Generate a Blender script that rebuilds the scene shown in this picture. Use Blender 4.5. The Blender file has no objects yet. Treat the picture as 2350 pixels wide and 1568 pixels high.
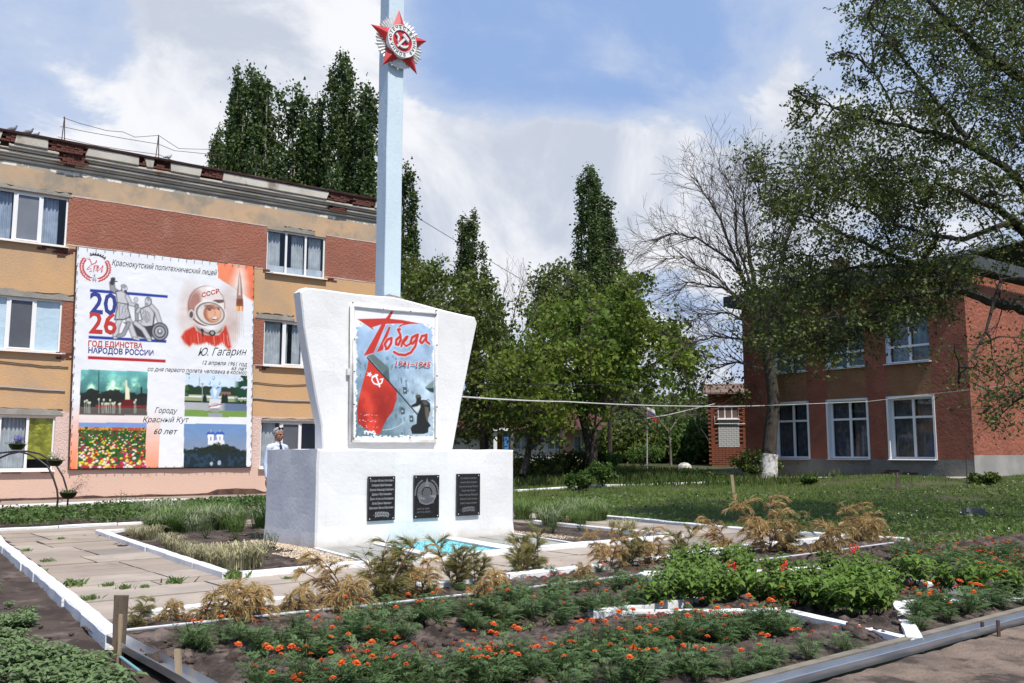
import bpy, bmesh, math, random
import numpy as np
from mathutils import Vector, Matrix, noise as mnoise
from mathutils.geometry import tessellate_polygon
random.seed(7); RNG = np.random.default_rng(7)
scene = bpy.context.scene
COL = scene.collection
R = math.radians

# ------------------------------------------------------------ camera
PITCH = math.atan(254/2068.0); CAMH = 1.4
cam_d = bpy.data.cameras.new('camera'); cam = bpy.data.objects.new('camera', cam_d); COL.objects.link(cam)
cam.location = (0, 0, CAMH); cam.rotation_euler = (math.pi/2 + PITCH, 0, 0)
cam_d.sensor_width = 36; cam_d.lens = 36*2068/2350.0; cam_d.clip_start = 0.1; cam_d.clip_end = 3000
scene.camera = cam
# ------------------------------------------------------------ light
SUN_EL = R(58); SUN_H = Vector((0.545, -0.838)).normalized()      # horizontal direction towards the sun
sun_vec = Vector((SUN_H.x*math.cos(SUN_EL), SUN_H.y*math.cos(SUN_EL), math.sin(SUN_EL)))
sd = bpy.data.lights.new('sun', 'SUN'); sun = bpy.data.objects.new('sun', sd); COL.objects.link(sun)
sd.energy = 4.9; sd.angle = R(0.53); sd.color = (1.0, 0.94, 0.85)
sun.rotation_euler = sun_vec.to_track_quat('Z', 'Y').to_euler(); sun.location = (20, -30, 40)
scene.view_settings.view_transform = 'Standard'; scene.view_settings.look = 'None'
scene.view_settings.gamma = 1; scene.view_settings.exposure = 0.06; scene.view_settings.use_curve_mapping = False
world = bpy.data.worlds.new('World'); scene.world = world; world.use_nodes = True

# pixel helpers: a point (px, py) of the 2350-wide view of the photograph -> a point of the place
def ray(px, py):
    dx = (px-1175)/2068.0; dy = (784-py)/2068.0
    return (dx, math.cos(PITCH)-dy*math.sin(PITCH), math.sin(PITCH)+dy*math.cos(PITCH))
def prof(y):
    P = [(0, 0), (20, 0), (28.5, .18), (33, .3), (36, .42), (40, .55), (46, .70), (55, .95), (200, 1.2), (3000, 1.2)]
    for (a, za), (b, zb) in zip(P, P[1:]):
        if y <= b: return za+(zb-za)*(max(y, a)-a)/(b-a)
    return 1.2
def hz(x, y):
    t = min(1, max(0, (x+4+0.12*max(0, y-30))/5.0)); t = t*t*(3-2*t)
    a = min(1, max(0, (x-8.5)/4)); b = min(1, max(0, (y-23.5)/5)); c = 1-min(1, max(0, (y-31)/5))
    return prof(y)*t+.42*a*a*(3-2*a)*b*b*(3-2*b)*c if y > 0 else 0
def G(px, py, z=0):
    r = ray(px, py); t = (z-CAMH)/r[2]; return Vector((r[0]*t, r[1]*t, z))
def GT(px, py, y0=6, y1=120):                      # on the rolling terrain
    r = ray(px, py); y = y0
    while y < y1:
        t = y/r[1]
        if CAMH+r[2]*t <= hz(r[0]*t, y): break
        y += 0.05
    t = y/r[1]; return Vector((r[0]*t, y, hz(r[0]*t, y)))
def AT(px, py, Y):
    r = ray(px, py); t = Y/r[1]; return Vector((r[0]*t, Y, CAMH+r[2]*t))

# cloudy sky: physical sky with a procedural cloud layer
nt = world.node_tree; N = nt.nodes; Lk = nt.links; N.clear()
def nd(tree, t, **k):
    n = tree.nodes.new(t)
    for a, b in k.items():
        if isinstance(a, str) and hasattr(n, a): setattr(n, a, b)
    return n
def val(tree, sock, v):
    if hasattr(v, 'is_linked') or hasattr(v, 'links'): tree.links.new(v, sock)
    else: sock.default_value = v
def M(tree, op, a, b=None, c=None, clamp=False):
    n = tree.nodes.new('ShaderNodeMath'); n.operation = op; n.use_clamp = clamp
    for i, q in enumerate((a, b, c)):
        if q is not None: val(tree, n.inputs[i], q)
    return n.outputs[0]
def VM(tree, op, a, b=None):
    n = tree.nodes.new('ShaderNodeVectorMath'); n.operation = op
    val(tree, n.inputs[0], a)
    if b is not None: val(tree, n.inputs[3 if op == 'SCALE' else 1], b)
    return n.outputs['Value'] if op in ('DOT_PRODUCT', 'LENGTH') else n.outputs[0]
def SS(tree, x, a, b):                             # smoothstep
    n = tree.nodes.new('ShaderNodeMapRange'); n.interpolation_type = 'SMOOTHSTEP'
    val(tree, n.inputs[0], x); n.inputs[1].default_value = a; n.inputs[2].default_value = b
    return n.outputs[0]
def NZ(tree, vec, scale, detail=6, rough=.55, dist=0.0, w=None):
    n = tree.nodes.new('ShaderNodeTexNoise'); n.inputs['Scale'].default_value = scale
    n.inputs['Detail'].default_value = detail; n.inputs['Roughness'].default_value = rough; n.inputs['Distortion'].default_value = dist
    tree.links.new(vec, n.inputs['Vector']); return n.outputs[0]
def MIX(tree, f, a, b, mode='MIX'):
    n = tree.nodes.new('ShaderNodeMix'); n.data_type = 'RGBA'; n.blend_type = mode
    val(tree, n.inputs[0], f)
    for s, q in ((n.inputs[6], a), (n.inputs[7], b)):
        if isinstance(q, (tuple, list)): s.default_value = tuple(q)[:3]+(1,)
        else: tree.links.new(q, s)
    return n.outputs[2]
sky = N.new('ShaderNodeTexSky'); sky.sky_type = 'NISHITA'; sky.sun_disc = False
sky.sun_elevation = SUN_EL; sky.sun_rotation = math.atan2(SUN_H.x, SUN_H.y); sky.air_density = 1.0; sky.dust_density = 1.2; sky.ozone_density = 1.6
tc = N.new('ShaderNodeTexCoord'); dirv = tc.outputs['Generated']
sep = N.new('ShaderNodeSeparateXYZ'); Lk.new(dirv, sep.inputs[0])
den = M(nt, 'ADD', M(nt, 'MAXIMUM', sep.outputs[2], 0.0), 0.30)
comb = N.new('ShaderNodeCombineXYZ')
Lk.new(M(nt, 'DIVIDE', sep.outputs[0], den), comb.inputs[0]); Lk.new(M(nt, 'DIVIDE', sep.outputs[1], den), comb.inputs[1]); comb.inputs[2].default_value = 3.7
pv = comb.outputs[0]
n_big = NZ(nt, pv, 1.5, 3, .5, .2); n_mid = NZ(nt, pv, 3.2, 9, .60, .35); n_hi = NZ(nt, dirv, 9.0, 8, .62, .3)
bias = None                                        # where the day's cloud banks stand
for (px, py, rad, amp) in [(180, 190, .26, .60), (470, 110, .18, .5), (660, 240, .16, .25), (330, 60, .05, -.12), (640, 60, .05, -.1), (1095, 500, .12, .75), (1010, 470, .06, .3), (1450, 330, .36, .42), (1720, 120, .25, .25),
                           (20, 60, .12, -.62), (330, 20, .07, -.3), (950, 110, .14, -.42), (1400, 280, .05, -.12), (1240, 10, .12, -.22), (1560, 20, .10, -.25), (1840, 0, .14, -.30), (1000, 330, .10, -.05), (1850, 560, .2, .2), (300, 330, .2, .1)]:
    r = Vector(ray(px, py)).normalized()
    d = VM(nt, 'DOT_PRODUCT', VM(nt, 'NORMALIZE', dirv), tuple(r))
    g = M(nt, 'MULTIPLY', SS(nt, d, math.cos(rad*1.5), 1.0), amp)
    bias = g if bias is None else M(nt, 'ADD', bias, g)
dens = M(nt, 'ADD', M(nt, 'ADD', M(nt, 'MULTIPLY', n_mid, .95), M(nt, 'MULTIPLY', n_big, .45)), M(nt, 'ADD', M(nt, 'MULTIPLY', bias, .52), M(nt, 'MULTIPLY', n_hi, .20)))
cov = SS(nt, dens, .78, 1.12)                      # veil
puff = SS(nt, dens, 1.04, 1.14)                    # thick cumulus
shade = M(nt, 'MULTIPLY', SS(nt, NZ(nt, dirv, 4.2, 7, .6, .6), .40, .62), SS(nt, dens, .98, 1.15))
veil_c = (6.2, 7.1, 8.9); puff_c = (9.9, 10.0, 10.4); grey_c = (5.2, 5.9, 7.3)
c1 = MIX(nt, M(nt, 'MULTIPLY', cov, .93), MIX(nt, .85, sky.outputs[0], (3.5, 5.2, 8.9)), veil_c)
c2 = MIX(nt, puff, c1, puff_c)
c3 = MIX(nt, M(nt, 'MULTIPLY', shade, .80), c2, grey_c)
bgn = N.new('ShaderNodeBackground'); bgn.inputs[1].default_value = 0.092; Lk.new(c3, bgn.inputs[0])
wo = N.new('ShaderNodeOutputWorld'); Lk.new(bgn.outputs[0], wo.inputs[0])

# ------------------------------------------------------------ materials
MATS = {}
def mat(name, c1, c2=None, scale=3.0, rough=.8, bump=0.0, bscale=40.0, c3=None, s3=14.0, t3=(.55, .7), metal=0.0, spec=.35, coords='Object', stretch=None, bdet=6, thr=(.35, .65), det=6, trans=0.0):
    if name in MATS: return MATS[name]
    m = bpy.data.materials.new(name); m.use_nodes = True; t = m.node_tree; p = t.nodes['Principled BSDF']
    p.inputs['Roughness'].default_value = rough; p.inputs['Metallic'].default_value = metal; p.inputs['Specular IOR Level'].default_value = spec
    tcn = t.nodes.new('ShaderNodeTexCoord'); vec = tcn.outputs[coords]
    if stretch:
        mp = t.nodes.new('ShaderNodeMapping'); mp.inputs['Scale'].default_value = stretch; t.links.new(vec, mp.inputs[0]); vec = mp.outputs[0]
    if c2 is None: col = None; p.inputs['Base Color'].default_value = tuple(c1)+(1,)
    else:
        col = MIX(t, SS(t, NZ(t, vec, scale, det), *thr), c1, c2)
    if c3 is not None:
        col = MIX(t, SS(t, NZ(t, vec, s3, 8, .65), *t3), col if col is not None else c1, c3)
    if col is not None: t.links.new(col, p.inputs['Base Color'])
    if bump:
        b = t.nodes.new('ShaderNodeBump'); b.inputs['Distance'].default_value = 1.0; b.inputs['Strength'].default_value = 1.0
        h = M(t, 'MULTIPLY', NZ(t, vec, bscale, bdet, .6), bump); t.links.new(h, b.inputs['Height']); t.links.new(b.outputs[0], p.inputs['Normal'])
    if trans:
        tr = t.nodes.new('ShaderNodeBsdfTranslucent'); ms = t.nodes.new('ShaderNodeMixShader'); ms.inputs[0].default_value = trans
        if col is not None: t.links.new(col, tr.inputs[0])
        else: tr.inputs[0].default_value = tuple(c1)+(1,)
        out = t.nodes['Material Output']; t.links.new(p.outputs[0], ms.inputs[1]); t.links.new(tr.outputs[0], ms.inputs[2]); t.links.new(ms.outputs[0], out.inputs[0])
    MATS[name] = m; return m
def leafmat(name, a, b, c=None, trans=.3, scale=1.2, hue=None, rough=.55, fine=9.0):
    """leaf colours that change from clump to clump and from leaf to leaf (random per island)"""
    if name in MATS: return MATS[name]
    m = bpy.data.materials.new(name); m.use_nodes = True; t = m.node_tree; p = t.nodes['Principled BSDF']
    p.inputs['Roughness'].default_value = rough; p.inputs['Specular IOR Level'].default_value = .3
    tcn = t.nodes.new('ShaderNodeTexCoord'); gi = t.nodes.new('ShaderNodeNewGeometry'); oi = t.nodes.new('ShaderNodeObjectInfo')
    col = MIX(t, SS(t, NZ(t, tcn.outputs['Object'], scale, 3), .38, .62), a, b)
    col = MIX(t, M(t, 'MULTIPLY', gi.outputs['Random Per Island'], .75), col, c if c else b)
    hs = t.nodes.new('ShaderNodeHueSaturation'); t.links.new(col, hs.inputs['Color'])
    v = M(t, 'ADD', M(t, 'MULTIPLY', gi.outputs['Random Per Island'], .7), M(t, 'MULTIPLY', oi.outputs['Random'], .25)); v = M(t, 'ADD', v, .55)
    t.links.new(v, hs.inputs['Value']); col = hs.outputs[0]
    t.links.new(col, p.inputs['Base Color'])
    tr = t.nodes.new('ShaderNodeBsdfTranslucent'); ms = t.nodes.new('ShaderNodeMixShader'); ms.inputs[0].default_value = trans
    t.links.new(col, tr.inputs[0]); out = t.nodes['Material Output']
    t.links.new(p.outputs[0], ms.inputs[1]); t.links.new(tr.outputs[0], ms.inputs[2]); t.links.new(ms.outputs[0], out.inputs[0])
    MATS[name] = m; return m
def vcmat(name, rough=.6, spec=.3, bump=0.0, trans=0.0):
    if name in MATS: return MATS[name]
    m = bpy.data.materials.new(name); m.use_nodes = True; t = m.node_tree; p = t.nodes['Principled BSDF']
    a = t.nodes.new('ShaderNodeAttribute'); a.attribute_name = 'print'; t.links.new(a.outputs['Color'], p.inputs['Base Color'])
    p.inputs['Roughness'].default_value = rough; p.inputs['Specular IOR Level'].default_value = spec
    if bump:
        tcn = t.nodes.new('ShaderNodeTexCoord'); b = t.nodes.new('ShaderNodeBump'); b.inputs['Distance'].default_value = 1.0
        t.links.new(M(t, 'MULTIPLY', NZ(t, tcn.outputs['Object'], 2.2, 3, .5, 1.5), bump), b.inputs['Height']); t.links.new(b.outputs[0], p.inputs['Normal'])
    MATS[name] = m; return m

# ------------------------------------------------------------ objects
def tag(o, label=None, cat=None, group=None, kind=None):
    if label: o['label'] = label
    if cat: o['category'] = cat
    if group: o['group'] = group
    if kind: o['kind'] = kind
    return o
def empty(name, loc=(0, 0, 0), label=None, cat=None, group=None):
    o = bpy.data.objects.new(name, None); COL.objects.link(o); o.location = loc; o.empty_display_size = .1
    return tag(o, label, cat, group)
def link(name, me, parent=None):
    o = bpy.data.objects.new(name, me); COL.objects.link(o)
    if parent is not None: o.parent = parent
    return o
def origin_of(o):
    v = Vector((0, 0, 0))
    while o is not None: v += o.location; o = o.parent
    return v
class MB:
    """collects geometry; build() links it as one mesh object (vertices are given in world metres)"""
    def __init__(s, frame=None): s.v = []; s.f = []; s.m = []; s.fr = frame
    def add(s, vs, fs, mi=0):
        b = len(s.v)
        if s.fr: vs = [s.fr(*p) for p in vs]
        s.v.extend([tuple(p) for p in vs]); s.f.extend([tuple(i+b for i in f) for f in fs]); s.m.extend([mi]*len(fs)); return s
    def box(s, a, b, mi=0, jit=0.0, skip=()):
        x0, y0, z0 = a; x1, y1, z1 = b
        vs = [(x0, y0, z0), (x1, y0, z0), (x1, y1, z0), (x0, y1, z0), (x0, y0, z1), (x1, y0, z1), (x1, y1, z1), (x0, y1, z1)]
        if jit: vs = [(p[0]+random.uniform(-jit, jit), p[1]+random.uniform(-jit, jit), p[2]+random.uniform(-jit, jit)) for p in vs]
        return s.add(vs, [(0, 3, 2, 1), (4, 5, 6, 7), (0, 1, 5, 4), (1, 2, 6, 5), (2, 3, 7, 6), (3, 0, 4, 7)], mi)
    def prism(s, poly, z0, z1, mi=0, axis='z'):
        n = len(poly)
        def P(q, h): return (q[0], q[1], h) if axis == 'z' else (q[0], h, q[1])
        vs = [P(q, z0) for q in poly]+[P(q, z1) for q in poly]
        tri = tessellate_polygon([[Vector((q[0], q[1], 0)) for q in poly]])
        fs = [(a, b, c) for a, b, c in tri]+[(a+n, c+n, b+n) for a, b, c in tri]+[(i, (i+1) % n, (i+1) % n+n, i+n) for i in range(n)]
        return s.add(vs, fs, mi)
    def tube(s, pts, rad, n=6, mi=0, caps=True):
        pts = [Vector(p) for p in pts]; k = len(pts)
        rad = [rad]*k if isinstance(rad, (int, float)) else rad
        vs = []; up = None
        for i, p in enumerate(pts):
            d = (pts[min(i+1, k-1)]-pts[max(i-1, 0)]); d = d.normalized() if d.length > 1e-9 else Vector((0, 0, 1))
            if up is None: up = d.orthogonal().normalized()
            else:
                up = up-d*up.dot(d); up = up.normalized() if up.length > 1e-6 else d.orthogonal().normalized()
            w = d.cross(up)
            for j in range(n):
                a = 2*math.pi*j/n; vs.append(p+(up*math.cos(a)+w*math.sin(a))*rad[i])
        fs = [(i*n+j, i*n+(j+1) % n, (i+1)*n+(j+1) % n, (i+1)*n+j) for i in range(k-1) for j in range(n)]
        if caps: fs += [tuple(range(n))[::-1], tuple((k-1)*n+j for j in range(n))]
        return s.add(vs, fs, mi)
    def lathe(s, c, prf, n=16, mi=0, ax=(1, 1)):
        vs = [(c[0]+r*math.cos(2*math.pi*j/n)*ax[0], c[1]+r*math.sin(2*math.pi*j/n)*ax[1], c[2]+z) for r, z in prf for j in range(n)]
        k = len(prf)
        fs = [(i*n+j, i*n+(j+1) % n, (i+1)*n+(j+1) % n, (i+1)*n+j) for i in range(k-1) for j in range(n)]
        return s.add(vs, fs, mi)
    def build(s, name, mats, parent=None, smooth=False):
        o0 = origin_of(parent) if parent is not None else Vector((0, 0, 0))
        me = bpy.data.meshes.new(name)
        me.from_pydata([(p[0]-o0.x, p[1]-o0.y, p[2]-o0.z) for p in s.v], [], s.f)
        for m_ in (mats if isinstance(mats, (list, tuple)) else [mats]): me.materials.append(m_)
        if any(s.m): me.polygons.foreach_set('material_index', s.m)
        if smooth: me.polygons.foreach_set('use_smooth', [True]*len(me.polygons))
        me.update(); return link(name, me, parent)
def npmesh(name, V, F, mats, parent=None, smooth=False, mi=None, k=4):
    """V (n,3) float, F (m,k) int arrays"""
    me = bpy.data.meshes.new(name); V = np.asarray(V, np.float32); F = np.asarray(F, np.int32)
    if parent is not None: V = V-np.array(origin_of(parent), np.float32)
    me.vertices.add(len(V)); me.vertices.foreach_set('co', V.ravel())
    me.loops.add(F.size); me.loops.foreach_set('vertex_index', F.ravel())
    me.polygons.add(len(F)); me.polygons.foreach_set('loop_start', np.arange(0, F.size, F.shape[1], dtype=np.int32))
    me.polygons.foreach_set('loop_total', np.full(len(F), F.shape[1], np.int32))
    for m_ in (mats if isinstance(mats, (list, tuple)) else [mats]): me.materials.append(m_)
    if mi is not None: me.polygons.foreach_set('material_index', np.asarray(mi, np.int32))
    if smooth: me.polygons.foreach_set('use_smooth', np.ones(len(F), bool))
    me.update(calc_edges=True); me.validate(); return link(name, me, parent)
def dup(root, loc, rz=0, scale=1.0, label=None, group=None, cat=None):
    r = root.copy(); COL.objects.link(r); r.location = loc; r.rotation_euler = (0, 0, rz); r.scale = (scale, scale, scale) if isinstance(scale, (int, float)) else scale
    if label: r['label'] = label
    if group: r['group'] = group
    for ch in root.children:
        c = ch.copy(); COL.objects.link(c); c.parent = r
        for g in ch.children:
            d = g.copy(); COL.objects.link(d); d.parent = c
    return r
class Frame:
    """a vertical plane: s along it, d out of it towards the viewer, z up"""
    def __init__(s, P0, ang, flip=1):
        a = R(ang); s.P = Vector((P0[0], P0[1])); s.d = Vector((math.sin(a), math.cos(a))); s.n = Vector((s.d.y, -s.d.x))*flip
    def __call__(s, a, d, z): q = s.P+s.d*a+s.n*d; return (q.x, q.y, z)
    def px(s, px, py, off=0.0):
        r = ray(px, py); P = s.P+s.n*off; t = P.dot(s.n)/(r[0]*s.n.x+r[1]*s.n.y)
        x, y = r[0]*t, r[1]*t; return ((x-s.P.x)*s.d.x+(y-s.P.y)*s.d.y, CAMH+r[2]*t)
def text_mesh(body, size, font_shear=0.0, bold=0.0, align='LEFT', sx=1.0, res=2):
    c = bpy.data.curves.new('lettering', 'FONT'); c.body = body; c.size = size; c.offset = bold; c.align_x = align; c.resolution_u = res
    o = bpy.data.objects.new('lettering', c); COL.objects.link(o)
    dg = bpy.context.evaluated_depsgraph_get(); me = bpy.data.meshes.new_from_object(o.evaluated_get(dg))
    n = len(me.vertices); co = np.empty(n*3, np.float32); me.vertices.foreach_get('co', co); co = co.reshape(-1, 3)
    me.calc_loop_triangles(); F = np.empty(len(me.loop_triangles)*3, np.int32); me.loop_triangles.foreach_get('vertices', F)
    bpy.data.objects.remove(o); bpy.data.curves.remove(c); bpy.data.meshes.remove(me)
    F = F.reshape(-1, 3); co = co[:, :2].copy()
    if '\u043d' in body:                            # this one letter comes out of the built-in font badly filled: set its strokes anew
        lab = np.arange(len(co))
        for _ in range(40):
            m_ = lab[F].min(1); l2 = lab.copy()
            for k in range(3): np.minimum.at(l2, F[:, k], m_)
            if (l2 == lab).all(): break
            lab = l2
        keep = np.ones(len(F), bool); V2 = []; F2 = []; fl = lab[F[:, 0]]
        for g in np.unique(fl):
            vi = np.where(lab == g)[0]; ti = np.where(fl == g)[0]
            if len(vi) != 12: continue
            a, b, c_ = co[F[ti, 0]], co[F[ti, 1]], co[F[ti, 2]]; ar = (np.abs((b[:, 0]-a[:, 0])*(c_[:, 1]-a[:, 1])-(b[:, 1]-a[:, 1])*(c_[:, 0]-a[:, 0]))/2).sum(); lo, hi = co[vi].min(0), co[vi].max(0)
            if ar < .85*(hi[0]-lo[0])*(hi[1]-lo[1]): continue
            keep[ti] = False; w = (hi[0]-lo[0])*.19; ym = (lo[1]+hi[1])/2
            for x0, x1, y0, y1 in ((lo[0], lo[0]+w, lo[1], hi[1]), (hi[0]-w, hi[0], lo[1], hi[1]), (lo[0]+w, hi[0]-w, ym-w*.45, ym+w*.45)):
                k = len(co)+len(V2); V2 += [(x0, y0), (x1, y0), (x1, y1), (x0, y1)]; F2 += [(k, k+1, k+2), (k, k+2, k+3)]
        if V2: co = np.concatenate([co, np.array(V2, np.float32)]); F = np.concatenate([F[keep], np.array(F2, np.int32)])
    co[:, 0] = co[:, 0]*sx+co[:, 1]*font_shear
    return co, F
def letter(name, body, fr, s, z, size, m, parent, d, width=None, rot=0.0, shear=0, bold=0, align='LEFT', quad=None, th=0.0):
    """flat lettering on a Frame; width fixes the length of the line; rot in radians"""
    co, F = text_mesh(body, size, shear, bold)
    w = co[:, 0].max()-co[:, 0].min(); co[:, 0] -= co[:, 0].min()
    if width: co[:, 0] *= width/w; w = width
    if align == 'CENTER': co[:, 0] -= w/2
    if align == 'RIGHT': co[:, 0] -= w
    c, sn = math.cos(rot), math.sin(rot)
    x = co[:, 0]*c-co[:, 1]*sn+s; y = co[:, 0]*sn+co[:, 1]*c+z
    V = np.array([fr(a, d(a, b) if callable(d) else d, b) for a, b in zip(x, y)], np.float32)
    return npmesh(name, V, F, m, parent)

# ------------------------------------------------------------ a small painter for printed sheets
class Canvas:
    def __init__(s, s0, s1, z0, z1, step, bg):
        s.w = int((s1-s0)/step)+1; s.h = int((z1-z0)/step)+1; s.b = (s0, s1, z0, z1)
        s.X, s.Y = np.meshgrid(np.linspace(s0, s1, s.w), np.linspace(z0, z1, s.h)); s.c = np.zeros((s.h, s.w, 3)); s.c[:] = np.array(bg)/255.
    def put(s, mask, col, a=1.0):
        m = (np.clip(mask, 0, 1)*a)[..., None]; col = np.asarray(col, float)
        if col.ndim == 1 and col.max() > 1.0: col = col/255.
        s.c = s.c*(1-m)+col*m
    def pm(s, pts, soft=0.0):
        X, Y = s.X, s.Y; ins = np.zeros(X.shape, bool); n = len(pts); dist = np.full(X.shape, 1e9)
        for i in range(n):
            x0, y0 = pts[i]; x1, y1 = pts[(i+1) % n]
            c = ((y0 > Y) != (y1 > Y)) & (X < (x1-x0)*(Y-y0)/((y1-y0) or 1e-9)+x0); ins ^= c
            if soft:
                t = np.clip(((X-x0)*(x1-x0)+(Y-y0)*(y1-y0))/((x1-x0)**2+(y1-y0)**2+1e-12), 0, 1)
                dist = np.minimum(dist, np.hypot(X-x0-t*(x1-x0), Y-y0-t*(y1-y0)))
        return np.clip(.5+np.where(ins, 1, -1)*dist/soft/2, 0, 1) if soft else ins.astype(float)
    def poly(s, pts, col, a=1.0, soft=0.0): s.put(s.pm(pts, soft), col, a)
    def line(s, pts, w, col, a=1.0):
        m = np.zeros(s.X.shape)
        for (x0, y0), (x1, y1) in zip(pts, pts[1:]):
            t = np.clip(((s.X-x0)*(x1-x0)+(s.Y-y0)*(y1-y0))/((x1-x0)**2+(y1-y0)**2+1e-12), 0, 1)
            d = np.hypot(s.X-x0-t*(x1-x0), s.Y-y0-t*(y1-y0)); m = np.maximum(m, np.clip((w/2-d)/(w*.35)+.5, 0, 1))
        s.put(m, col, a)
    def ell(s, x, y, rx, ry, col, a=1.0, rot=0.0, ring=None, soft=.12):
        c, sn = math.cos(rot), math.sin(rot); dx, dy = s.X-x, s.Y-y
        r = np.hypot((dx*c+dy*sn)/rx, (-dx*sn+dy*c)/ry); m = np.clip((1-r)/soft+.5, 0, 1)
        if ring: m = m*np.clip((r-ring)/soft+.5, 0, 1)
        s.put(m, col, a)
    def fbm(s, scale, seed=0, octv=4):
        rg = np.random.default_rng(seed); out = np.zeros(s.X.shape); amp = 1; tot = 0
        for o in range(octv):
            gx = (s.X-s.b[0])*scale*2**o; gy = (s.Y-s.b[2])*scale*2**o; g = rg.random((int(gy.max())+3, int(gx.max())+3))
            ix, iy = gx.astype(int), gy.astype(int); fx, fy = gx-ix, gy-iy; fx = fx*fx*(3-2*fx); fy = fy*fy*(3-2*fy)
            out += amp*((g[iy, ix]*(1-fx)+g[iy, ix+1]*fx)*(1-fy)+(g[iy+1, ix]*(1-fx)+g[iy+1, ix+1]*fx)*fy); tot += amp; amp *= .5
        return out/tot
    def mesh(s, name, fr, d, m, parent, wob=None):
        S, Z = s.X.ravel(), s.Y.ravel(); D = (d+wob.ravel()) if wob is not None else np.full(S.shape, d)
        V = np.stack([fr.P.x+fr.d.x*S+fr.n.x*D, fr.P.y+fr.d.y*S+fr.n.y*D, Z], 1)
        i = (np.arange(s.h-1)[:, None]*s.w+np.arange(s.w-1)[None]).ravel(); F = np.stack([i, i+1, i+1+s.w, i+s.w], 1)
        o = npmesh(name, V, F, m, parent, smooth=True)
        c = np.clip(s.c, 0, 1).reshape(-1, 3); lin = np.where(c <= .04045, c/12.92, ((c+.055)/1.055)**2.4)
        at = o.data.color_attributes.new('print', 'FLOAT_COLOR', 'POINT'); at.data.foreach_set('color', np.concatenate([lin, np.ones((len(lin), 1))], 1).astype(np.float32).ravel())
        return o
# ============================================================ ground
m_soil = mat('soil', (.040, .028, .022), (.080, .058, .046), 2.2, .95, .012, 30, c3=(.20, .155, .13), s3=3.0, t3=(.50, .72))
m_lawnsoil = mat('lawn_ground', (.040, .050, .018), (.075, .085, .030), .8, .95, .02, 12, c3=(.085, .062, .045), s3=1.6, t3=(.52, .66))
m_dust = mat('dusty_path', (.34, .27, .23), (.26, .21, .175), 1.4, .95, .006, 30, c3=(.16, .15, .07), s3=2.5, t3=(.60, .72))
m_white = mat('whitewash', (.80, .80, .79), (.74, .745, .74), 5, .85, .012, 45, c3=(.52, .49, .45), s3=9, t3=(.66, .80))
m_kerb = mat('whitewashed_kerb', (.82, .82, .81), (.76, .76, .75), 6, .85, .012, 40, c3=(.33, .29, .25), s3=7, t3=(.62, .74))
def linsp(*seg):
    out = []
    for a, b, n in seg: out += list(np.linspace(a, b, n, endpoint=False))
    return np.array(out+[seg[-1][1]])
xs = linsp((-1500, -120, 8), (-120, -25, 12), (-25, 30, 90), (30, 120, 14), (120, 1500, 8)); ys = linsp((-120, 4, 6), (4, 60, 90), (60, 200, 16), (200, 2200, 10))
def near(x, y):                                  # sunk a little under the beds and paths that lie on it
    return -.06 if (y < 21 and x < 16) or (x < -3 and y < 42) else -.0
GX, GY = np.meshgrid(xs, ys); GZ = np.vectorize(lambda x, y: hz(x, y)+near(x, y)+(.02*mnoise.noise(Vector((x*.4, y*.4, 0))) if y > 20 else 0))(GX, GY)
i = (np.arange(len(ys)-1)[:, None]*len(xs)+np.arange(len(xs)-1)[None]).ravel()
tag(npmesh('ground', np.stack([GX.ravel(), GY.ravel(), GZ.ravel()], 1), np.stack([i, i+1, i+1+len(xs), i+len(xs)], 1), m_lawnsoil, smooth=True), kind='structure')

# garden grid: u runs along the front of the monument (to the right and away), v away from the camera-left
UA = R(51); U = Vector((math.sin(UA), math.cos(UA), 0)); V_ = Vector((-math.cos(UA), math.sin(UA), 0)); O0 = G(528, 1328)
def uv(u, v, z=0.0): return O0+U*u+V_*v+Vector((0, 0, z))
def touv(p): q = Vector((p[0], p[1], 0))-O0; return q.dot(U), q.dot(V_)

def bed_mesh(name, u0, u1, v0, v1, step, hfun, m, bx=None):
    us = np.arange(u0, u1+1e-6, step); vs = np.arange(v0, v1+1e-6, step); A, B = np.meshgrid(us, vs)
    Z = np.vectorize(hfun)(A, B)
    X = O0.x+U.x*A+V_.x*B; Y = O0.y+U.y*A+V_.y*B
    k = (np.arange(len(vs)-1)[:, None]*len(us)+np.arange(len(us)-1)[None]).ravel()
    return tag(npmesh(name, np.stack([X.ravel(), Y.ravel(), Z.ravel()], 1), np.stack([k, k+1, k+1+len(us), k+len(us)], 1), m, smooth=True), kind='structure')
def fn(a, b, s, o=3): return mnoise.fractal(Vector((a*s, b*s, 1.7)), .9, 2.1, o)
def soil_front(a, b):
    row = .045*math.cos((b+3.55)*2*math.pi/1.25)            # furrows between the rows of marigolds
    clod = max(0, fn(a, b, 7.5, 4))**1.1*.065+.016*fn(a, b, 20, 2)
    edge = min(1, max(0, (b+6.5)/.25))*min(1, max(0, (-1.85-b)/.2))
    return -.005+(row if b < -2.7 else 0)*edge*.7+clod*edge+.02*fn(a, b, 1.3)
m_bed = mat('dug_soil', (.034, .024, .019), (.085, .062, .051), 3.5, .95, .045, 24, c3=(.20, .155, .133), s3=2.4, t3=(.46, .68))
bed_mesh('soil_front', -2.0, 12.5, -6.52, -1.86, .045, soil_front, m_bed)
bed_mesh('soil_left', -9.5, -.95, -6.0, 8.4, .07, lambda a, b: -.085 if a > max(-1.98, -1.97+(b+2.75)*.087) else -.05+.05*max(0, fn(a, b, 4, 4))+.012*fn(a, b, 18, 2), m_soil)
bed_mesh('soil_island', .05, 7.55, .05, 6.95, .07, lambda a, b: -.02+.05*max(0, fn(a, b, 4, 4))+.012*fn(a, b, 18, 2), m_soil)
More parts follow.
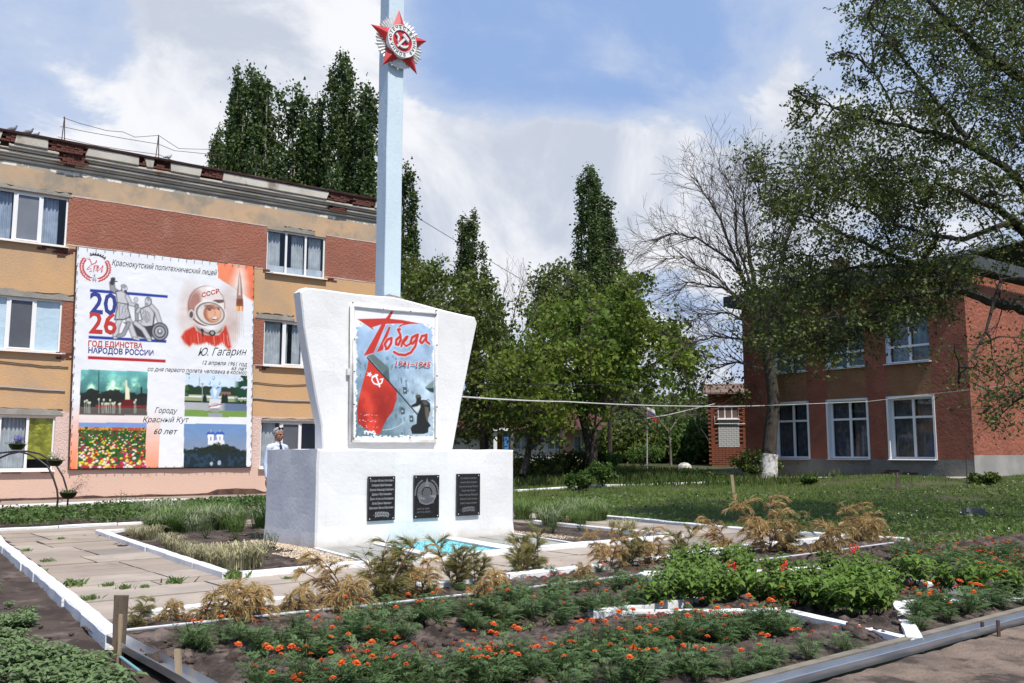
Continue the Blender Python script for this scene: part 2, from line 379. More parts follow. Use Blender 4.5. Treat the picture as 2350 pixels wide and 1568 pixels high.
bed_mesh('soil_back', -9, 9.6, 8.7, 15.6, .15, lambda a, b: -.02+.04*max(0, fn(a, b, 3, 3)), m_soil)
bed_mesh('soil_right', 9.75, 20, -2.6, 7.5, .15, lambda a, b: -.03+.04*max(0, fn(a, b, 3, 3)), mat('lawn_soil', (.050, .052, .022), (.060, .070, .026), 1.1, .95, .03, 16, c3=(.06, .043, .033), s3=1.3, t3=(.5, .6)))
m_bare = mat('bare_earth', (.25, .185, .140), (.15, .112, .088), 2.6, .95, .03, 30, c3=(.065, .048, .038), s3=2.2, t3=(.50, .64))
bed_mesh('bare_ground', -2.0, 14, -11, -6.72, .08, lambda a, b: .012+.02*fn(a, b, 3, 4)+.006*fn(a, b, 20, 2), m_bare)
# the dusty strip by the yellow building
LB = Frame(G(600, 1133), 53.3)
mb = MB(LB)
mb.add([(-30, 6.4, -.015), (-30, .0, -.005), (5, .0, -.005), (5, 5.6, -.015)], [(0, 1, 2, 3)])
tag(mb.build('pavement', m_dust), kind='structure')

# ---- concrete slab path: every slab a piece of its own
m_slab = mat('old_concrete', (.37, .30, .24), (.30, .25, .205), 1.3, .9, .006, 60, c3=(.185, .15, .125), s3=1.1, t3=(.54, .74))
m_slab2 = mat('old_concrete_pale', (.43, .365, .30), (.35, .295, .25), 1.6, .9, .006, 60, c3=(.22, .18, .15), s3=2.1, t3=(.55, .74))
m_slab3 = mat('old_concrete_grey', (.30, .26, .225), (.25, .215, .185), 1.1, .9, .006, 60, c3=(.17, .145, .125), s3=1.4, t3=(.55, .74))
pr = MB(); pr.fr = lambda a, b, z: tuple(uv(a, b, z))
pr.add([(-1.8, -1.8, -.045), (9.55, -1.8, -.045), (9.55, 0.05, -.045), (-1.8, .05, -.045)], [(0, 1, 2, 3)])
pr.add([(-1.7, .05, -.045), (.25, .05, -.045), (.25, 8.5, -.045), (-.98, 8.5, -.045)], [(0, 1, 2, 3)])
pr.add([(7.5, .05, -.045), (9.65, .05, -.045), (9.65, 8.5, -.045), (7.5, 8.5, -.045)], [(0, 1, 2, 3)])
pr.add([(.25, 7.0, -.045), (7.5, 7.0, -.045), (7.5, 8.5, -.045), (.25, 8.5, -.045)], [(0, 1, 2, 3)])
path = tag(pr.build('path', mat('joint_dirt', (.09, .07, .05), (.05, .04, .03), 6, .95)), kind='structure')
def le(b): return -1.97+(b+2.75+.4)*.087+.07
def slab(a0, a1, b0, b1, m, dz=0):
    g = .011; mb = MB(); mb.fr = lambda a, b, z: tuple(uv(a, b, z))
    n = 4; ring = []
    for (p, q) in (((a0, b0), (a1, b0)), ((a1, b0), (a1, b1)), ((a1, b1), (a0, b1)), ((a0, b1), (a0, b0))):
        for k in range(n):
            t = k/n; ring.append((p[0]+(q[0]-p[0])*t, p[1]+(q[1]-p[1])*t))
    ca, cb = (a0+a1)/2, (b0+b1)/2
    ring = [(x-math.copysign(g+random.uniform(0, .010), x-ca) if abs(x-ca) > .4*(a1-a0) else x, y-math.copysign(g+random.uniform(0, .010), y-cb) if abs(y-cb) > .4*(b1-b0) else y) for x, y in ring]
    tilt = [random.uniform(-.006, .006) for _ in range(3)]
    zt = lambda x, y: dz+tilt[0]+tilt[1]*(x-ca)+tilt[2]*(y-cb)
    vs = [(x, y, zt(x, y)) for x, y in ring]+[(x, y, -.05) for x, y in ring]; k = len(ring)
    mb.add(vs, [tuple(range(k))]+[(j, (j+1) % k, (j+1) % k+k, j+k) for j in range(k)][::-1])
    mb.build('slab', m, path)
b = -1.72
while b < 8.3:                                    # left arm, rows across it
    h = random.choice([.62, .75, .85]); b1 = min(b+h, 8.45)
    cut = random.choice([-.75, -.5, -.3, .99])
    end = .12+max(0, b)*.06
    if b < 0: 
        pass
    if b1 > 0:
        if cut < .5: slab(le(b), cut, max(b, 0), b1, random.choice([m_slab, m_slab2])); slab(cut, end, max(b, 0), b1, random.choice([m_slab, m_slab3, m_slab2]))
        else: slab(le(b), end, max(b, 0), b1, m_slab)
    b = b1
    if b > 8.2: break
a = -1.8
while a < 9.4:                                    # front arm, long slabs
    w = random.choice([1.5, 1.9, 2.3]); a1 = min(a+w, 9.55)
    if a1 > 9.2: a1 = 9.55
    c = random.choice([-.95, -.75, -1.05])
    slab(a, a1, -1.78, c, random.choice([m_slab, m_slab2])); 
    if random.random() < .5: mid = (a+a1)/2; slab(a, mid, c, 0, m_slab2); slab(mid, a1, c, 0, m_slab)
    else: slab(a, a1, c, 0, random.choice([m_slab3, m_slab2]))
    a = a1
b = 0
while b < 8.3:
    b1 = min(b+random.choice([.9, 1.2, 1.5]), 8.45); slab(7.62, 8.6, b, b1, m_slab); slab(8.6, 9.6, b, b1, random.choice([m_slab, m_slab2])); b = b1
a = .5
while a < 7.4:
    a1 = min(a+1.5, 7.6); slab(a, a1, 7.1, 8.45, m_slab); a = a1

# ---- kerbs
def kerb(name, pts, w, h, m, label, seg=1.1, base=-.06, group=None, cat='kerb', wob=.008):
    """a run of kerb stones along world points; each stone is a piece"""
    e = empty(name, tuple(pts[0]), label, cat, group)
    for p, q in zip(pts, pts[1:]):
        p, q = Vector(p), Vector(q); L = (q-p).length; n = max(1, round(L/seg)); d = (q-p)/n; t = d.normalized(); s = Vector((-t.y, t.x, 0))
        for k in range(n):
            A = p+d*k+t*.006; B = p+d*(k+1)-t*.006; mb = MB(); ring = []; m4 = 5; off = random.uniform(-wob, wob); hh = h+random.uniform(-wob, wob)*.7
            for j in range(m4):
                c = A+(B-A)*j/(m4-1); ww = w/2+random.uniform(-wob, wob)*.5; r = lambda: random.uniform(-wob, wob)*.4
                for sx, zz in ((-ww, base), (-ww-.002, hh-.012), (-ww+.014, hh), (ww-.014, hh+r()), (ww, hh-.014), (ww, base)):
                    ring.append(c+s*(sx+off)+Vector((0, 0, zz+r()*(zz > 0))))
            fs = [(j*6+i, j*6+i+1, (j+1)*6+i+1, (j+1)*6+i) for j in range(m4-1) for i in range(5)]+[tuple(range(6))[::-1], tuple((m4-1)*6+i for i in range(6))]
            mb.add(ring, fs); mb.build('kerb_stone', m, e)
    return e
kerb('path_kerb', [uv(-1.97, -2.75), uv(-1.62, 1.5), uv(-1.28, 5.9), uv(-1.0, 8.4)], .13, .06, m_kerb, 'thick whitewashed kerb dividing the weedy bed at left from the concrete path', wob=.012)
kerb('path_kerb', [uv(-1.45, -1.84), uv(.02, -1.98), uv(3.5, -2.02), uv(5.94, -1.75), uv(9.6, -1.72)], .12, .06, m_kerb, 'white kerb between the concrete path and the strip of dried conifers', wob=.010)
kerb('island_kerb', [uv(.40, 6.85), uv(.0, .06)], .12, .07, m_kerb, 'white kerb on the left side of the monument island, along the slab path')
kerb('island_kerb', [uv(.1, -.02), uv(7.6, -.02)], .12, .07, m_kerb, 'white kerb along the front of the monument island')
kerb('island_kerb', [uv(7.66, .08), uv(7.75, 3.9)], .12, .06, m_kerb, 'white kerb on the right side of the monument island')
kerb('island_kerb', [uv(.45, 6.95), uv(2.0, 7.05)], .12, .05, m_kerb, 'short white kerb at the far left corner of the monument island')
kerb('path_kerb', [uv(-.9, 8.6), uv(3.2, 8.4)], .10, .05, m_kerb, 'white kerb in front of the low green flower bed before the yellow building')
kerb('path_kerb', [uv(-9.0, 8.75), uv(-1.1, 8.62)], .10, .05, m_kerb, 'white kerb of the back flower bed where it leaves the picture at left')
kerb('path_kerb', [uv(9.95, 4.5), uv(9.55, .1), uv(9.98, -2.65)], .11, .055, m_kerb, 'white kerb between the right hand path and the weedy lawn')
kerb('path_kerb', [G(-60, 1166), G(300, 1151)], .22, .04, m_kerb, 'wide white kerb beside the dusty strip under the banner')
kerb('path_kerb', [G(300, 1150), G(560, 1144)], .10, .03, m_kerb, 'thin white kerb further along the dusty strip under the banner')
kerb('path_kerb', [GT(1183, 1129), GT(1380, 1117), GT(1560, 1112), GT(1745, 1104)], .22, .06, m_kerb, 'long white kerb across the lawn leading to the whitewashed tree')
# thin metal edging in front of the conifers
mb = MB()
e = empty('metal_edging', tuple(uv(-1.83, -2.45)), 'thin grey metal edging rail between the dried conifers and the marigolds', 'edging')
P = [(-1.83, -2.47), (.03, -2.65), (1.43, -2.74), (4.09, -2.78), (6.2, -2.8), (9.32, -2.75)]
m_galv = mat('galvanised_steel', (.60, .63, .67), (.50, .53, .57), 3, .30, .0, 40, metal=.85, spec=.5)
for p, q in zip(P, P[1:]):
    mb = MB(); a, b_ = uv(*p, z=.025), uv(*q, z=.03); mb.tube([a, b_], .011, 6); mb.build('rail', mat('pale_rail', (.60, .62, .65), (.50, .52, .55), 5, .5), e)
# ---- star-shaped bed border
c0 = Vector((2.98, 9.28, 0)); 
tips = [G(1357, 1415), G(2100, 1480), G(2440, 1385), Vector((4.35, 11.45, 0)), G(1477, 1322)]
inn = [G(1800, 1410), G(2063, 1393), Vector((4.35, 9.55, 0)), Vector((3.0, 10.6, 0)), G(1591, 1382)]
tips_star, inn_star = tips, inn
star = empty('star_bed_border', tuple(c0), 'whitewashed boards outlining a five pointed star in the marigold bed', 'border')
for i_ in range(5):
    for p, q in ((tips[i_], inn[i_]), (inn[i_], tips[(i_+1) % 5])):
        mb = MB(); t = (q-p).normalized(); s = Vector((-t.y, t.x, 0)); w = .055; A = p+t*.01; B = q-t*.01
        vs = []
        for j in range(7):
            c = A+(B-A)*j/6
            for sx, zz in ((-w, -.06), (-w, .045), (w, .045), (w, -.06)): vs.append(c+s*(sx+random.uniform(-.006, .006))+Vector((0, 0, zz+random.uniform(-.006, .006)*(zz > 0)+.006*(i_ % 2))))
        mb.add(vs, [(j*4+k, j*4+k+1, j*4+k+5, j*4+k+4) for j in range(6) for k in range(3)]+[(3, 2, 1, 0), (24, 25, 26, 27)]); mb.build('border_board', mat('fresh_whitewash', (.82, .82, .81), (.77, .77, .76), 6, .85, .006, 40), star)
# ---- front metal channel with its concrete strip and stakes
def gutter(p, q, label, w=.12):
    e = empty('steel_channel', tuple(p), label, 'edging'); t = (q-p).normalized(); s = Vector((-t.y, t.x, 0)); L = (q-p).length
    mb = MB(); prf = [(-.075, .065), (-.073, .07), (-.070, .012), (.055, .004), (.062, .055), (.066, .05)]
    vs = []
    n = 14
    for j in range(n+1):
        c = p+t*L*j/n+s*random.uniform(-.004, .004)
        for a, z in prf: vs.append(c+s*a+Vector((0, 0, z)))
    k = len(prf); mb.add(vs, [(j*k+i, j*k+i+1, (j+1)*k+i+1, (j+1)*k+i) for j in range(n) for i in range(k-1)]); mb.build('channel', m_galv, e)
    return e, t, s
g1, t1, s1 = gutter(uv(-1.98, -2.80), uv(-1.98, -6.3), 'galvanised steel channel running on from the white kerb at bottom left')
g2, t2, s2 = gutter(uv(-2.0, -6.62), uv(9.5, -6.70), 'galvanised steel channel edging the marigold bed at bottom right')
mb = MB(); mb.fr = lambda a, b, z: tuple(uv(a, b, z)); mb.box((-1.9, -6.53, -.06), (9.5, -6.46, .045), jit=.0); mb.build('concrete_strip', mat('grey_concrete', (.24, .21, .17), (.17, .15, .12), 4, .9, .004, 60), g2)
mb = MB(); mb.box((3.69, 7.06, -.1), (3.71, 7.08, .13)); mb.box((3.62, 7.16, -.05), (3.64, 7.18, .1)); mb.build('stake_pin', mat('rusty_steel', (.10, .06, .045), (.05, .035, .03), 8, .8), g2)
# ============================================================ the yellow and red building at left
m_orange = mat('orange_plaster', (.60, .365, .185), (.53, .34, .195), .7, .92, .014, 22, c3=(.42, .30, .20), s3=.5, t3=(.44, .76))
m_peach = mat('faded_plaster', (.56, .37, .225), (.42, .325, .235), .55, .92, .010, 26, c3=(.30, .255, .20), s3=.8, t3=(.46, .66))
m_red = mat('red_roughcast', (.36, .140, .092), (.30, .120, .082), .7, .95, .055, 14, c3=(.40, .20, .15), s3=1.1, t3=(.50, .80), bdet=9)
m_pink = mat('pink_plaster', (.67, .46, .36), (.62, .44, .36), .8, .92, .010, 26, c3=(.55, .34, .22), s3=1.1, t3=(.55, .72))
m_pinkr = mat('pink_roughcast', (.70, .52, .46), (.66, .48, .42), 1.5, .95, .040, 18, bdet=8)
m_grey = mat('bare_cement', (.34, .32, .28), (.26, .245, .22), 2.0, .95, .02, 20)
m_flaky = mat('flaking_whitewash', (.33, .31, .27), (.36, .335, .29), 1.5, .95, .018, 12, c3=(.74, .70, .62), s3=1.3, t3=(.505, .53))
m_mould = mat('weathered_moulding', (.56, .52, .44), (.44, .40, .34), 1.1, .95, .010, 22, c3=(.33, .19, .07), s3=.9, t3=(.60, .74))
m_joint = mat('pale_joint', (.62, .52, .46), (.5, .42, .37), 3, .95, .01, 20)
m_brick = mat('exposed_brick', (.17, .062, .045), (.11, .045, .036), 7, .95, .02, 22, coords='Object')
m_dark = mat('dark_void', (.012, .011, .010), None, rough=1)
m_roof = mat('rusty_roof_sheet', (.085, .036, .028), (.055, .027, .022), 2, .65, .006, 12, c3=(.11, .05, .035), s3=2.5)
m_frame = mat('white_plastic', (.80, .80, .80), None, rough=.35, spec=.5)
def glassmat(name, tint=(.9, .95, 1), refl=1.0):
    m = bpy.data.materials.new(name); m.use_nodes = True; t = m.node_tree; t.nodes.clear()
    o = t.nodes.new('ShaderNodeOutputMaterial'); a = t.nodes.new('ShaderNodeBsdfTransparent'); b = t.nodes.new('ShaderNodeBsdfGlossy'); mx = t.nodes.new('ShaderNodeMixShader'); g_ = t.nodes.new('ShaderNodeNewGeometry')
    a.inputs[0].default_value = tuple(tint)+(1,); b.inputs['Roughness'].default_value = .03
    cs_ = M(t, 'ABSOLUTE', VM(t, 'DOT_PRODUCT', g_.outputs['Incoming'], g_.outputs['Normal'])); t.links.new(M(t, 'ADD', M(t, 'MULTIPLY', M(t, 'POWER', M(t, 'SUBTRACT', 1.0, cs_, clamp=True), 4.0), .8), .055*refl), mx.inputs[0]); t.links.new(a.outputs[0], mx.inputs[1]); t.links.new(b.outputs[0], mx.inputs[2]); t.links.new(mx.outputs[0], o.inputs[0]); return m
m_glass = glassmat('window_glass'); m_glassd = glassmat('dim_glass', (.45, .48, .50))
bld = empty('apartment_building', LB(-2, 0, 0), 'three storey yellow and red plastered building with flaking cornice, behind the monument', 'building')
S0, S1 = -24.0, 4.5
WS = [(-17.4, -15.2), (-8.68, -6.5), (-.10, 2.12)]; WZ = [(.88, 2.46), (4.40, 6.0), (7.68, 9.22)]
def wall_cells(mb, ss, zz, holes, matf, dep=.14, d0=0.0, rev=0):
    ss = sorted(set(ss)); zz = sorted(set(zz))
    for a, b in zip(ss, ss[1:]):
        for c, d in zip(zz, zz[1:]):
            cs, cz = (a+b)/2, (c+d)/2
            if any(h[0] < cs < h[1] and h[2] < cz < h[3] for h in holes): continue
            mb.add([(a, d0, c), (b, d0, c), (b, d0, d), (a, d0, d)], [(0, 1, 2, 3)], matf(cs, cz))
    for (a, b, c, d) in holes:
        mb.add([(a, d0, c), (b, d0, c), (b, d0, d), (a, d0, d), (a, d0-dep, c), (b, d0-dep, c), (b, d0-dep, d), (a, d0-dep, d)], [(0, 1, 5, 4), (1, 2, 6, 5), (2, 3, 7, 6), (3, 0, 4, 7)], rev)
MI = [m_orange, m_peach, m_red, m_pink, m_pinkr, m_grey, m_flaky]
def zone(s, z):
    inw = any(a-.02 < s < b+.02 for a, b in WS)
    if z > 9.97: return 5 if z > 10.07 else 6
    if z > 9.31: return 1
    if z > 7.76: return 2 if not inw else 1
    if z > 6.02: return 0
    if z > 4.38: return 2 if not inw else 0
    if z > 2.62: return 0
    if z > .86: return 4 if not inw else 3
    return 3
holes = [(a, b, c, d) for a, b in WS for c, d in WZ]
mb = MB(LB)
wall_cells(mb, [S0, S1]+[q for w in WS for q in w]+list(np.arange(S0, S1, 2.0)), [0.0, .1, .86, .88, 2.46, 2.62, 4.38, 4.40, 6.0, 6.02, 7.68, 7.76, 9.22, 9.31, 9.97, 10.07, 10.14, 10.95], holes, zone, rev=1)
mb.add([(S1, 0, 0), (S1, -12, 0), (S1, -12, 10.95), (S1, 0, 10.95)], [(0, 1, 2, 3)], 0); mb.add([(S0, 0, 0), (S0, -12, 0), (S0, -12, 10.95), (S0, 0, 10.95)], [(0, 1, 2, 3)], 0)
mb.add([(S0, -12, 0), (S1, -12, 0), (S1, -12, 10.95), (S0, -12, 10.95)], [(0, 1, 2, 3)], 0)
mb.build('wall', MI, bld)
# pale joints round the red panels: raised fillets
mb = MB(LB)
for (a, b, z) in [(-24, -8.7, 9.31), (-6.48, -.12, 9.31), (2.14, 4.15, 9.31), (-24, -8.7, 7.76), (-6.48, -.12, 7.76), (2.14, 4.15, 7.76), (-6.48, -6.1, 4.38), (-.4, -.12, 4.38), (-6.48, -6.1, 6.02), (-.4, -.12, 6.02)]:
    n = max(2, int((b-a)/.25)); top = [(a+(b-a)*k/n, z+.018+random.uniform(-.008, .014)) for k in range(n+1)]; bot = [(a+(b-a)*k/n, z-.014-random.uniform(-.006, .010)) for k in range(n+1)][::-1]
    mb.prism(top+bot, .002, .010, axis='y'); mb.build('panel_joint', m_joint, bld); mb = MB(LB)
# cornice: stepped mouldings with broken stretches
fx = lambda px, py=350: LB.px(px, py, .3)[0]
br_main = (fx(107), fx(200)); 
strips = [(10.56, 10.86, .32, [br_main, (fx(0), fx(34)), (fx(318, 380), fx(334, 380)), (fx(352, 385), fx(392, 388)), (fx(461, 400), fx(512, 410)), (fx(752, 445), fx(862, 456))]),
          (10.46, 10.56, .27, [(fx(135), fx(198)), (fx(0), fx(20))]), (10.40, 10.46, .22, [(fx(135), fx(205))]), (10.28, 10.38, .17, [(fx(140), fx(190)), (fx(755, 460), fx(800, 465))]), (10.22, 10.28, .12, [(fx(150), fx(178))]), (10.12, 10.20, .07, [])]
def runs(gaps, a=S0, b=S1):
    x = a
    for g0, g1 in sorted(gaps):
        if g0 > x: yield x, g0
        x = max(x, g1)
    if x < b: yield x, b
for z0, z1, d, gaps in strips:
    for a, b in runs(gaps, S0-.1, S1+.1):
        j0, j1 = (random.uniform(-.06, .06) for _ in range(2)); mb = MB(LB); n = max(1, int((b-a)/.5)); 
        vs = []
        for k in range(n+1):
            s_ = a+(b-a)*k/n; w = random.uniform(-.006, .006)
            je = (j0 if k == 0 else 0)+(j1 if k == n else 0)
            vs += [(s_-je, 0, z0), (s_+je, d+w-.025, z0+.004), (s_+je, d+w, z0+.03), (s_-je, d+w, z1-.02), (s_+je, d+w-.02, z1-.002), (s_, 0, z1-.002)]
        mb.add(vs, [(k*6+i_, k*6+i_+1, k*6+i_+7, k*6+i_+6) for k in range(n) for i_ in range(5)]+[tuple(range(6)), tuple(n*6+i_ for i_ in range(6))[::-1]])
        mb.build('cornice_moulding', m_mould if z0 < 10.5 else mat('cornice_fascia', (.58, .55, .48), (.46, .42, .36), .9, .95, .012, 14, c3=(.24, .20, .15), s3=1.4, t3=(.55, .68)), bld)
mb = MB(LB); mb.box((S0, 0, 10.40), (S1, .14, 10.9)); mb.build('cornice_core', mat('brick_core', (.10, .04, .03), (.06, .03, .025), 5, .95), bld)
bm_ = MB(); bm_.box((-.12, -.06, -.032), (.12, .06, .032), jit=.004); brick0 = bm_.build('brick', m_brick); brick_me = brick0.data; bpy.data.objects.remove(brick0)
brick_rot = math.atan2(LB.d.y, LB.d.x)
def bricks(s0, s1, z0, z1, d, keep=.95, parent=bld, fr=LB, rot=brick_rot, L=.255, h=.074, me=brick_me):
    z = z0; row = 0
    while z < z1:
        s_ = s0+(L/2 if row % 2 else 0)
        while s_ < s1:
            if random.random() < keep:
                o = link('brick', me, parent); p = Vector(fr(s_+L/2, d-.06+random.uniform(-.02, .012), z+h/2)); o.location = p-origin_of(parent); o.rotation_euler = (random.uniform(-.02, .02), random.uniform(-.02, .02), rot+random.uniform(-.04, .04))
            s_ += L
        z += h; row += 1
bricks(br_main[0], br_main[1]-.2, 10.58, 10.86, .29); bricks(fx(135), fx(195), 10.24, 10.58, .21); bricks(fx(0), fx(30), 10.60, 10.84, .30)
bricks(fx(350, 385), fx(388, 388), 10.58, 10.72, .30); bricks(fx(461, 400), fx(510, 410), 10.62, 10.78, .30); bricks(fx(752, 445), fx(858, 456), 10.58, 10.84, .30, .85); bricks(fx(318, 380), fx(332, 380), 10.6, 10.7, .30); bricks(fx(760, 460), fx(795, 465), 10.24, 10.4, .19)
# roof: rusty sheets with a wavy edge
mb = MB(LB); vs = []; n = 150
for k in range(n+1):
    s_ = S0-.3+(S1+.5-S0+.3)*k/n; w = .02*mnoise.noise(Vector((s_*.9, 0, 0)))+random.uniform(-.006, .006)
    vs += [(s_, .35+w*2, 10.87+w), (s_, .37+w*2, 10.93+w), (s_, .2, 10.99+w*.5), (s_, -6, 12.1), (s_, -12.6, 10.9)]
mb.add(vs, [(k*5+i_, k*5+i_+1, k*5+i_+6, k*5+i_+5) for k in range(n) for i_ in range(4)]); mb.build('roof', m_roof, bld)
mb = MB(LB); mb.add([(S0, .36, 10.868), (S1, .36, 10.868), (S1, 0, 10.868), (S0, 0, 10.868)], [(0, 1, 2, 3)]); mb.build('eaves_board', mat('eaves_wood', (.11, .07, .05), (.06, .04, .03), 3, .9), bld)
# cracked lintels of bare cement, plus broken plaster under some sills
def ragged(a, b, z0, z1, amp, n=12): return [(a+(b-a)*k/n, z0) for k in range(n+1)]+[(b-(b-a)*k/n, z1+(random.uniform(-amp, amp) if 0 < k < n else -abs(z1-z0)*.7)) for k in range(n+1)]
for (a, b, z0, z1, am) in [(-8.7, -6.15, 6.01, 6.19, .05), (-.42, 1.0, 6.02, 6.20, .05), (-8.7, -6.3, 2.50, 2.68, .02), (.5, 1.7, 9.235, 9.39, .03), (-8.7, -6.4, 9.25, 9.36, .05), (-.1, 2.2, 2.48, 2.56, .02)]:
    mb = MB(LB); mb.prism(ragged(a, b, z0, z1, am), .003, .022, axis='y'); mb.build('lintel_patch', m_grey, bld)
    mb = MB(LB); top = [(a+.02+(b-a-.04)*k/12, z1+.0+random.uniform(-am, am)*.6) for k in range(13)]; mb.tube([(s_, .012, z_) for s_, z_ in top], .012, 4); mb.build('plaster_crack', m_dark, bld)
bricks(-7.3, -6.4, 7.50, 7.62, .03, .9); bricks(-7.0, -6.55, 7.37, 7.50, .03, .8); bricks(-.35, -.08, 7.62, 7.75, .04, .9); bricks(-6.6, -6.2, 4.20, 4.36, .03, .9); bricks(-.5, -.1, 4.22, 4.36, .04, .9); bricks(2.1, 2.4, 7.60, 7.68, .03, .9); bricks(-8.6, -6.6, .78, .84, .03, .45)
# broken foot of the wall
mb = MB(LB); top = []; a = S0
pts = [(S0+(S1-S0)*k/90, .05+.07*abs(mnoise.noise(Vector((k*.35, 2, 0))))+(.12 if 70 < k < 76 else 0)) for k in range(91)]
mb.prism([(S0, -.1), (S1, -.1)]+pts[::-1], .002, .012, axis='y'); mb.build('wall_foot', mat('broken_brick_foot', (.14, .075, .055), (.05, .035, .03), 3, .95, .02, 10), bld)
# windows
def curtain(parent, fr, a, b, z0, z1, d, m, waves=9, amp=.03, name='curtain'):
    n = max(8, int(waves*6)); mb = MB(fr); ph = random.random()*6
    vs = []
    for k in range(n+1):
        t = k/n; s_ = a+(b-a)*t; dd = d+amp*math.sin(t*waves*2*math.pi+ph+.6*math.sin(t*9))
        vs += [(s_, dd, z0), (s_+.01*math.sin(k), dd*1.0, z1)]
    mb.add(vs, [(2*k, 2*k+2, 2*k+3, 2*k+1) for k in range(n)]); return mb.build(name, m, parent, smooth=True)
mc_white = mat('white_curtain', (.56, .58, .58), (.44, .47, .48), 2, .9); mc_grey = mat('grey_curtain', (.52, .53, .52), (.38, .39, .39), 3, .9); mc_blue = mat('blue_curtain', (.30, .34, .40), (.42, .46, .52), 3, .9)
mc_net = mat('mosquito_net', (.25, .235, .24), (.22, .21, .215), 2, .9); mc_netd = mat('dark_mosquito_net', (.13, .12, .12), (.11, .10, .10), 2, .9); mc_paper = mat('pale_paper', (.66, .75, .78), (.60, .70, .73), 1, .9, .03, 4)
mc_foil = mat('gold_foil', (.55, .50, .06), (.30, .28, .03), 4, .28, .05, 6, metal=.55); mc_violet = mat('violet_curtain', (.16, .13, .42), (.22, .2, .5), 2, .8); mc_black = m_dark
def window(fr, parent, a, b, c, d, cols, rec=.12, pmat=None, bar=.05, open_=None, trans=None, room=.9, sill=True, fm=m_frame):
    mb = MB(fr); n = len(cols); w = (b-a); d0 = -rec
    def bx(a0, a1, z0, z1, dd=(0, .05)): mb.box((a0, d0+dd[0], z0), (a1, d0+dd[1], z1))
    bx(a, b, c, c+bar, (0, .055)); bx(a, b, d-bar, d, (0, .055)); bx(a, a+bar, c+bar, d-bar); bx(b-bar, b, c+bar, d-bar)
    for k in range(1, n): x = a+w*k/n; bx(x-bar*.75, x+bar*.75, c+bar, d-bar, (0, .048))
    if trans: z_ = c+(d-c)*trans; bx(a+bar, b-bar, z_-bar*.6, z_+bar*.6, (0, .052))
    win = mb.build('window', fm, parent)
    rm = MB(fr); rm.box((a, d0-room, c), (b, d0-.01, d)); rm.f = [f for f in rm.f]; rm.f.pop(4); rm.m.pop(); rm.build('room', mat('dim_room', (.05, .048, .045), (.03, .03, .03), 1, .9), win)
    for k, cc in enumerate(cols):
        x0 = a+w*k/n+bar*.75; x1 = a+w*(k+1)/n-bar*.75
        gm = MB(fr); gm.add([(x0, d0+.022, c+bar), (x1, d0+.022, c+bar), (x1, d0+.022, d-bar), (x0, d0+.022, d-bar)], [(0, 1, 2, 3)]); gm.build('pane', pmat or m_glass, win)
        for it in (cc if isinstance(cc, list) else [cc]):
            if it is None: continue
            mm, f0, f1, g0, g1, wv, am, dd = it
            curtain(win, fr, x0+(x1-x0)*f0, x0+(x1-x0)*f1, c+bar+(d-c-2*bar)*g0, c+bar+(d-c-2*bar)*g1, d0+dd, mm, wv, am)
        if open_ and k in open_:                                   # sash frame of an opening pane
            sm = MB(fr); q = .045
            for z0, z1, a0, a1 in ((c+bar, c+bar+q, x0, x1), (d-bar-q, d-bar, x0, x1), (c+bar+q, d-bar-q, x0, x0+q), (c+bar+q, d-bar-q, x1-q, x1)): sm.box((a0, d0+.03, z0), (a1, d0+.065, z1))
            sm.build('sash', fm, win)
    if sill:
        sm = MB(fr); sm.add([(a-.05, -.1, c), (b+.05, -.1, c), (b+.05, .14, c-.035), (a-.05, .14, c-.035), (a-.05, -.1, c-.02), (b+.05, -.1, c-.02), (b+.05, .14, c-.055), (a-.05, .14, c-.055)], [(0, 3, 2, 1), (4, 5, 6, 7), (0, 1, 5, 4), (1, 2, 6, 5), (2, 3, 7, 6), (3, 0, 4, 7)]); sm.build('sill', fm, win)
    return win
C = lambda m, f0=0, f1=1, g0=0, g1=1, wv=5, am=.03, dd=-.12: (m, f0, f1, g0, g1, wv, am, dd)
net = lambda m: (m, 0, 1, 0, 1, 1, .001, .012)
window(LB, bld, -8.68, -6.5, 7.68, 9.22, [C(mc_blue, wv=6), [net(mc_net), C(mc_grey)], [C(mc_blue, 0, .7, wv=4)]], open_=[1])
window(LB, bld, -.10, 2.12, 7.68, 9.22, [[C(mc_grey, 0, .82, wv=4), C(mc_white, 0, 1, 0, .17, 2, .02, -.05)], [C(mc_grey, .32, 1, wv=5), C(mc_white, 0, 1, 0, .16, 2, .02, -.05)], [C(mc_grey, .22, .95, wv=4), C(mc_white, 0, 1, 0, .18, 2, .02, -.05)]])
window(LB, bld, -8.68, -6.5, 4.40, 6.0, [C(mc_paper, wv=1, am=.006, dd=-.02), net(mc_netd), C(mc_paper, wv=1, am=.006, dd=-.02)], open_=[1])
window(LB, bld, -.10, 2.12, 4.40, 6.0, [C(mc_grey, wv=6), [C(mc_grey, 0, .25, wv=2), C(mc_grey, .5, 1, wv=3)], C(mc_grey)], open_=[1])
window(LB, bld, -8.68, -6.5, .88, 2.46, [C(mc_violet, wv=3), C(mc_grey, wv=6), [C(mc_foil, 0, 1, .18, 1, 2, .012, -.02)]])
window(LB, bld, -.10, 2.12, .88, 2.46, [C(mc_grey, 0, .85, wv=4), [net(mc_netd)], None], open_=[1])
for (a, b) in WS[:1]:
    for (c, d) in WZ: window(LB, bld, a, b, c, d, [C(mc_grey), C(mc_white), C(mc_grey)])
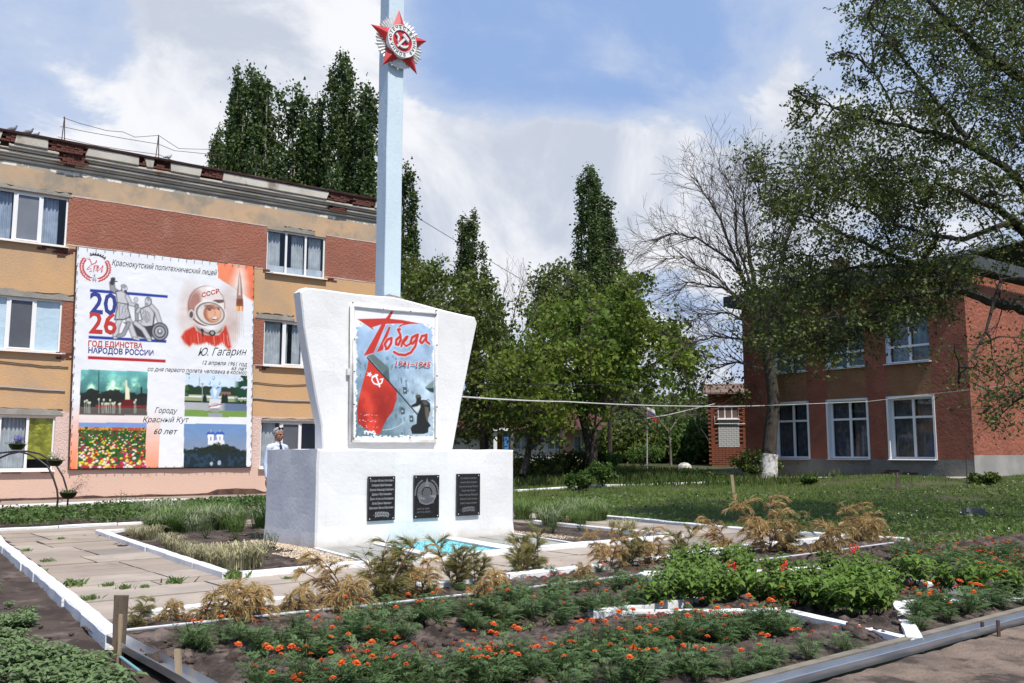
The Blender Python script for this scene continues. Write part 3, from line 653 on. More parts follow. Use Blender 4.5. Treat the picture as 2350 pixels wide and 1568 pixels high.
# cables along the facade
m_cable = mat('black_cable', (.03, .03, .03), None, rough=.7); m_cablew = mat('grey_cable', (.34, .33, .33), None, rough=.6)
for (pts, r_, mm, lab) in [([(-10, 3.33), (-8.2, 3.31), (-7.2, 3.27), (-6.1, 3.24)], .028, m_cablew, 'thick grey cable stapled along the yellow wall at the left edge'),
                      ([(-.45, 3.24), (.6, 3.19), (1.4, 3.2), (2.6, 3.17)], .024, m_cablew, 'thick cable between the banner and the white monument slab'),
                      ([(-10, 4.14), (-7.8, 4.02), (-6.9, 3.97), (-6.1, 3.97)], .016, m_cable, 'thin black cable under the second floor window at the left edge'),
                      ([(-.45, 3.78), (.8, 3.72), (1.6, 3.80), (2.4, 3.7)], .014, m_cable, 'thin black cable under the window right of the banner')]:
    P = []
    for (p, q) in zip(pts, pts[1:]):
        for k in range(6): t = k/6; P.append((p[0]+(q[0]-p[0])*t, .03, p[1]+(q[1]-p[1])*t+random.uniform(-.008, .008)))
    mb = MB(LB); mb.tube(P, r_, 5, caps=False); tag(mb.build('cable', mm), lab, 'cable')
# snow rail on the roof: two posts and three wires
rail = empty('roof_railing', LB(-6, -.6, 11.05), 'rusty wire railing with two leaning posts on the roof edge', 'railing')
m_rust = mat('rusty_steel', (.10, .06, .045), (.05, .035, .03), 8, .8)
def RP(px, py): s_, z_ = LB.px(px, py, -.6); return (s_, -.6, z_)
for px, py, q in ((148, 268, 326), (364, 310, 364)):
    for dx in (-5, 2):
        mb = MB(LB); mb.tube([RP(px, py), RP(px+dx-2, q)], .016, 5); mb.build('post', m_rust, rail)
for W_ in ([(144, 270), (150, 272), (185, 284), (215, 292), (245, 300), (282, 303), (310, 315), (364, 311), (385, 325), (410, 341), (430, 342), (520, 344)], [(138, 291), (148, 292), (200, 303), (290, 319), (364, 331), (400, 346), (520, 358)], [(132, 314), (150, 318), (220, 334), (290, 345), (364, 355), (400, 370), (440, 378)]):
    mb = MB(LB); mb.tube([RP(*p) for p in W_], .010, 4, caps=False); mb.build('wire', m_rust, rail)
# pigeons
def pigeon(px, py, Lm, lab, facing=1, white=False):
    a, z = LB.px(px, py, .1); p = Vector(LB(a, .1, z)); e = empty('pigeon', tuple(p), lab, 'pigeon', 'pigeons on the roof edge')
    mb = MB(); d = Vector((LB.d.x, LB.d.y, 0))*facing
    P = [(-.17, .03), (-.10, .05), (-.04, .075), (.03, .09), (.07, .13), (.085, .165), (.10, .19), (.125, .185)]; rr = [.012, .03, .052, .058, .038, .024, .024, .006]
    mb.tube([p+d*x*Lm+Vector((0, 0, zz*Lm)) for x, zz in P], [q*Lm for q in rr], 8); mb.tube([p+d*.02+Vector((.012, 0, .05)), p+d*.03+Vector((.012, 0, -.01))], .005, 4); mb.tube([p+d*.02-Vector((.012, 0, -.05)), p+d*.03-Vector((.012, 0, .01))], .005, 4)
    mb.build('body', mat('pigeon_grey', (.14, .14, .17), (.22, .22, .25), 14, .7) if not white else mat('pigeon_pale', (.65, .65, .66), (.10, .10, .11), 22, .7), e, smooth=True)
pigeon(27, 304, 1.2, 'dark pigeon nearest the left edge on the rusty roof'); pigeon(64, 311, 1.25, 'grey pigeon sitting upright, middle one of the three at left'); pigeon(82, 315, .9, 'small grey pigeon, right one of the three at left'); pigeon(386, 366, 1.0, 'pale speckled pigeon on the roof beside the right railing post', 1, True)
from mathutils.geometry import delaunay_2d_cdt
# ============================================================ the monument
MF = Frame(uv(0, 2.1), 51)                        # front plane of the pedestal; d > 0 towards the viewer
def soft_block(name, outline, d0, d1, m, parent, fr, step=.22, amp=.012, rnd=.03, flare=0.0, base=0.0):
    """a plastered slab: outline (s, z) in the wall plane, from depth d0 (front) to d1, edges worn round"""
    pts = []
    n0 = len(outline)
    for i in range(n0):
        p, q = outline[i], outline[(i+1) % n0]; L = math.hypot(q[0]-p[0], q[1]-p[1]); n = max(1, int(L/step))
        for k in range(n): pts.append((p[0]+(q[0]-p[0])*k/n, p[1]+(q[1]-p[1])*k/n))
    cs = sum(p[0] for p in pts)/len(pts); cz = sum(p[1] for p in pts)/len(pts); n = len(pts)
    def jig(s, z, d):
        w = mnoise.noise(Vector((s*1.7, z*1.7, d*2)))*amp*1.6+mnoise.noise(Vector((s*6, z*6, d*6)))*amp*.6
        f = flare*max(0, (.35-(z-base))/.35)**2
        return (s+w+(f if s > cs else -f), d+w+(f if d > (d0+d1)/2 else -f), z+(w if z > base+.05 else 0))
    rings = []; ds = [(d0, rnd)]+[(d0+(d1-d0)*t, 0) for t in ([.0]+[k/max(1, int(abs(d1-d0)/step)) for k in range(1, max(1, int(abs(d1-d0)/step)))]+[1.0])]+[(d1, rnd)]
    sg = 1 if d1 > d0 else -1
    dl = [(d0, rnd)]+[(d0+sg*rnd, 0)]+[(d0+(d1-d0)*t, 0) for t in [k/8 for k in range(1, 8)]]+[(d1-sg*rnd, 0)]+[(d1, rnd)]
    mb = MB(fr); n = len(pts)
    def inset(p, r):
        L = math.hypot(p[0]-cs, p[1]-cz) or 1; return (p[0]-math.copysign(min(r, abs(p[0]-cs)), p[0]-cs), p[1]-(r if p[1] > cz else 0))
    vs = []
    for d, r in dl:
        for p in pts: vs.append(jig(*inset(p, r), d))
    k = len(dl); fs = [(j*n+i, j*n+(i+1) % n, (j+1)*n+(i+1) % n, (j+1)*n+i) for j in range(k-1) for i in range(n)]
    mb.add(vs, fs)
    # dense caps
    for (d, r, rev) in ((d0, rnd, 0), (d1, rnd, 1)):
        ip = [inset(p, r) for p in pts]; xs2 = [p[0] for p in ip]; zs2 = [p[1] for p in ip]; g2 = []
        a = min(xs2)+step*.5
        while a < max(xs2):
            b = min(zs2)+step*.5
            while b < max(zs2):
                c2 = False
                for i in range(len(ip)):
                    (x0, y0), (x1, y1) = ip[i], ip[(i+1) % len(ip)]
                    if (y0 > b) != (y1 > b) and a < (x1-x0)*(b-y0)/(y1-y0)+x0: c2 = not c2
                if c2 and min(math.hypot(a-p[0], b-p[1]) for p in ip) > step*.4: g2.append((a, b))
                b += step
            a += step
        res = delaunay_2d_cdt([Vector(p) for p in ip+g2], [], [list(range(len(ip)))], 1, 1e-6)
        mb.add([jig(q.x, q.y, d) for q in res[0]], [tuple(f) for f in res[2]])
    return mb.build(name, m, parent)
m_mon = mat('monument_whitewash', (.77, .77, .765), (.73, .73, .725), 1.6, .85, .006, 20, c3=(.68, .66, .62), s3=2.2, t3=(.62, .80), bdet=8)
m_mon2 = mat('pedestal_whitewash', (.76, .76, .755), (.71, .71, .705), 1.2, .85, .006, 17, c3=(.66, .62, .57), s3=1.7, t3=(.62, .80), bdet=9)
for m_, zt in ((m_mon2, .20), (m_mon, 1.60)):
    t = m_.node_tree; pb = t.nodes['Principled BSDF']; src = pb.inputs['Base Color'].links[0].from_socket; tcn = t.nodes.new('ShaderNodeTexCoord'); sp3 = t.nodes.new('ShaderNodeSeparateXYZ'); t.links.new(tcn.outputs['Object'], sp3.inputs[0])
    mp = t.nodes.new('ShaderNodeMapping'); mp.inputs['Scale'].default_value = (4.5, 4.5, .35); t.links.new(tcn.outputs['Object'], mp.inputs[0])
    streak = M(t, 'MULTIPLY', SS(t, NZ(t, mp.outputs[0], 1.6, 6, .6), .54, .78), .30)
    hgt = M(t, 'ADD', sp3.outputs[2], M(t, 'MULTIPLY', NZ(t, tcn.outputs['Object'], 3.0, 6, .65), -.28)); low = M(t, 'MULTIPLY', SS(t, hgt, (zt-.13 if zt < 1 else zt-.10), (zt-.36 if zt < 1 else zt-.26)), .55 if zt < 1 else .25)
    c = MIX(t, streak, src, (.56, .54, .50)); c = MIX(t, low, c, (.42, .35, .27)); t.links.new(c, pb.inputs['Base Color'])
mon = empty('monument', MF(3.9, -.8, 0), 'whitewashed memorial: low pedestal, flaring slab and pale blue obelisk with a red star order', 'monument')
soft_block('pedestal', [(2.10, 0), (5.80, 0.0), (5.80, 1.44), (2.10, 1.445)], 0, -1.78, m_mon2, mon, MF, flare=.015, amp=.012)
sl = [(2.43, 1.43), (4.86, 1.43), (5.02, 2.25), (5.36, 3.66), (5.30, 3.75), (4.75, 3.80), (4.2, 3.87), (3.6, 3.93), (2.95, 3.90), (2.08, 3.92), (1.99, 3.84), (2.06, 3.30), (2.24, 2.45), (2.40, 1.80)]
SF = Frame(uv(0, 2.58), 51)
soft_block('slab', sl, 0, -.27, m_mon, mon, SF, amp=.010, rnd=.022)
# pole
m_blue = mat('pale_blue_paint', (.60, .71, .77), (.56, .67, .74), 1.5, .75, .005, 16, c3=(.42, .50, .54), s3=5, t3=(.68, .76), bdet=8)
PF = Frame(uv(0, 2.90), 51)
def pole_ring(z): w = .163-.0022*(z-4)*1.0; return w
soft_block('obelisk', [(3.65, 1.43), (3.975, 1.43), (3.955, 11.6), (3.80, 12.3), (3.645, 11.6)], 0, -.31, m_blue, mon, PF, step=.8, amp=.004, rnd=.010)
mb = MB(PF); mb.prism([(3.56, 3.86), (4.04, 3.82), (4.0, 3.97), (3.88, 4.0), (3.70, 4.02), (3.60, 3.98)], .07, -.36, axis='y'); mb.build('mortar_collar', m_grey, mon)
# ---- order star on the pole
EF = Frame(uv(0, 2.90), 51); ES = 3.815; EZ = 8.45
em = empty('star_emblem', EF(ES, .06, EZ), 'red enamelled star with silver rays and hammer and sickle, fixed to the obelisk', 'emblem')
m_sil = mat('silver_paint', (.78, .78, .78), (.72, .72, .72), 9, .45, .0, 30, metal=.1, spec=.5); m_redp = mat('red_paint', (.52, .028, .030), (.47, .028, .03), 3, .42, spec=.5); m_wp = mat('white_paint', (.80, .79, .77), None, rough=.5); m_blk = mat('dark_lettering', (.05, .04, .04), None, rough=.6)
def ang(a, r, z=0): a = R(a); return (ES+r*math.cos(a), EZ+r*math.sin(a))
TILT = 2
for k in range(5):                                # pleated silver fans between the red points
    ca = 90+36+72*k+TILT; mb = MB(EF); n = 7; rows = []
    for j in range(n*2+1):
        a = ca-27+54*j/(n*2); t = abs(j/(n*2)-.5)*2; rr = (.455 if j % 2 == 0 else .425)*(1+.10*(1-t)*(j % 4 == 2)); dd = .082 if j % 2 == 0 else .060
        rows.append((ang(a, .25), ang(a, rr), dd))
    vs = []
    for p, q, dd in rows: vs += [(p[0], dd, p[1]), (q[0], dd, q[1]), (q[0], dd-.02, q[1]), (p[0], dd-.02, p[1])]
    mb.add(vs, [(j*4+a_, j*4+(a_+1) % 4, j*4+4+(a_+1) % 4, j*4+4+a_) for j in range(n*2) for a_ in range(4)]+[(0, 1, 2, 3), tuple(n*8+a_ for a_ in (3, 2, 1, 0))]); mb.build('ray_fan', m_sil, em)
for k in range(5):
    a = 90+72*k+TILT; mb = MB(EF); L, b0, b1 = ang(a, .60), ang(a-36, .262), ang(a+36, .262); c = ang(a, .24)
    mb.add([(L[0], .085, L[1]), (b0[0], .095, b0[1]), (b1[0], .095, b1[1]), (c[0], .16, c[1]), (ang(a, .36)[0], .145, ang(a, .36)[1]), (ES, .06, EZ)], [(1, 0, 4), (0, 2, 4), (1, 4, 3), (4, 2, 3), (0, 1, 5), (0, 5, 2)]); mb.build('star_point', m_redp, em)
def disc(r0, r1, d0, d1, m, name, n=48):
    mb = MB(EF); vs = []
    for rr, dd in ((r0, d0), (r0, d1), (r1, d1), (r1, d0)):
        for j in range(n): p = ang(360*j/n, rr); vs.append((p[0], dd, p[1]))
    mb.add(vs, [(a*n+j, a*n+(j+1) % n, (a+1)*n+(j+1) % n, (a+1)*n+j) for a in range(3) for j in range(n)]); mb.build(name, m, em)
disc(.195, .285, .10, .180, m_wp, 'white_ring'); disc(.0005, .195, .10, .165, m_redp, 'red_disc'); disc(.280, .290, .178, .187, m_sil, 'ring_rim'); disc(.192, .201, .178, .187, m_sil, 'ring_rim')
def ring_text(txt, a0, a1, flip):
    n = len(txt)
    for i_, ch in enumerate(txt):
        if ch == ' ': continue
        a = a0+(a1-a0)*i_/(n-1); co, F = text_mesh(ch, .078, 0, .0015); co[:, 0] -= (co[:, 0].max()+co[:, 0].min())/2; co[:, 1] -= .027
        rr = .24; th = R(a); rx = -(math.pi/2-th); c, s_ = math.cos(rx), math.sin(rx)
        x = co[:, 0]*c-co[:, 1]*s_+ES+rr*math.cos(th); z = co[:, 0]*s_+co[:, 1]*c+EZ+rr*math.sin(th)
        npmesh('letter', np.array([EF(p, .184, q) for p, q in zip(x, z)]), F, m_blk, em)
ring_text('ОТЕЧЕСТВЕННАЯ ВОЙНА', 172, -152, 0)
mb = MB(EF); P5 = []
for k in range(10): a = R(90+36*k); r_ = .028 if k % 2 == 0 else .011; P5.append((ES-.238+r_*math.cos(a), EZ-.03+r_*math.sin(a)))
mb.prism(P5, .181, .190, axis='y'); mb.build('small_star', m_redp, em)
mb = MB(EF)                                       # hammer and sickle, silver, in relief
hp = lambda x, y: (ES+x, EZ+y)
c45, s45 = math.cos(R(50)), math.sin(R(50)); rot = lambda x, y: hp(x*c45-y*s45, x*s45+y*c45)
mb.prism([rot(-.16, -.018), rot(.09, -.018), rot(.09, .018), rot(-.16, .018)], .166, .20, axis='y'); mb.build('hammer_handle', m_sil, em)
mb = MB(EF); mb.prism([rot(.07, -.085), rot(.125, -.055), rot(.125, .07), rot(.07, .07)], .168, .205, axis='y'); mb.build('hammer_head', m_sil, em)
mb = MB(EF); arc = []; 
for j in range(13):
    t = j/12; a = R(-25-150*t); w = .004+.020*math.sin(math.pi*min(1, t*1.15+.05)); arc.append((a, w))
outer = [hp(.012+(.105+w)*math.cos(a)*1.05, .0+(.105+w*.6)*math.sin(a)-.005) for a, w in arc]; inner = [hp(.012+(.105-w)*math.cos(a)*1.05, .0+(.105-w)*math.sin(a)-.005) for a, w in arc][::-1]
mb.prism(outer+inner, .167, .196, axis='y'); mb.build('sickle_blade', m_sil, em)
mb = MB(EF); mb.prism([hp(-.105, -.02), hp(-.075, -.02), hp(-.062, .055), hp(-.115, .115), hp(-.14, .09), hp(-.10, .05)], .167, .197, axis='y'); mb.build('sickle_handle', m_sil, em)
# ---- black granite plaques
m_gran = mat('black_granite', (.012, .012, .014), (.022, .022, .026), 60, .12, spec=.6); m_eng = mat('engraving', (.30, .30, .31), None, rough=.7); m_eng2 = mat('faint_engraving', (.17, .17, .18), None, rough=.7); m_gold = mat('brass_edge', (.5, .4, .12), None, rough=.4, metal=.6)
def plaque(s0, s1, z0, z1, lab):
    e = empty('plaque', MF((s0+s1)/2, .02, z0), lab, 'plaque', 'granite plaques on the pedestal'); mb = MB(MF); mb.box((s0, .012, z0), (s1, .045, z1)); mb.build('granite_slab', m_gran, e)
    for a, b in ((s0+.03, z0+.03), (s1-.03, z0+.03), (s0+.03, z1-.03), (s1-.03, z1-.03)):
        mb = MB(MF); n = 8; vs = [(a+.009*math.cos(k*math.pi/4), .046, b+.009*math.sin(k*math.pi/4)) for k in range(8)]+[(a, .056, b)]; mb.add(vs, [(k, (k+1) % 8, 8) for k in range(8)]); mb.build('screw', m_sil, e)
    return e
def branch(e, s, z, w, m, fl=1):
    mb = MB(MF); P = [(s-fl*w/2+fl*w*t, z+.018*math.sin(t*3)) for t in np.linspace(0, 1, 12)]
    for k in range(11): mb.prism([P[k], P[k+1], (P[k+1][0], P[k+1][1]+.004), (P[k][0], P[k][1]+.004)], .0455, .0463, axis='y')
    for k in range(1, 10):
        for sg in (1, -1):
            a = R(60*sg+(180 if fl < 0 else 0)) if fl > 0 else R(180-60*sg); p = P[k]; L = .05
            q = (p[0]+L*math.cos(a), p[1]+L*math.sin(a)); nx, ny = -math.sin(a)*.009, math.cos(a)*.009; mid = ((p[0]+q[0])/2, (p[1]+q[1])/2)
            mb.prism([p, (mid[0]+nx, mid[1]+ny), q, (mid[0]-nx, mid[1]-ny)], .0455, .0464, axis='y')
    mb.build('engraved_branch', m, e)
p1 = plaque(2.93, 3.40, .37, 1.035, 'left black granite plaque with seven engraved names, the brightest lettering')
p2 = plaque(3.75, 4.22, .37, 1.04, 'middle black granite plaque engraved with a round order and 1941 1945')
p3 = plaque(4.57, 5.035, .375, 1.05, 'right black granite plaque with seven faintly engraved names')
for i_, t in enumerate(['Синицын Михаил Никитович', 'Солодков Юрий Яковлевич', 'Бузенко Александр Семёнович', 'Дорошин Петр Алексеевич', 'Ёлшин Антонина Николаевна', 'Зотов Лукьян Иванович', 'Красношеин Василий Васильевич']): letter('engraved_name', t, MF, 3.165, .955-.068*i_, .048, m_eng, p1, .0460, width=[.41, .36, .42, .35, .41, .34, .43][i_], shear=.2, align='CENTER', bold=.001)
for i_, t in enumerate(['Катунов Иван Михайлович', 'Кузьменко Фёдор Захарович', 'Корнилов Александр Павлович', 'Ломакин Иван Иванович', 'Павлов Александр Фёдорович', 'Прокопчук Павел Иванович', 'Сокович Андрей Сергеевич']): letter('engraved_name', t, MF, 4.80, .965-.067*i_, .045, m_eng2, p3, .0460, width=[.33, .34, .38, .29, .38, .35, .34][i_], shear=.2, align='CENTER')
branch(p1, 3.17, .45, .30, m_eng, -1); branch(p3, 4.80, .465, .30, m_eng2, 1)
letter('engraved_line', 'НИКТО НЕ ЗАБЫТ', MF, 3.80, .505, .036, m_eng2, p2, .0460, width=.24, shear=.2); letter('engraved_line', 'НИЧТО НЕ ЗАБЫТО', MF, 3.80, .455, .036, m_eng2, p2, .0460, width=.26, shear=.2)
mb = MB(MF); cx, cz = 3.985, .76
def C2(r, a): return (cx+r*math.cos(R(a)), cz+r*math.sin(R(a)))
for k in range(32):
    a = -30+240*k/31; mb.prism([C2(.10, a-2.2), C2(.17, a-2.6), C2(.187, a), C2(.17, a+2.6), C2(.10, a+2.2)], .0455, .0463, axis='y')
mb.prism([C2(.105, 66), C2(.24, 90), C2(.105, 114)], .0462, .0468, axis='y')
for k in range(24): mb.prism([C2(.165, 180+7.5*k), C2(.165, 187.5+7.5*k), C2(.182, 187.5+7.5*k), C2(.182, 180+7.5*k)], .0455, .0463, axis='y')
for sg in (1, -1):
    for k in range(11): a = 90+sg*(22+7*k); mb.prism([C2(.20, a), C2(.222, a+sg*1), C2(.235, a+sg*7), C2(.212, a+sg*6)], .0455, .0463, axis='y')
mb.build('engraved_order', m_eng2, p2)
mb = MB(MF); mb.prism([(3.83, .73), (4.13, .73), (4.12, .60), (4.05, .59), (3.985, .58), (3.90, .59), (3.84, .62)], .0455, .0462, axis='y'); mb.prism([C2(.09, 60), C2(.09, 120), C2(.09, 180), C2(.09, 240), C2(.09, 300), C2(.09, 0)], .0455, .0461, axis='y'); mb.build('engraved_ribbon', mat('mid_engraving', (.09, .09, .095), None, rough=.6), p2)
letter('engraved_year', '1941', MF, 3.85, .655, .065, m_eng, p2, .0470, width=.10); letter('engraved_year', '1945', MF, 4.04, .685, .065, m_eng, p2, .0470, width=.11)
# ---- poster
SP = SF
def zp(x, y, off=.03): s_, z_ = SF.px((860+x*.24225)/1.0894, (740+y*.24225)/1.0894, off); return (s_, z_)
pst = empty('poster', SF(3.7, .03, 1.6), 'victory poster of red flag and soldier in a white pipe frame on the slab', 'poster')
cv = Canvas(2.90, 4.50, 1.585, 3.77, .0085, (236, 236, 238))
X, Y = cv.X, cv.Y
q = [zp(130, 330), zp(200, 285), zp(800, 290), zp(905, 350), zp(915, 600), zp(930, 900), zp(918, 1450), zp(118, 1455), zp(122, 1000), zp(130, 600)]
mk = cv.pm(q, .05); rag = cv.fbm(26, 3, 3); mk = np.clip((mk-.5+(rag-.5)*.9)*6+.5, 0, 1)
top = zp(0, 290)[1]; mid = zp(0, 700)[1]; bot = zp(0, 1450)[1]
f1 = cv.fbm(5, 5, 5); f2 = cv.fbm(14, 6, 4); t = np.clip((top-Y)/(top-bot), 0, 1)[..., None]
bluec = np.array([168, 196, 226])/255; tealc = np.array([88, 112, 122])/255; palec = np.array([196, 214, 228])/255
col = bluec*(1-t)+tealc*t; rt = np.clip((X-3.55)/.7, 0, 1)[..., None]*np.clip((t-.15)*3, 0, 1); col = col*(1-rt*.75)+palec*rt*.75
col = col*(.80+.42*f1[..., None])+(f2[..., None]-.5)*.16*np.clip(t*2.2, .15, 1)
cv.put(mk, np.clip(col, 0, 1))
rg = random.Random(5)
for k in range(150):                              # ruined blocks far below the flag
    x = rg.uniform(130, 760); y = rg.uniform(600, 1420)
    if x > 600 and y < 850: continue
    w, h = rg.uniform(8, 26), rg.uniform(14, 60); g = rg.choice([(58, 78, 84), (120, 140, 146), (78, 100, 104), (160, 176, 184)])
    cv.poly([zp(x, y), zp(x+w, y+w*.5), zp(x+w, y+h+w*.5), zp(x, y+h)], g, .35)
cv.poly([zp(240, 620), zp(300, 600), zp(460, 740), zp(400, 800)], (92, 108, 104), .9, .01); cv.poly([zp(400, 800), zp(460, 740), zp(470, 900), zp(430, 880)], (60, 78, 78), .8, .01)
cv.line([zp(400, 1385), zp(480, 1375), zp(560, 1345), zp(620, 1295)], .012, (180, 190, 190)); 
for x, y in ((600, 1190), (690, 1270), (625, 980)): cv.poly([zp(x-20, y-40), zp(x+20, y-35), zp(x+26, y+30), zp(x-14, y+36)], (70, 86, 90)); cv.ell(*zp(x, y), .018, .012, (190, 200, 200))
cv.poly([zp(835, 945), zp(925, 870), zp(925, 1000), zp(880, 985)], (120, 140, 142), 1, .01); cv.poly([zp(840, 955), zp(925, 950), zp(925, 1000), zp(890, 990)], (40, 62, 62), 1, .01)
for k in range(9): cv.ell(*zp(*[(865, 300), (925, 340), (880, 350), (940, 390), (905, 330), (135, 640), (128, 720), (910, 1300), (170, 290)][k]), .014, .014, (150, 185, 215), .9)
flag = [zp(*p) for p in [(250, 660), (330, 745), (440, 860), (540, 985), (540, 1060), (500, 1190), (440, 1270), (400, 1350), (370, 1430), (310, 1420), (300, 1400), (240, 1385), (190, 1350), (140, 1310), (130, 1180), (160, 1020), (205, 850), (240, 740)]]
cv.poly(flag, (202, 60, 44), 1, .008)
fm_ = cv.pm(flag); fold = .5+.5*np.sin((X*9+Y*4)+f1*5); cv.put(fm_*(1-fold)*.55*np.clip((zp(0, 850)[1]-Y)/.3, 0, 1), (110, 28, 26)); cv.put(fm_*np.clip(fold-.7, 0, 1)*1.2, (232, 92, 70))
for k in range(60):
    x = rg.uniform(150, 340); y = 1225+rg.uniform(-10, 10)+rg.choice([0, 60, 120, 180])
    cv.poly([zp(x, y), zp(x+rg.uniform(6, 18), y+2), zp(x+4, y+rg.uniform(3, 9))], (235, 235, 235), .8)
cv.line([zp(240, 640), zp(500, 930), zp(755, 1225)], .022, (38, 40, 38)); 
star_ = [];
for k in range(10): a = 80+36*k; r_ = (32 if k % 2 == 0 else 13); star_.append(zp(262+r_*math.cos(R(a)), 810+r_*math.sin(R(a))*.95))
cv.poly(star_, (245, 245, 245))
cv.line([zp(325, 815), zp(345, 870), zp(365, 935)], .028, (245, 245, 245)); cv.line([zp(298, 835), zp(342, 818)], .034, (245, 245, 245)); cv.line([zp(292, 830), zp(285, 870), zp(310, 905), zp(350, 918), zp(385, 900), zp(396, 865)], .022, (245, 245, 245)); cv.line([zp(372, 862), zp(402, 856)], .018, (245, 245, 245))
for pts, cc in (([(735, 1035), (760, 1018), (785, 1025), (795, 1050), (790, 1075), (850, 1075), (885, 1110), (890, 1180), (870, 1230), (860, 1290), (895, 1340), (870, 1360), (865, 1410), (820, 1425), (700, 1425), (685, 1370), (700, 1340), (745, 1320), (750, 1240), (770, 1190), (790, 1140), (745, 1140), (700, 1150), (690, 1130), (740, 1105), (745, 1070)], (36, 38, 36)), ([(830, 1140), (870, 1150), (880, 1230), (850, 1290), (835, 1230)], (96, 88, 76)), ([(735, 1035), (760, 1018), (785, 1025), (790, 1050), (740, 1055)], (80, 80, 66)), ([(800, 1090), (850, 1085), (870, 1120), (830, 1130)], (86, 82, 70)), ([(860, 1075), (890, 1085), (860, 1062)], (40, 40, 38)), ([(715, 1165), (745, 1145), (785, 1120), (775, 1170), (745, 1195)], (200, 205, 205))): cv.poly([zp(*p) for p in pts], cc, 1, .006)
for k in range(26): x = 160+rg.uniform(0, 740); cv.ell(*zp(x, 1455+rg.uniform(-14, 8)), rg.uniform(.01, .05), .006, (236, 236, 238))
for k in range(18): cv.ell(*zp(230+rg.uniform(-30, 90), 1415+rg.uniform(-20, 25)), .014, .012, (236, 236, 238))
word = [[(135, 240), (430, 232), (497, 145), (505, 165), (468, 236), (600, 250), (800, 290), (690, 290), (600, 305), (560, 340), (545, 345), (575, 305), (610, 285), (430, 290), (305, 590), (200, 620), (385, 295), (290, 325), (310, 358)],
        [(460, 318), (482, 320), (400, 560), (335, 585)], 
        [(430, 250), (497, 145), (505, 160), (470, 240)]]
for w in word: cv.poly([zp(*p) for p in w], (240, 240, 245), 1, .012)
for w in word:
    cv.poly([zp(*p) for p in w], (196, 60, 50), 1, .006)
def stroke(P, w):
    cv.line([zp(*p) for p in P], w*.00024*1.0+.0, (240, 240, 245)); 
strokes = [([(440, 545), (418, 500), (450, 450), (490, 435), (485, 490), (455, 540), (432, 550)], 21), ([(575, 345), (555, 350), (580, 400), (585, 450), (560, 505), (535, 500), (538, 455), (570, 425)], 21), ([(590, 520), (605, 470), (640, 425), (655, 420), (640, 450), (612, 480)], 19), ([(612, 490), (640, 520), (690, 490)], 17), ([(745, 405), (700, 430), (685, 480), (705, 495), (735, 460), (760, 400), (735, 520), (690, 585), (630, 612), (560, 605), (515, 580)], 21), ([(850, 405), (800, 415), (780, 470), (800, 490), (835, 450), (850, 400), (848, 470), (880, 495)], 20)]
for P, w in strokes: cv.line([zp(*p) for p in P], (w*1.45+12)*.00152, (240, 240, 245))
for P, w in strokes: cv.line([zp(*p) for p in P], w*1.45*.00152, (196, 60, 50))
m_print = vcmat('printed_sheet', .45, .4, .006)
wob = (cv.fbm(1.6, 9, 3)-.5)*.02
cv.mesh('printed_sheet', SF, .036, m_print, pst, wob)
m_lred = mat('print_red', (.50, .045, .035), None, rough=.5); m_lblack = mat('print_black', (.02, .02, .02), None, rough=.5); m_lblue = mat('print_blue', (.035, .05, .24), None, rough=.5)
a, z = zp(523, 722); b, z2 = zp(888, 735); letter('lettering', '1941–1945', SF, a, z, .115, mat('print_white', (.8, .8, .8), None), pst, .052, width=b-a+.01, rot=math.atan2(z2-z, b-a), shear=.2, bold=.006); letter('lettering', '1941–1945', SF, a, z, .115, m_lred, pst, .054, width=b-a, rot=math.atan2(z2-z, b-a), shear=.2, bold=.002)
# frame of white pipe
m_pipe = mat('white_pipe', (.74, .74, .72), (.60, .58, .55), 5, .5)
cs = [zp(78, 70, .05), zp(950, 160, .05), zp(945, 1505, .05), zp(62, 1505, .05)]; c2_ = [zp(100, 108, .05), zp(950, 188, .05), zp(940, 1490, .05), zp(92, 1488, .05)]
for p, q in ((cs[0], cs[3]), (c2_[0], c2_[1]), (cs[3], cs[2])): mb = MB(SF); mb.tube([(p[0], .05, p[1]), (q[0], .05, q[1])], .022, 8); mb.build('frame_pipe', m_pipe, pst, smooth=True)
for p, q in ((c2_[1], c2_[2]), (c2_[0], c2_[3]), (c2_[3], c2_[2])): mb = MB(SF); mb.tube([(p[0], .045, p[1]), (q[0], .045, q[1])], .014, 8); mb.build('frame_pipe', m_pipe, pst, smooth=True)
for p in [zp(x, y) for x, y in ((78, 72), (395, 138), (675, 162), (940, 190), (97, 448), (947, 510), (94, 783), (947, 828), (94, 1122), (947, 1148), (90, 1470), (940, 1470), (672, 1465), (940, 155), (65, 1500))]:
    mb = MB(SF); mb.tube([(p[0], .05, p[1]), (p[0], .079, p[1])], .010, 6); mb.build('bolt', m_rust, pst)
mb = MB(SF); p = zp(45, 785); mb.box((p[0]-.03, 0, p[1]-.05), (p[0]+.03, .06, p[1]+.05)); mb.build('bracket', m_pipe, pst)
# ============================================================ banner on the building
def bz(X_, Y_, x0=170, y0=600, k=490/2260.): s_, z_ = LB.px((x0+X_*k)/1.0894, (y0+Y_*k)/1.0894, .12); return (s_, z_)
def b2(X_, Y_): return bz(X_, Y_, 170, 880, 490/2350.)
ban = empty('banner', LB(-3.3, .12, .9), 'large printed banner of a polytechnic lyceum with four photographs, on the yellow wall', 'banner')
q0, q1, q2, q3 = b2(15, 1405), b2(2200, 1378), bz(2148, 305), bz(105, 80)
cv = Canvas(-6.20, -.33, .86, 7.98, .0185, (228, 230, 234)); X, Y = cv.X, cv.Y
outl = [q0, q1, q2, q3]
sh = cv.fbm(.8, 2, 3); cv.c *= (.985+.03*sh)[..., None]
def clampx(a, lo, hi): return np.clip((a-lo)/(hi-lo), 0, 1)
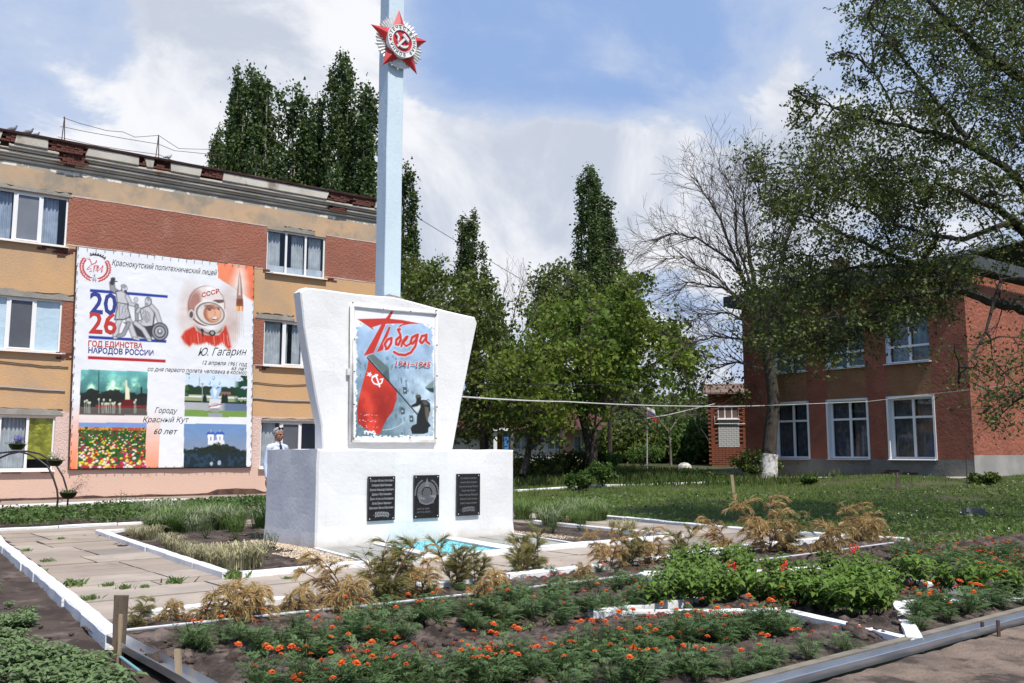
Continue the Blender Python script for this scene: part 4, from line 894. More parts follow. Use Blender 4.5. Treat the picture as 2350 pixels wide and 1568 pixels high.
# orange grounds
og = np.array([240, 128, 84])/255
m_ = (X < b2(120, 900)[0]+.02)*clampx(Y, b2(0, 600)[1], b2(0, 1300)[1]-.3); cv.put(m_, og, 1)
m_ = (X < b2(1105, 900)[0])*(X > b2(120, 900)[0])*clampx(Y, b2(0, 780)[1]+.3, b2(0, 1380)[1]); cv.put(np.clip(m_, 0, 1), np.array([238, 150, 115])/255, .95)
cv.poly([bz(1728, 262), bz(2160, 310), bz(2160, 722), bz(1728, 438)], (236, 138, 100)); cv.poly([bz(2060, 300), bz(2160, 310), bz(2160, 722), bz(2040, 640)], (232, 112, 76), .6, .1)
cv.poly([bz(1960, 330), bz(2010, 330), bz(2050, 500), bz(2060, 700), bz(1930, 600), bz(1880, 560)], (238, 236, 236), .95, .18)
# bars
for pts, c in (([(255, 566), (1150, 640), (1148, 670), (255, 600)], (38, 58, 150)), ([(238, 1105), (1135, 1155), (1133, 1187), (238, 1137)], (38, 58, 150)), ([(230, 1340), (1127, 1382), (1125, 1415), (230, 1375)], (178, 34, 42))): cv.poly([bz(*p) for p in pts], c, 1, .012)
# round crest: toothed arc, two ears of wheat, mast
cx_, cz_ = bz(315, 320)
def CR(r, a): a = R(a); return (cx_+r*math.cos(a), cz_+r*math.sin(a))
RR = .385
for k in range(-6, 7): a = 82+k*5.2; cv.poly([CR(RR*.98, a-2.7), CR(RR*1.12, a-2.7), CR(RR*1.12, a+2.7), CR(RR*.98, a+2.7)], (38, 38, 42))
for k in range(-3, 4): a = 82+k*9.5; cv.poly([CR(RR*1.1, a-2.6), CR(RR*1.23, a-2), CR(RR*1.23, a+2), CR(RR*1.1, a+2.6)], (38, 38, 42))
for k in range(40): a = 120+k*7.5; cv.ell(*CR(RR*.93, a), .011, .011, (200, 80, 80), .7)
for sg in (1, -1):
    for k in range(10):
        a = 270+sg*(18+11.5*k); 
        for w in (.05, -.05): p = CR(RR*(1.02+w*2), a+sg*2); cv.ell(p[0], p[1], .055, .024, (190, 66, 62), 1, R(a+90+sg*25*(1 if w > 0 else -1)), soft=.3)
cv.line([bz(300, 400), bz(285, 490)], .014, (40, 40, 44)); cv.line([bz(305, 400), bz(322, 490)], .014, (40, 40, 44)); cv.line([bz(288, 405), bz(325, 408)], .012, (40, 40, 44)); cv.line([bz(288, 440), bz(318, 442)], .01, (40, 40, 44)); cv.line([bz(278, 462), bz(325, 466)], .01, (40, 40, 44))
red = (190, 50, 58)
cv.line([bz(232, 225), bz(250, 222), bz(275, 285), bz(315, 270), bz(330, 240)], .028, red); cv.line([bz(275, 285), bz(225, 330), bz(220, 345), bz(270, 330)], .018, red); cv.line([bz(300, 300), bz(345, 300)], .022, red); cv.line([bz(305, 300), bz(295, 365)], .026, red); cv.line([bz(340, 300), bz(322, 355)], .020, red); cv.line([bz(350, 300), bz(338, 365)], .026, red); cv.line([bz(350, 355), bz(400, 305)], .018, red); cv.line([bz(400, 300), bz(385, 375)], .026, red); cv.ell(*bz(325, 258), .02, .02, red); cv.ell(*bz(262, 362), .05, .014, red, 1, .5)
# stand-in statue group: a standing figure with a raised arm and a seated one with a round shield
def P_(l): return [bz(*p) for p in l]
lite, midg, drk = (196, 196, 200), (150, 150, 156), (62, 62, 68)
cv.poly(P_([(640, 950), (700, 1000), (760, 1100), (960, 1160), (1000, 1000), (880, 930), (760, 960)]), drk, 1, .03)
def limb(pts, w, c, o=.02):
    cv.line([bz(*p) for p in pts], w+o, (50, 50, 56)); cv.line([bz(*p) for p in pts], w, c)
limb([(560, 600), (515, 570), (508, 500)], .13, midg); limb([(508, 500), (520, 455)], .10, drk); cv.line([bz(515, 470), bz(495, 445)], .03, drk); cv.line([bz(525, 465), bz(540, 440)], .03, drk); cv.line([bz(530, 478), bz(568, 480)], .03, drk)
limb([(590, 930), (560, 1010), (548, 1110)], .15, lite); limb([(690, 900), (730, 1010), (770, 1120)], .15, lite); limb([(535, 1130), (560, 1128)], .06, lite); limb([(760, 1130), (815, 1148)], .06, lite); limb([(700, 960), (640, 1090), (580, 1110)], .10, midg)
cv.poly(P_([(545, 590), (620, 580), (680, 620), (700, 720), (690, 770), (725, 890), (640, 925), (530, 925), (560, 790), (560, 700)]), (60, 60, 66), 1, .02); cv.poly(P_([(556, 600), (620, 590), (670, 626), (690, 720), (680, 770), (712, 880), (640, 912), (542, 912), (572, 790), (570, 700)]), lite, 1, .015)
for k in range(9): cv.line([bz(565+k*16, 740), bz(550+k*20, 905)], .014, midg if k % 2 else (110, 110, 116))
cv.line([bz(565, 725), bz(690, 740)], .03, drk)
limb([(680, 650), (720, 740), (790, 755)], .10, lite); cv.ell(*bz(648, 560), .10, .13, (60, 60, 66)); cv.ell(*bz(652, 562), .085, .115, lite); cv.ell(*bz(640, 535), .09, .07, midg); cv.ell(*bz(664, 592), .05, .035, drk)
limb([(790, 760), (795, 920)], .09, midg); cv.ell(*bz(782, 690), .07, .09, midg); cv.ell(*bz(782, 690), .05, .07, lite)
cv.poly(P_([(820, 800), (880, 770), (960, 740), (1005, 850), (990, 1000), (900, 1010), (760, 990), (750, 950), (850, 920)]), (60, 60, 66), 1, .02); cv.poly(P_([(832, 806), (880, 782), (955, 756), (992, 850), (975, 985), (900, 995), (770, 978), (765, 952), (860, 925)]), lite, 1, .015)
for k in range(8): cv.line([bz(870+k*10, 800+k*6), bz(840+k*16, 960)], .012, (120, 120, 126))
limb([(960, 760), (1020, 830), (1060, 950)], .12, lite); limb([(780, 960), (870, 1030), (935, 1140)], .13, lite); limb([(925, 1150), (950, 1160)], .06, lite); limb([(820, 800), (800, 830)], .09, lite)
cv.ell(*bz(925, 710), .11, .15, (60, 60, 66)); cv.ell(*bz(922, 712), .09, .125, lite); cv.ell(*bz(905, 745), .06, .06, midg); cv.ell(*bz(938, 685), .08, .06, midg)
sx_, sz_ = bz(1060, 1058); cv.ell(sx_, sz_, .27, .30, (52, 52, 58)); cv.ell(sx_, sz_, .235, .262, (150, 150, 156)); cv.ell(sx_, sz_, .19, .21, (74, 74, 80)); cv.ell(sx_, sz_, .15, .165, (170, 170, 176)); cv.ell(sx_, sz_, .09, .10, (110, 110, 116)); cv.ell(sx_, sz_+.02, .04, .05, (210, 210, 214))
# stand-in cosmonaut: a smiling pilot in a white helmet and red suit
cv.ell(*bz(1400, 850), .35, 1.05, (196, 160, 145), .35, 0, soft=.6); cv.ell(*bz(1850, 850), .42, 1.0, (190, 158, 145), .40, 0, soft=.6); cv.ell(*bz(1880, 1050), .25, .6, (190, 158, 145), .35, 0, soft=.7)
cv.poly(P_([(1305, 1120), (1350, 1050), (1450, 1000), (1560, 1060), (1700, 1080), (1820, 990), (1850, 1080), (1880, 1240), (1850, 1265), (1780, 1180), (1700, 1230), (1600, 1180), (1500, 1210), (1440, 1190), (1400, 1230), (1340, 1180)]), (196, 58, 40), 1, .04)
for k in range(14): x = 1340+k*38; cv.line([bz(x, 1090+20*math.sin(k)), bz(x+12+6*math.sin(k*2), 1215)], .02, rg.choice([(150, 40, 30), (222, 110, 90), (232, 226, 224)]), .6)
cv.poly(P_([(1445, 960), (1530, 1000), (1640, 1040), (1740, 1030), (1800, 980), (1800, 1030), (1740, 1100), (1600, 1100), (1480, 1050)]), (200, 188, 182), 1, .02); cv.poly(P_([(1480, 1000), (1600, 1060), (1720, 1070), (1790, 1010), (1760, 1070), (1620, 1095), (1500, 1050)]), (120, 96, 88), .8, .02)
cv.ell(*bz(1600, 760), 1.02*.60, 1.02*.67, (110, 68, 56), 1, -.12, soft=.05); cv.ell(*bz(1602, 752), .59, .65, (226, 216, 212), 1, -.12, soft=.08); cv.ell(*bz(1460, 740), .20, .46, (150, 92, 78), .75, -.15, soft=.6); cv.ell(*bz(1660, 570), .20, .10, (240, 238, 238), .9, -.2, soft=.6)
cv.poly(P_([(1445, 800), (1560, 740), (1700, 690), (1790, 690), (1800, 720), (1690, 740), (1560, 790), (1460, 830)]), (110, 84, 76), 1, .015)
cv.ell(*bz(1640, 848), .53, .43, (240, 238, 236), 1, -.1); cv.ell(*bz(1642, 850), .485, .385, (96, 84, 80), 1, -.1); cv.ell(*bz(1644, 850), .44, .35, (214, 208, 204), 1, -.1)
cv.ell(*bz(1665, 850), .30, .31, (172, 110, 84), 1, .12); cv.ell(*bz(1685, 850), .24, .27, (224, 172, 142), 1, .12, soft=.4); cv.ell(*bz(1640, 775), .20, .07, (140, 96, 80), .8, -.15, soft=.5)
cv.ell(*bz(1632, 808), .055, .024, (60, 40, 34), 1, -.1); cv.ell(*bz(1735, 797), .050, .022, (60, 40, 34), 1, -.1); cv.line([bz(1600, 795), bz(1655, 785)], .022, (96, 62, 50)); cv.line([bz(1712, 778), bz(1765, 780)], .022, (96, 62, 50)); cv.line([bz(1692, 820), bz(1700, 860), bz(1680, 866)], .016, (160, 100, 78)); cv.ell(*bz(1690, 905), .12, .045, (130, 50, 44), 1, .12); cv.ell(*bz(1690, 902), .10, .028, (240, 236, 232), 1, .12)
cv.ell(*bz(1420, 860), .10, .17, (196, 190, 188)); cv.ell(*bz(1422, 862), .06, .11, (90, 78, 74)); cv.ell(*bz(1665, 1075), .11, .10, (52, 48, 50)); cv.ell(*bz(1665, 1072), .06, .055, (160, 156, 156)); cv.line([bz(1540, 1030), bz(1560, 1110)], .05, (60, 50, 50)); cv.ell(*bz(1550, 1045), .05, .06, (60, 52, 52))
# rocket
cv.poly(P_([(1978, 350), (1995, 440), (2010, 600), (2018, 740), (1940, 740), (1948, 600), (1965, 440)]), (158, 120, 104), 1, .012); cv.poly(P_([(1978, 360), (1986, 460), (1990, 640), (1965, 640), (1970, 460)]), (214, 200, 194), 1, .012); cv.poly(P_([(1944, 680), (2016, 680), (2020, 770), (1938, 770)]), (120, 66, 50), .9, .02)
for k in range(5): cv.line([bz(1940+k*18, 770), bz(1936+k*19, 815)], .05, rg.choice([(240, 196, 110), (228, 170, 90), (214, 120, 80)]), .9); cv.line([bz(1940+k*18, 815), bz(1930+k*24, 1130+rg.uniform(-60, 60))], .02, (190, 178, 172), .6)
# the four photographs
def rect(pts): return [b2(*p) for p in pts]
def inside(pts): return cv.pm(pts)
ph = rect([(155, 210), (957, 238), (945, 765), (135, 750)]); m1 = inside(ph); f = cv.fbm(3.2, 21, 5); g = cv.fbm(9, 22, 4)
y1, y0 = b2(500, 225)[1], b2(500, 757)[1]; t = clampx(Y, y0, y1)
skyc = np.array([70, 118, 116])/255*(.6+.9*t[..., None])+np.clip(f-.52, 0, 1)[..., None]*np.array([1.6, 1.5, .9])*np.clip(1.3-abs(t-.62)*4, 0, 1)[..., None]; cv.put(m1, np.clip(skyc*(.7+.6*f[..., None]), 0, 1))
cv.put(m1*clampx(.40+.10*f*2+.06*g-t, 0, .02), (34, 38, 34)); cv.put(m1*(t < .17), np.array([96, 84, 78])/255); cv.poly(rect([(150, 700), (945, 690), (945, 762), (137, 750)]), (86, 78, 76), .6, .03)
cv.poly(rect([(330, 635), (940, 640), (940, 670), (330, 665)]), (130, 40, 38), 1, .01); cv.poly(rect([(640, 580), (780, 575), (790, 650), (640, 650)]), (96, 24, 26), 1, .01)
cv.poly(rect([(690, 330), (706, 345), (712, 410), (735, 440), (742, 572), (685, 572), (688, 440)]), (226, 224, 190), 1, .012); cv.line([b2(372, 222), b2(365, 560)], .02, (24, 30, 30)); cv.line([b2(880, 430), b2(885, 640)], .05, (26, 34, 30))
for x in (200, 225, 245, 262, 370, 410, 430, 450, 465, 485, 505, 530, 545, 560, 612, 625, 795, 812):
    h_ = rg.uniform(.55, 1); cv.line([b2(x, 735), b2(x+rg.uniform(-3, 3), 735-185*h_)], .022, (176, 184, 172), .75); cv.ell(*b2(x, 735-188*h_), .03, .035, (206, 210, 180), .9)
ph = rect([(1407, 252), (2150, 285), (2142, 785), (1395, 775)]); m2 = inside(ph); t = clampx(Y, b2(1800, 780)[1], b2(1800, 265)[1])
cv.put(m2, np.array([206, 222, 236])/255); cv.put(m2*clampx(.66+.10*g-t, 0, .03), (34, 58, 40)); cv.put(m2*(t < .50)*(t > .36), (150, 160, 120)); cv.put(m2*(t < .47)*(t > .44), (222, 222, 222)); cv.put(m2*(t < .32), (170, 174, 178)); cv.put(m2*(t < .32)*clampx(X, b2(1850, 600)[0], b2(1900, 600)[0]), (84, 104, 140), .8); cv.put(m2*(t < .125+.05*f), (116, 150, 74))
cv.put(m2*(cv.fbm(6, 31, 3) > .42)*clampx(X, b2(2030, 300)[0]-.1, b2(2060, 300)[0])*(t > .35), (24, 66, 46)); cv.put(m2*(cv.fbm(6, 32, 3) > .45)*(X < b2(1460, 300)[0])*(t > .45), (60, 96, 50))
cv.line([b2(1612, 390), b2(1610, 610)], .03, (150, 160, 160)); cv.ell(*b2(1612, 385), .06, .03, (160, 170, 170)); cv.line([b2(1575, 262), b2(1575, 420)], .014, (120, 130, 130)); cv.poly(rect([(1830, 480), (1950, 480), (1950, 515), (1830, 515)]), (180, 120, 120), .7)
for x in (1640, 1862, 1895): cv.poly(rect([(x-30, 605), (x-22, 540), (x, 500), (x+22, 540), (x+26, 605)]), (22, 44, 34), 1, .01)
for x, y, r_ in ((1745, 315, 1), (1698, 372, .9), (1815, 375, .9), (1780, 420, .8)): cv.ell(*b2(x, y), .048*r_, .075*r_, (132, 176, 220)); cv.ell(*b2(x-5, y-6), .02, .04, (226, 238, 248), .9)
cv.poly(rect([(1700, 470), (1730, 420), (1760, 380), (1770, 450), (1840, 410), (1835, 470), (1800, 540), (1830, 590), (1760, 600), (1720, 540)]), (168, 200, 230), 1, .02); cv.poly(rect([(1735, 450), (1760, 420), (1790, 470), (1760, 560)]), (226, 238, 246), .9, .02)
cv.poly(rect([(1700, 560), (1840, 570), (1830, 640), (1690, 640)]), (214, 218, 224), 1, .01); cv.ell(*b2(1770, 650), .20, .10, (190, 192, 196), 1, .12); cv.ell(*b2(1765, 655), .19, .05, (240, 240, 240), 1, .15); cv.poly(rect([(1675, 730), (1855, 735), (1850, 783), (1690, 780)]), (150, 156, 164)); cv.ell(*b2(1765, 700), .17, .07, (150, 152, 156))
ph = rect([(128, 848), (940, 850), (925, 1395), (115, 1405)]); m3 = inside(ph); t = clampx(Y, b2(500, 1400)[1], b2(500, 850)[1])
cv.put(m3, np.array([44, 84, 36])/255*(.55+.9*cv.fbm(14, 40, 3))[..., None]); cv.put(m3*(t > .905), (120, 150, 205)); cv.put(m3*(t > .84)*(t < .905)*(g > .35), (206, 150, 60)); cv.put(m3*(t > .84)*(t < .905)*(g > .55), (176, 80, 60))
for k in range(420):
    tt = rg.random()**1.35*.84+.02; yy = 1400-550*tt; xx = rg.uniform(135, 922); sz_ = .012+.055*(1-tt)**1.4; cc = rg.choice([(244, 214, 70), (244, 214, 70), (240, 236, 228), (196, 40, 50), (190, 40, 110), (238, 226, 180), (200, 60, 50)])
    p = b2(xx, yy); cv.ell(p[0], p[1], sz_, sz_*.7, tuple(int(v*.8) for v in cc), m3.max(), rg.uniform(-.4, .4), soft=.4); cv.ell(p[0]-.1*sz_, p[1]+sz_*.2, sz_*.7, sz_*.5, cc, 1, rg.uniform(-.6, .6), soft=.3)
ph = rect([(1390, 860), (2140, 868), (2138, 1380), (1385, 1385)]); m4 = inside(ph); t = clampx(Y, b2(1800, 1382)[1], b2(1800, 862)[1])
cv.put(m4, (np.array([104, 142, 190])/255)*t[..., None]+(np.array([150, 150, 160])/255)*(1-t[..., None])); cv.put(m4*clampx(.36-t, 0, .02), (40, 62, 80))
bump_ = .50+.10*np.sin(X*3.1)*.6+.10*(f-.5)*2+.08*(g-.5)*2
for x0_, w_ in ((1712, 34), (1822, 36)):
    cv.poly(rect([(x0_-w_, 1000), (x0_+w_, 1000), (x0_+w_+3, 1110), (x0_-w_-2, 1110)]), (232, 234, 238)); cv.ell(*b2(x0_, 985), w_*.0042, .085, (52, 92, 180)); cv.poly(rect([(x0_-w_-4, 990), (x0_+w_+4, 990), (x0_+w_+2, 1030), (x0_-w_-2, 1030)]), (232, 234, 238)); cv.line([b2(x0_, 965), b2(x0_, 935)], .016, (210, 190, 110)); cv.line([b2(x0_, 1020), b2(x0_, 1060)], .03, (90, 100, 120))
cv.poly(rect([(1720, 1080), (1770, 1055), (1870, 1060), (1885, 1130), (1720, 1110)]), (222, 226, 232), 1, .01)
cv.put(m4*clampx(bump_-t, 0, .03)*clampx(t, .30, .34), np.array([34, 44, 38])/255*(.7+.6*g)[..., None]); cv.put(m4*(t < .32)*(g > .42), (22, 34, 38), .7); cv.ell(*b2(1720, 1340), .05, .06, (196, 206, 220), .8); cv.ell(*b2(1815, 1330), .06, .08, (196, 206, 220), .8)
# creases and the sheet itself, cut along its slightly crooked outline
wob = (cv.fbm(1.1, 51, 3)-.5)*.04+(cv.fbm(4, 52, 2)-.5)*.006; wobB = wob; cvB = cv
def bd(off): return lambda a, b: .12+off+float(wobB[min(cvB.h-1, max(0, int(round((b-cvB.b[2])/(cvB.b[3]-cvB.b[2])*(cvB.h-1))))), min(cvB.w-1, max(0, int(round((a-cvB.b[0])/(cvB.b[1]-cvB.b[0])*(cvB.w-1)))))])
S_, T_ = (X-X.min())/(X.max()-X.min()), (Y-Y.min())/(Y.max()-Y.min())
Xn = (q0[0]*(1-S_)+q1[0]*S_)*(1-T_)+(q3[0]*(1-S_)+q2[0]*S_)*T_; Yn = (q0[1]*(1-S_)+q1[1]*S_)*(1-T_)+(q3[1]*(1-S_)+q2[1]*S_)*T_
cv.X, cv.Y = X, Y
o = cv.mesh('printed_sheet', LB, .12, vcmat('banner_vinyl', .5, .35, .010), ban, wob)
# trim outside the outline
cen = np.stack([X.ravel(), Y.ravel()], 1); inm = cv.pm(outl).ravel() > .5
bmx = bmesh.new(); bmx.from_mesh(o.data); bmx.verts.ensure_lookup_table(); bmesh.ops.delete(bmx, geom=[v for v in bmx.verts if not inm[v.index]], context='VERTS'); bmx.to_mesh(o.data); bmx.free()
def line_text(t, p, q_, size, m, shear=.3, bold=0.0, d=None):
    d = bd(.006)
    a, b = p, q_; return letter('lettering', t, LB, a[0], a[1], size, m, ban, d, width=math.hypot(b[0]-a[0], b[1]-a[1]), rot=math.atan2(b[1]-a[1], b[0]-a[0]), shear=shear, bold=bold)
line_text('Краснокутский политехнический лицей', bz(505, 292), bz(1715, 412), .26, m_lblack)
line_text('20', bz(247, 842), bz(560, 862), .95, m_lblue, 0, .02); line_text('26', bz(240, 1070), bz(560, 1085), .95, m_lred, 0, .02)
line_text('ГОД ЕДИНСТВА', bz(232, 1225), bz(860, 1252), .24, m_lred, 0, .006); line_text('НАРОДОВ РОССИИ', bz(232, 1302), bz(985, 1335), .24, m_lblue, 0, .006)
line_text('СССР', bz(1548, 660), bz(1752, 608), .19, m_lred, .2, .004)
line_text('Ю. Гагарин', bz(1500, 1335), bz(2065, 1330), .36, m_lblack, .45)
line_text('12 апреля 1961 год', bz(1548, 1435), bz(2062, 1458), .19, m_lblack); line_text('65 лет', bz(1885, 1500), bz(2060, 1508), .17, m_lblack); line_text('со дня первого полета человека в космос', b2(955, 228), b2(2145, 272), .19, m_lblack)
line_text('Городу', b2(1040, 730), b2(1310, 738), .24, m_lblack); line_text('Красный Кут', b2(895, 842), b2(1448, 845), .24, m_lblack); line_text('60 лет', b2(1030, 985), b2(1312, 988), .25, m_lblack)
line_text('КРАСНЫЙ КУТ', b2(1690, 665), b2(1860, 630), .055, m_lred, 0, .002)
def edge_pts(p, q_, n): return [(p[0]+(q_[0]-p[0])*k/n, p[1]+(q_[1]-p[1])*k/n) for k in range(n+1)]
for p, q_, n in ((q0, q3, 26), (q1, q2, 26), (q3, q2, 22), (q0, q1, 22)):
    for k, (a, b) in enumerate(edge_pts(p, q_, n)):
        mb = MB(LB); ins = .035; a += ins if a < -4 else (-ins if a > -1.2 else 0); b += (.04 if b < 2 and n == 22 else (-.04 if n == 22 else 0)); mb.tube([(a, .13, b), (a, .172, b)], .012, 5); mb.build('eyelet', m_lblack, ban)
for p, q_ in ((q0, q1), (q3, q2), (q0, q3), (q1, q2)): mb = MB(LB); mb.tube([(p[0], .06, p[1]), (q_[0], .06, q_[1])], .03, 6); mb.build('frame_tube', m_rust, ban)
# ============================================================ plants: tools
def leaf_cloud(name, Cn, L, Wd, m, parent, flat=0.0, spread=.35, droop=0.0, seed=0, fold=False):
    """one quad per leaf: Cn (n,3) centres"""
    rg_ = np.random.default_rng(seed+len(Cn)); n = len(Cn)
    a = rg_.normal(size=(n, 3)); a[:, 2] = a[:, 2]*(1-flat)-droop; a /= np.linalg.norm(a, axis=1)[:, None]
    b = rg_.normal(size=(n, 3)); b[:, 2] *= (1-flat*.8); b -= a*(a*b).sum(1)[:, None]; b /= np.linalg.norm(b, axis=1)[:, None]
    s = (1+spread*rg_.uniform(-1, 1, n))[:, None]; a = a*L*.5*s; b = b*Wd*.5*s
    V = np.stack([Cn-a, Cn+b*1.0-a*.1, Cn+a, Cn-b-a*.1], 1).reshape(-1, 3)
    F = np.arange(n*4).reshape(-1, 4)
    return npmesh(name, V, F, m, parent)
def branchy(mb, p, d, L, r, lev, tips, rg_, up=.15, ang=.55, n=3, seg=4, curl=.25, shrink=.68, minr=.004, sides=None, gravity=0.0):
    pts = [p]; rr = [r]; q = p.copy(); dd = d.normalized(); starts = []
    for k in range(seg):
        dd = (dd+Vector((rg_.uniform(-1, 1), rg_.uniform(-1, 1), rg_.uniform(-1, 1)))*curl*.5+Vector((0, 0, up-gravity*(k/seg)))*.3).normalized()
        q = q+dd*(L/seg); pts.append(q.copy()); rr.append(max(minr, r*(1-.6*(k+1)/seg))); starts.append((q.copy(), dd.copy(), rr[-1]))
    mb.tube(pts, rr, sides or (6 if lev > 2 else (4 if lev > 1 else 3)), caps=False)
    if lev <= 0: tips.append(q); return
    for k in range(n):
        j = rg_.randint(max(0, seg-3), seg-1) if k else seg-1; s, sd_, sr = starts[j]
        ax = Vector((rg_.uniform(-1, 1), rg_.uniform(-1, 1), rg_.uniform(-.6, .6))).normalized(); nd_ = (sd_+ax*ang*rg_.uniform(.7, 1.3)).normalized()
        branchy(mb, s, nd_, L*shrink*rg_.uniform(.75, 1.2), max(minr, sr*.72), lev-1, tips, rg_, up, ang, n, seg, curl, shrink, minr, sides, gravity)
def around(rg_, tips, per, sig):
    T = np.array([tuple(t) for t in tips]); C_ = np.repeat(T, per, 0); return C_+rg_.normal(size=C_.shape)*np.array(sig)
m_bark = mat('grey_bark', (.085, .070, .056), (.045, .037, .030), 9, .95, .03, 30, stretch=(1, 1, .3)); m_dead = mat('dead_wood', (.115, .092, .072), (.065, .052, .042), 6, .95, .02, 30); m_pale = mat('pale_bark', (.30, .27, .22), (.16, .14, .11), 5, .95)
l_pop = leafmat('poplar_leaves', (.078, .122, .034), (.110, .160, .042), (.055, .088, .027), .28, .35); l_maple = leafmat('maple_leaves', (.125, .195, .026), (.23, .28, .040), (.085, .145, .022), .42, .45); l_dark = leafmat('dark_leaves', (.056, .092, .020), (.090, .13, .025), (.12, .145, .028), .3, .5)
l_elm = leafmat('elm_leaves', (.066, .108, .026), (.10, .145, .032), (.14, .155, .038), .36, .6); l_bush = leafmat('bush_leaves', (.075, .14, .028), (.125, .20, .04), (.055, .105, .022), .32, .8)
# ---- right hand school building
RC = Vector((14.5, 28.5)); RB = Frame(RC, -36, -1); RS = Frame(RC, 53.3)
m_rred = mat('red_roughcast_right', (.35, .118, .072), (.26, .09, .057), 1.0, .95, .085, 8, c3=(.32, .135, .09), s3=1.8, t3=(.5, .75), bdet=9); m_och = mat('ochre_plaster', (.30, .155, .075), (.24, .118, .060), 1.5, .95, .08, 8); m_plin = mat('rough_plinth', (.25, .235, .205), (.18, .165, .145), 1.0, .95, .05, 9, c3=(.14, .12, .10), s3=1.1, t3=(.55, .7)); m_plin2 = mat('smooth_plinth', (.36, .345, .32), (.27, .26, .24), 1.2, .9, .006, 20)
rb = empty('school_building', RB(5, 0, 0), 'two storey red roughcast building with white reveals and grey plinth behind the trees at right', 'building')
sx = lambda x, y: RB.px(x, y)[0]
z0 = RB.px(2096, 1053)[1]; z1 = RB.px(2096, 912)[1]; z2 = RB.px(2085, 831)[1]; z3 = RB.px(2085, 703)[1]
RW = [tuple(sorted((sx(2147, 1050), sx(2045, 1050)))), tuple(sorted((sx(1994, 1052), sx(1905, 1052)))), tuple(sorted((sx(1857, 1054), sx(1780, 1054))))]
rz = [(z0, z1), (z2, z3)]
def rzone(s, z):
    inw = any(a-.05 < s < b+.05 for a, b in RW)
    return 2 if z < z0-.02 else (1 if inw and z1 < z < z2 else 0)
RL = sx(1711, 1000)
mb = MB(RB); wall_cells(mb, [0, RL]+[q for w in RW for q in w], [-.3, z0-.02, z0, z1, z2, z3, 7.15], [(a, b, c, d) for a, b in RW for c, d in rz], rzone, dep=.24, rev=3)
mb.add([(RL, 0, -.3), (RL, -12, -.3), (RL, -12, 7.15), (RL, 0, 7.15)], [(0, 1, 2, 3)], 0)
mb.build('wall', [m_rred, m_och, m_plin, m_frame], rb)
mb = MB(RS); wall_cells(mb, [0.001, 1.2, 14], [-.3, z0+.12, 7.15], [], lambda s, z: 1 if z < z0+.1 else 0); mb.build('wall', [m_rred, m_plin2], rb)
for a, b in RW:
    for k, (c, d) in enumerate(rz):
        w = window(RB, rb, a, b, c, d, [C(mat('lace_curtain', (.10, .10, .105), (.055, .055, .06), 5, .9), wv=5, am=.02), C(MATS['lace_curtain'], wv=5, am=.02)] if k == 0 else [C(mat('teal_curtain', (.20, .30, .32), (.14, .21, .23), 2, .9), wv=3), C(MATS['teal_curtain'], wv=3)], rec=.24, trans=.68 if k == 0 else .30, bar=.06)
        if k == 0:
            mb = MB(RB)
            for (a0, a1, c0, c1) in ((a-.07, a, c-.04, d+.07), (b, b+.07, c-.04, d+.07), (a-.07, b+.07, d, d+.07)): mb.box((a0, .0, c0), (a1, .03, c1))
            mb.build('reveal_trim', m_frame, w)
mb = MB(RB); mb.box((-.4, -.5, 7.15), (RL+.35, .45, 7.23)); mb.build('eaves', mat('grey_eaves', (.11, .10, .095), (.08, .075, .07), 3, .9), rb)
for fr_, L_ in ((RB, RL+.8), (RS, 14)):
    mb = MB(fr_); n = 180; vs = []
    for k in range(n+1):
        s_ = -.45+L_*k/n*1.02; w = .018 if k % 2 else -.018
        vs += [(s_, .47+w, 7.20), (s_, .47+w, 7.62)]
    mb.add(vs, [(2*k, 2*k+2, 2*k+3, 2*k+1) for k in range(n)]); mb.build('corrugated_fascia', mat('slate_sheet', (.075, .085, .092), (.055, .062, .068), 3, .7), rb)
mb = MB(RB); mb.add([(-.4, .44, 7.6), (RL+.35, .44, 7.6), (RL+.35, -5.5, 9.1), (-.4, -5.5, 9.1), (-.4, -12, 7.6), (RL+.35, -12, 7.6)], [(0, 1, 2, 3), (3, 2, 5, 4)]); mb.build('roof', MATS['slate_sheet'], rb)
mb = MB(RB); mb.box((6.0, -3, 8.0), (6.5, -2.5, 9.0)); mb.build('chimney', mat('chimney_brick', (.2, .1, .07), (.15, .08, .06), 8), rb)
mb = MB(RB); mb.add([(0, .9, .60), (9.2, .9, .42), (9.2, 0, .46), (0, 0, .64)], [(0, 1, 2, 3)]); mb.build('blind_area', mat('pale_paving', (.44, .40, .34), (.34, .31, .26), 2, .95), rb)
bricks(1.9, 3.0, z0-.52, z0-.38, .03, .55, rb, RB, math.atan2(RB.d.y, RB.d.x))
# ---- brick annex
AP = AT(1629, 1068, 46); AX = Frame((AP.x, AP.y), 102); bs = AX.px(1629, 1068)[0]; be = AX.px(1735, 1068)[0]; zb = AP.z-.15; ztop = AX.px(1670, 903)[1]
ax = empty('brick_annex', AX(1, 0, zb), 'low annex of red brick with a barred window over a white brick infill,', 'building')
m_ab = mat('red_annex_brick', (.30, .095, .050), (.22, .07, .040), 9, .95, .01, 30, c3=(.36, .16, .10), s3=20, t3=(.5, .7))
mb = MB(); mb.box((-.162, -.05, -.041), (.162, .05, .041), jit=.003); t_ = mb.build('brick', m_ab); ame = t_.data; bpy.data.objects.remove(t_)
mb = MB(); mb.box((-.12, -.05, -.041), (.12, .05, .041), jit=.002); t_ = mb.build('brick', mat('white_silicate_brick', (.58, .58, .57), (.47, .47, .46), 9, .9)); wme = t_.data; bpy.data.objects.remove(t_)
mb = MB(AX); mb.box((bs, -4, zb), (be, -.06, ztop)); mb.build('mortar_core', mat('mortar', (.17, .115, .09), (.12, .085, .07), 9, .95), ax)
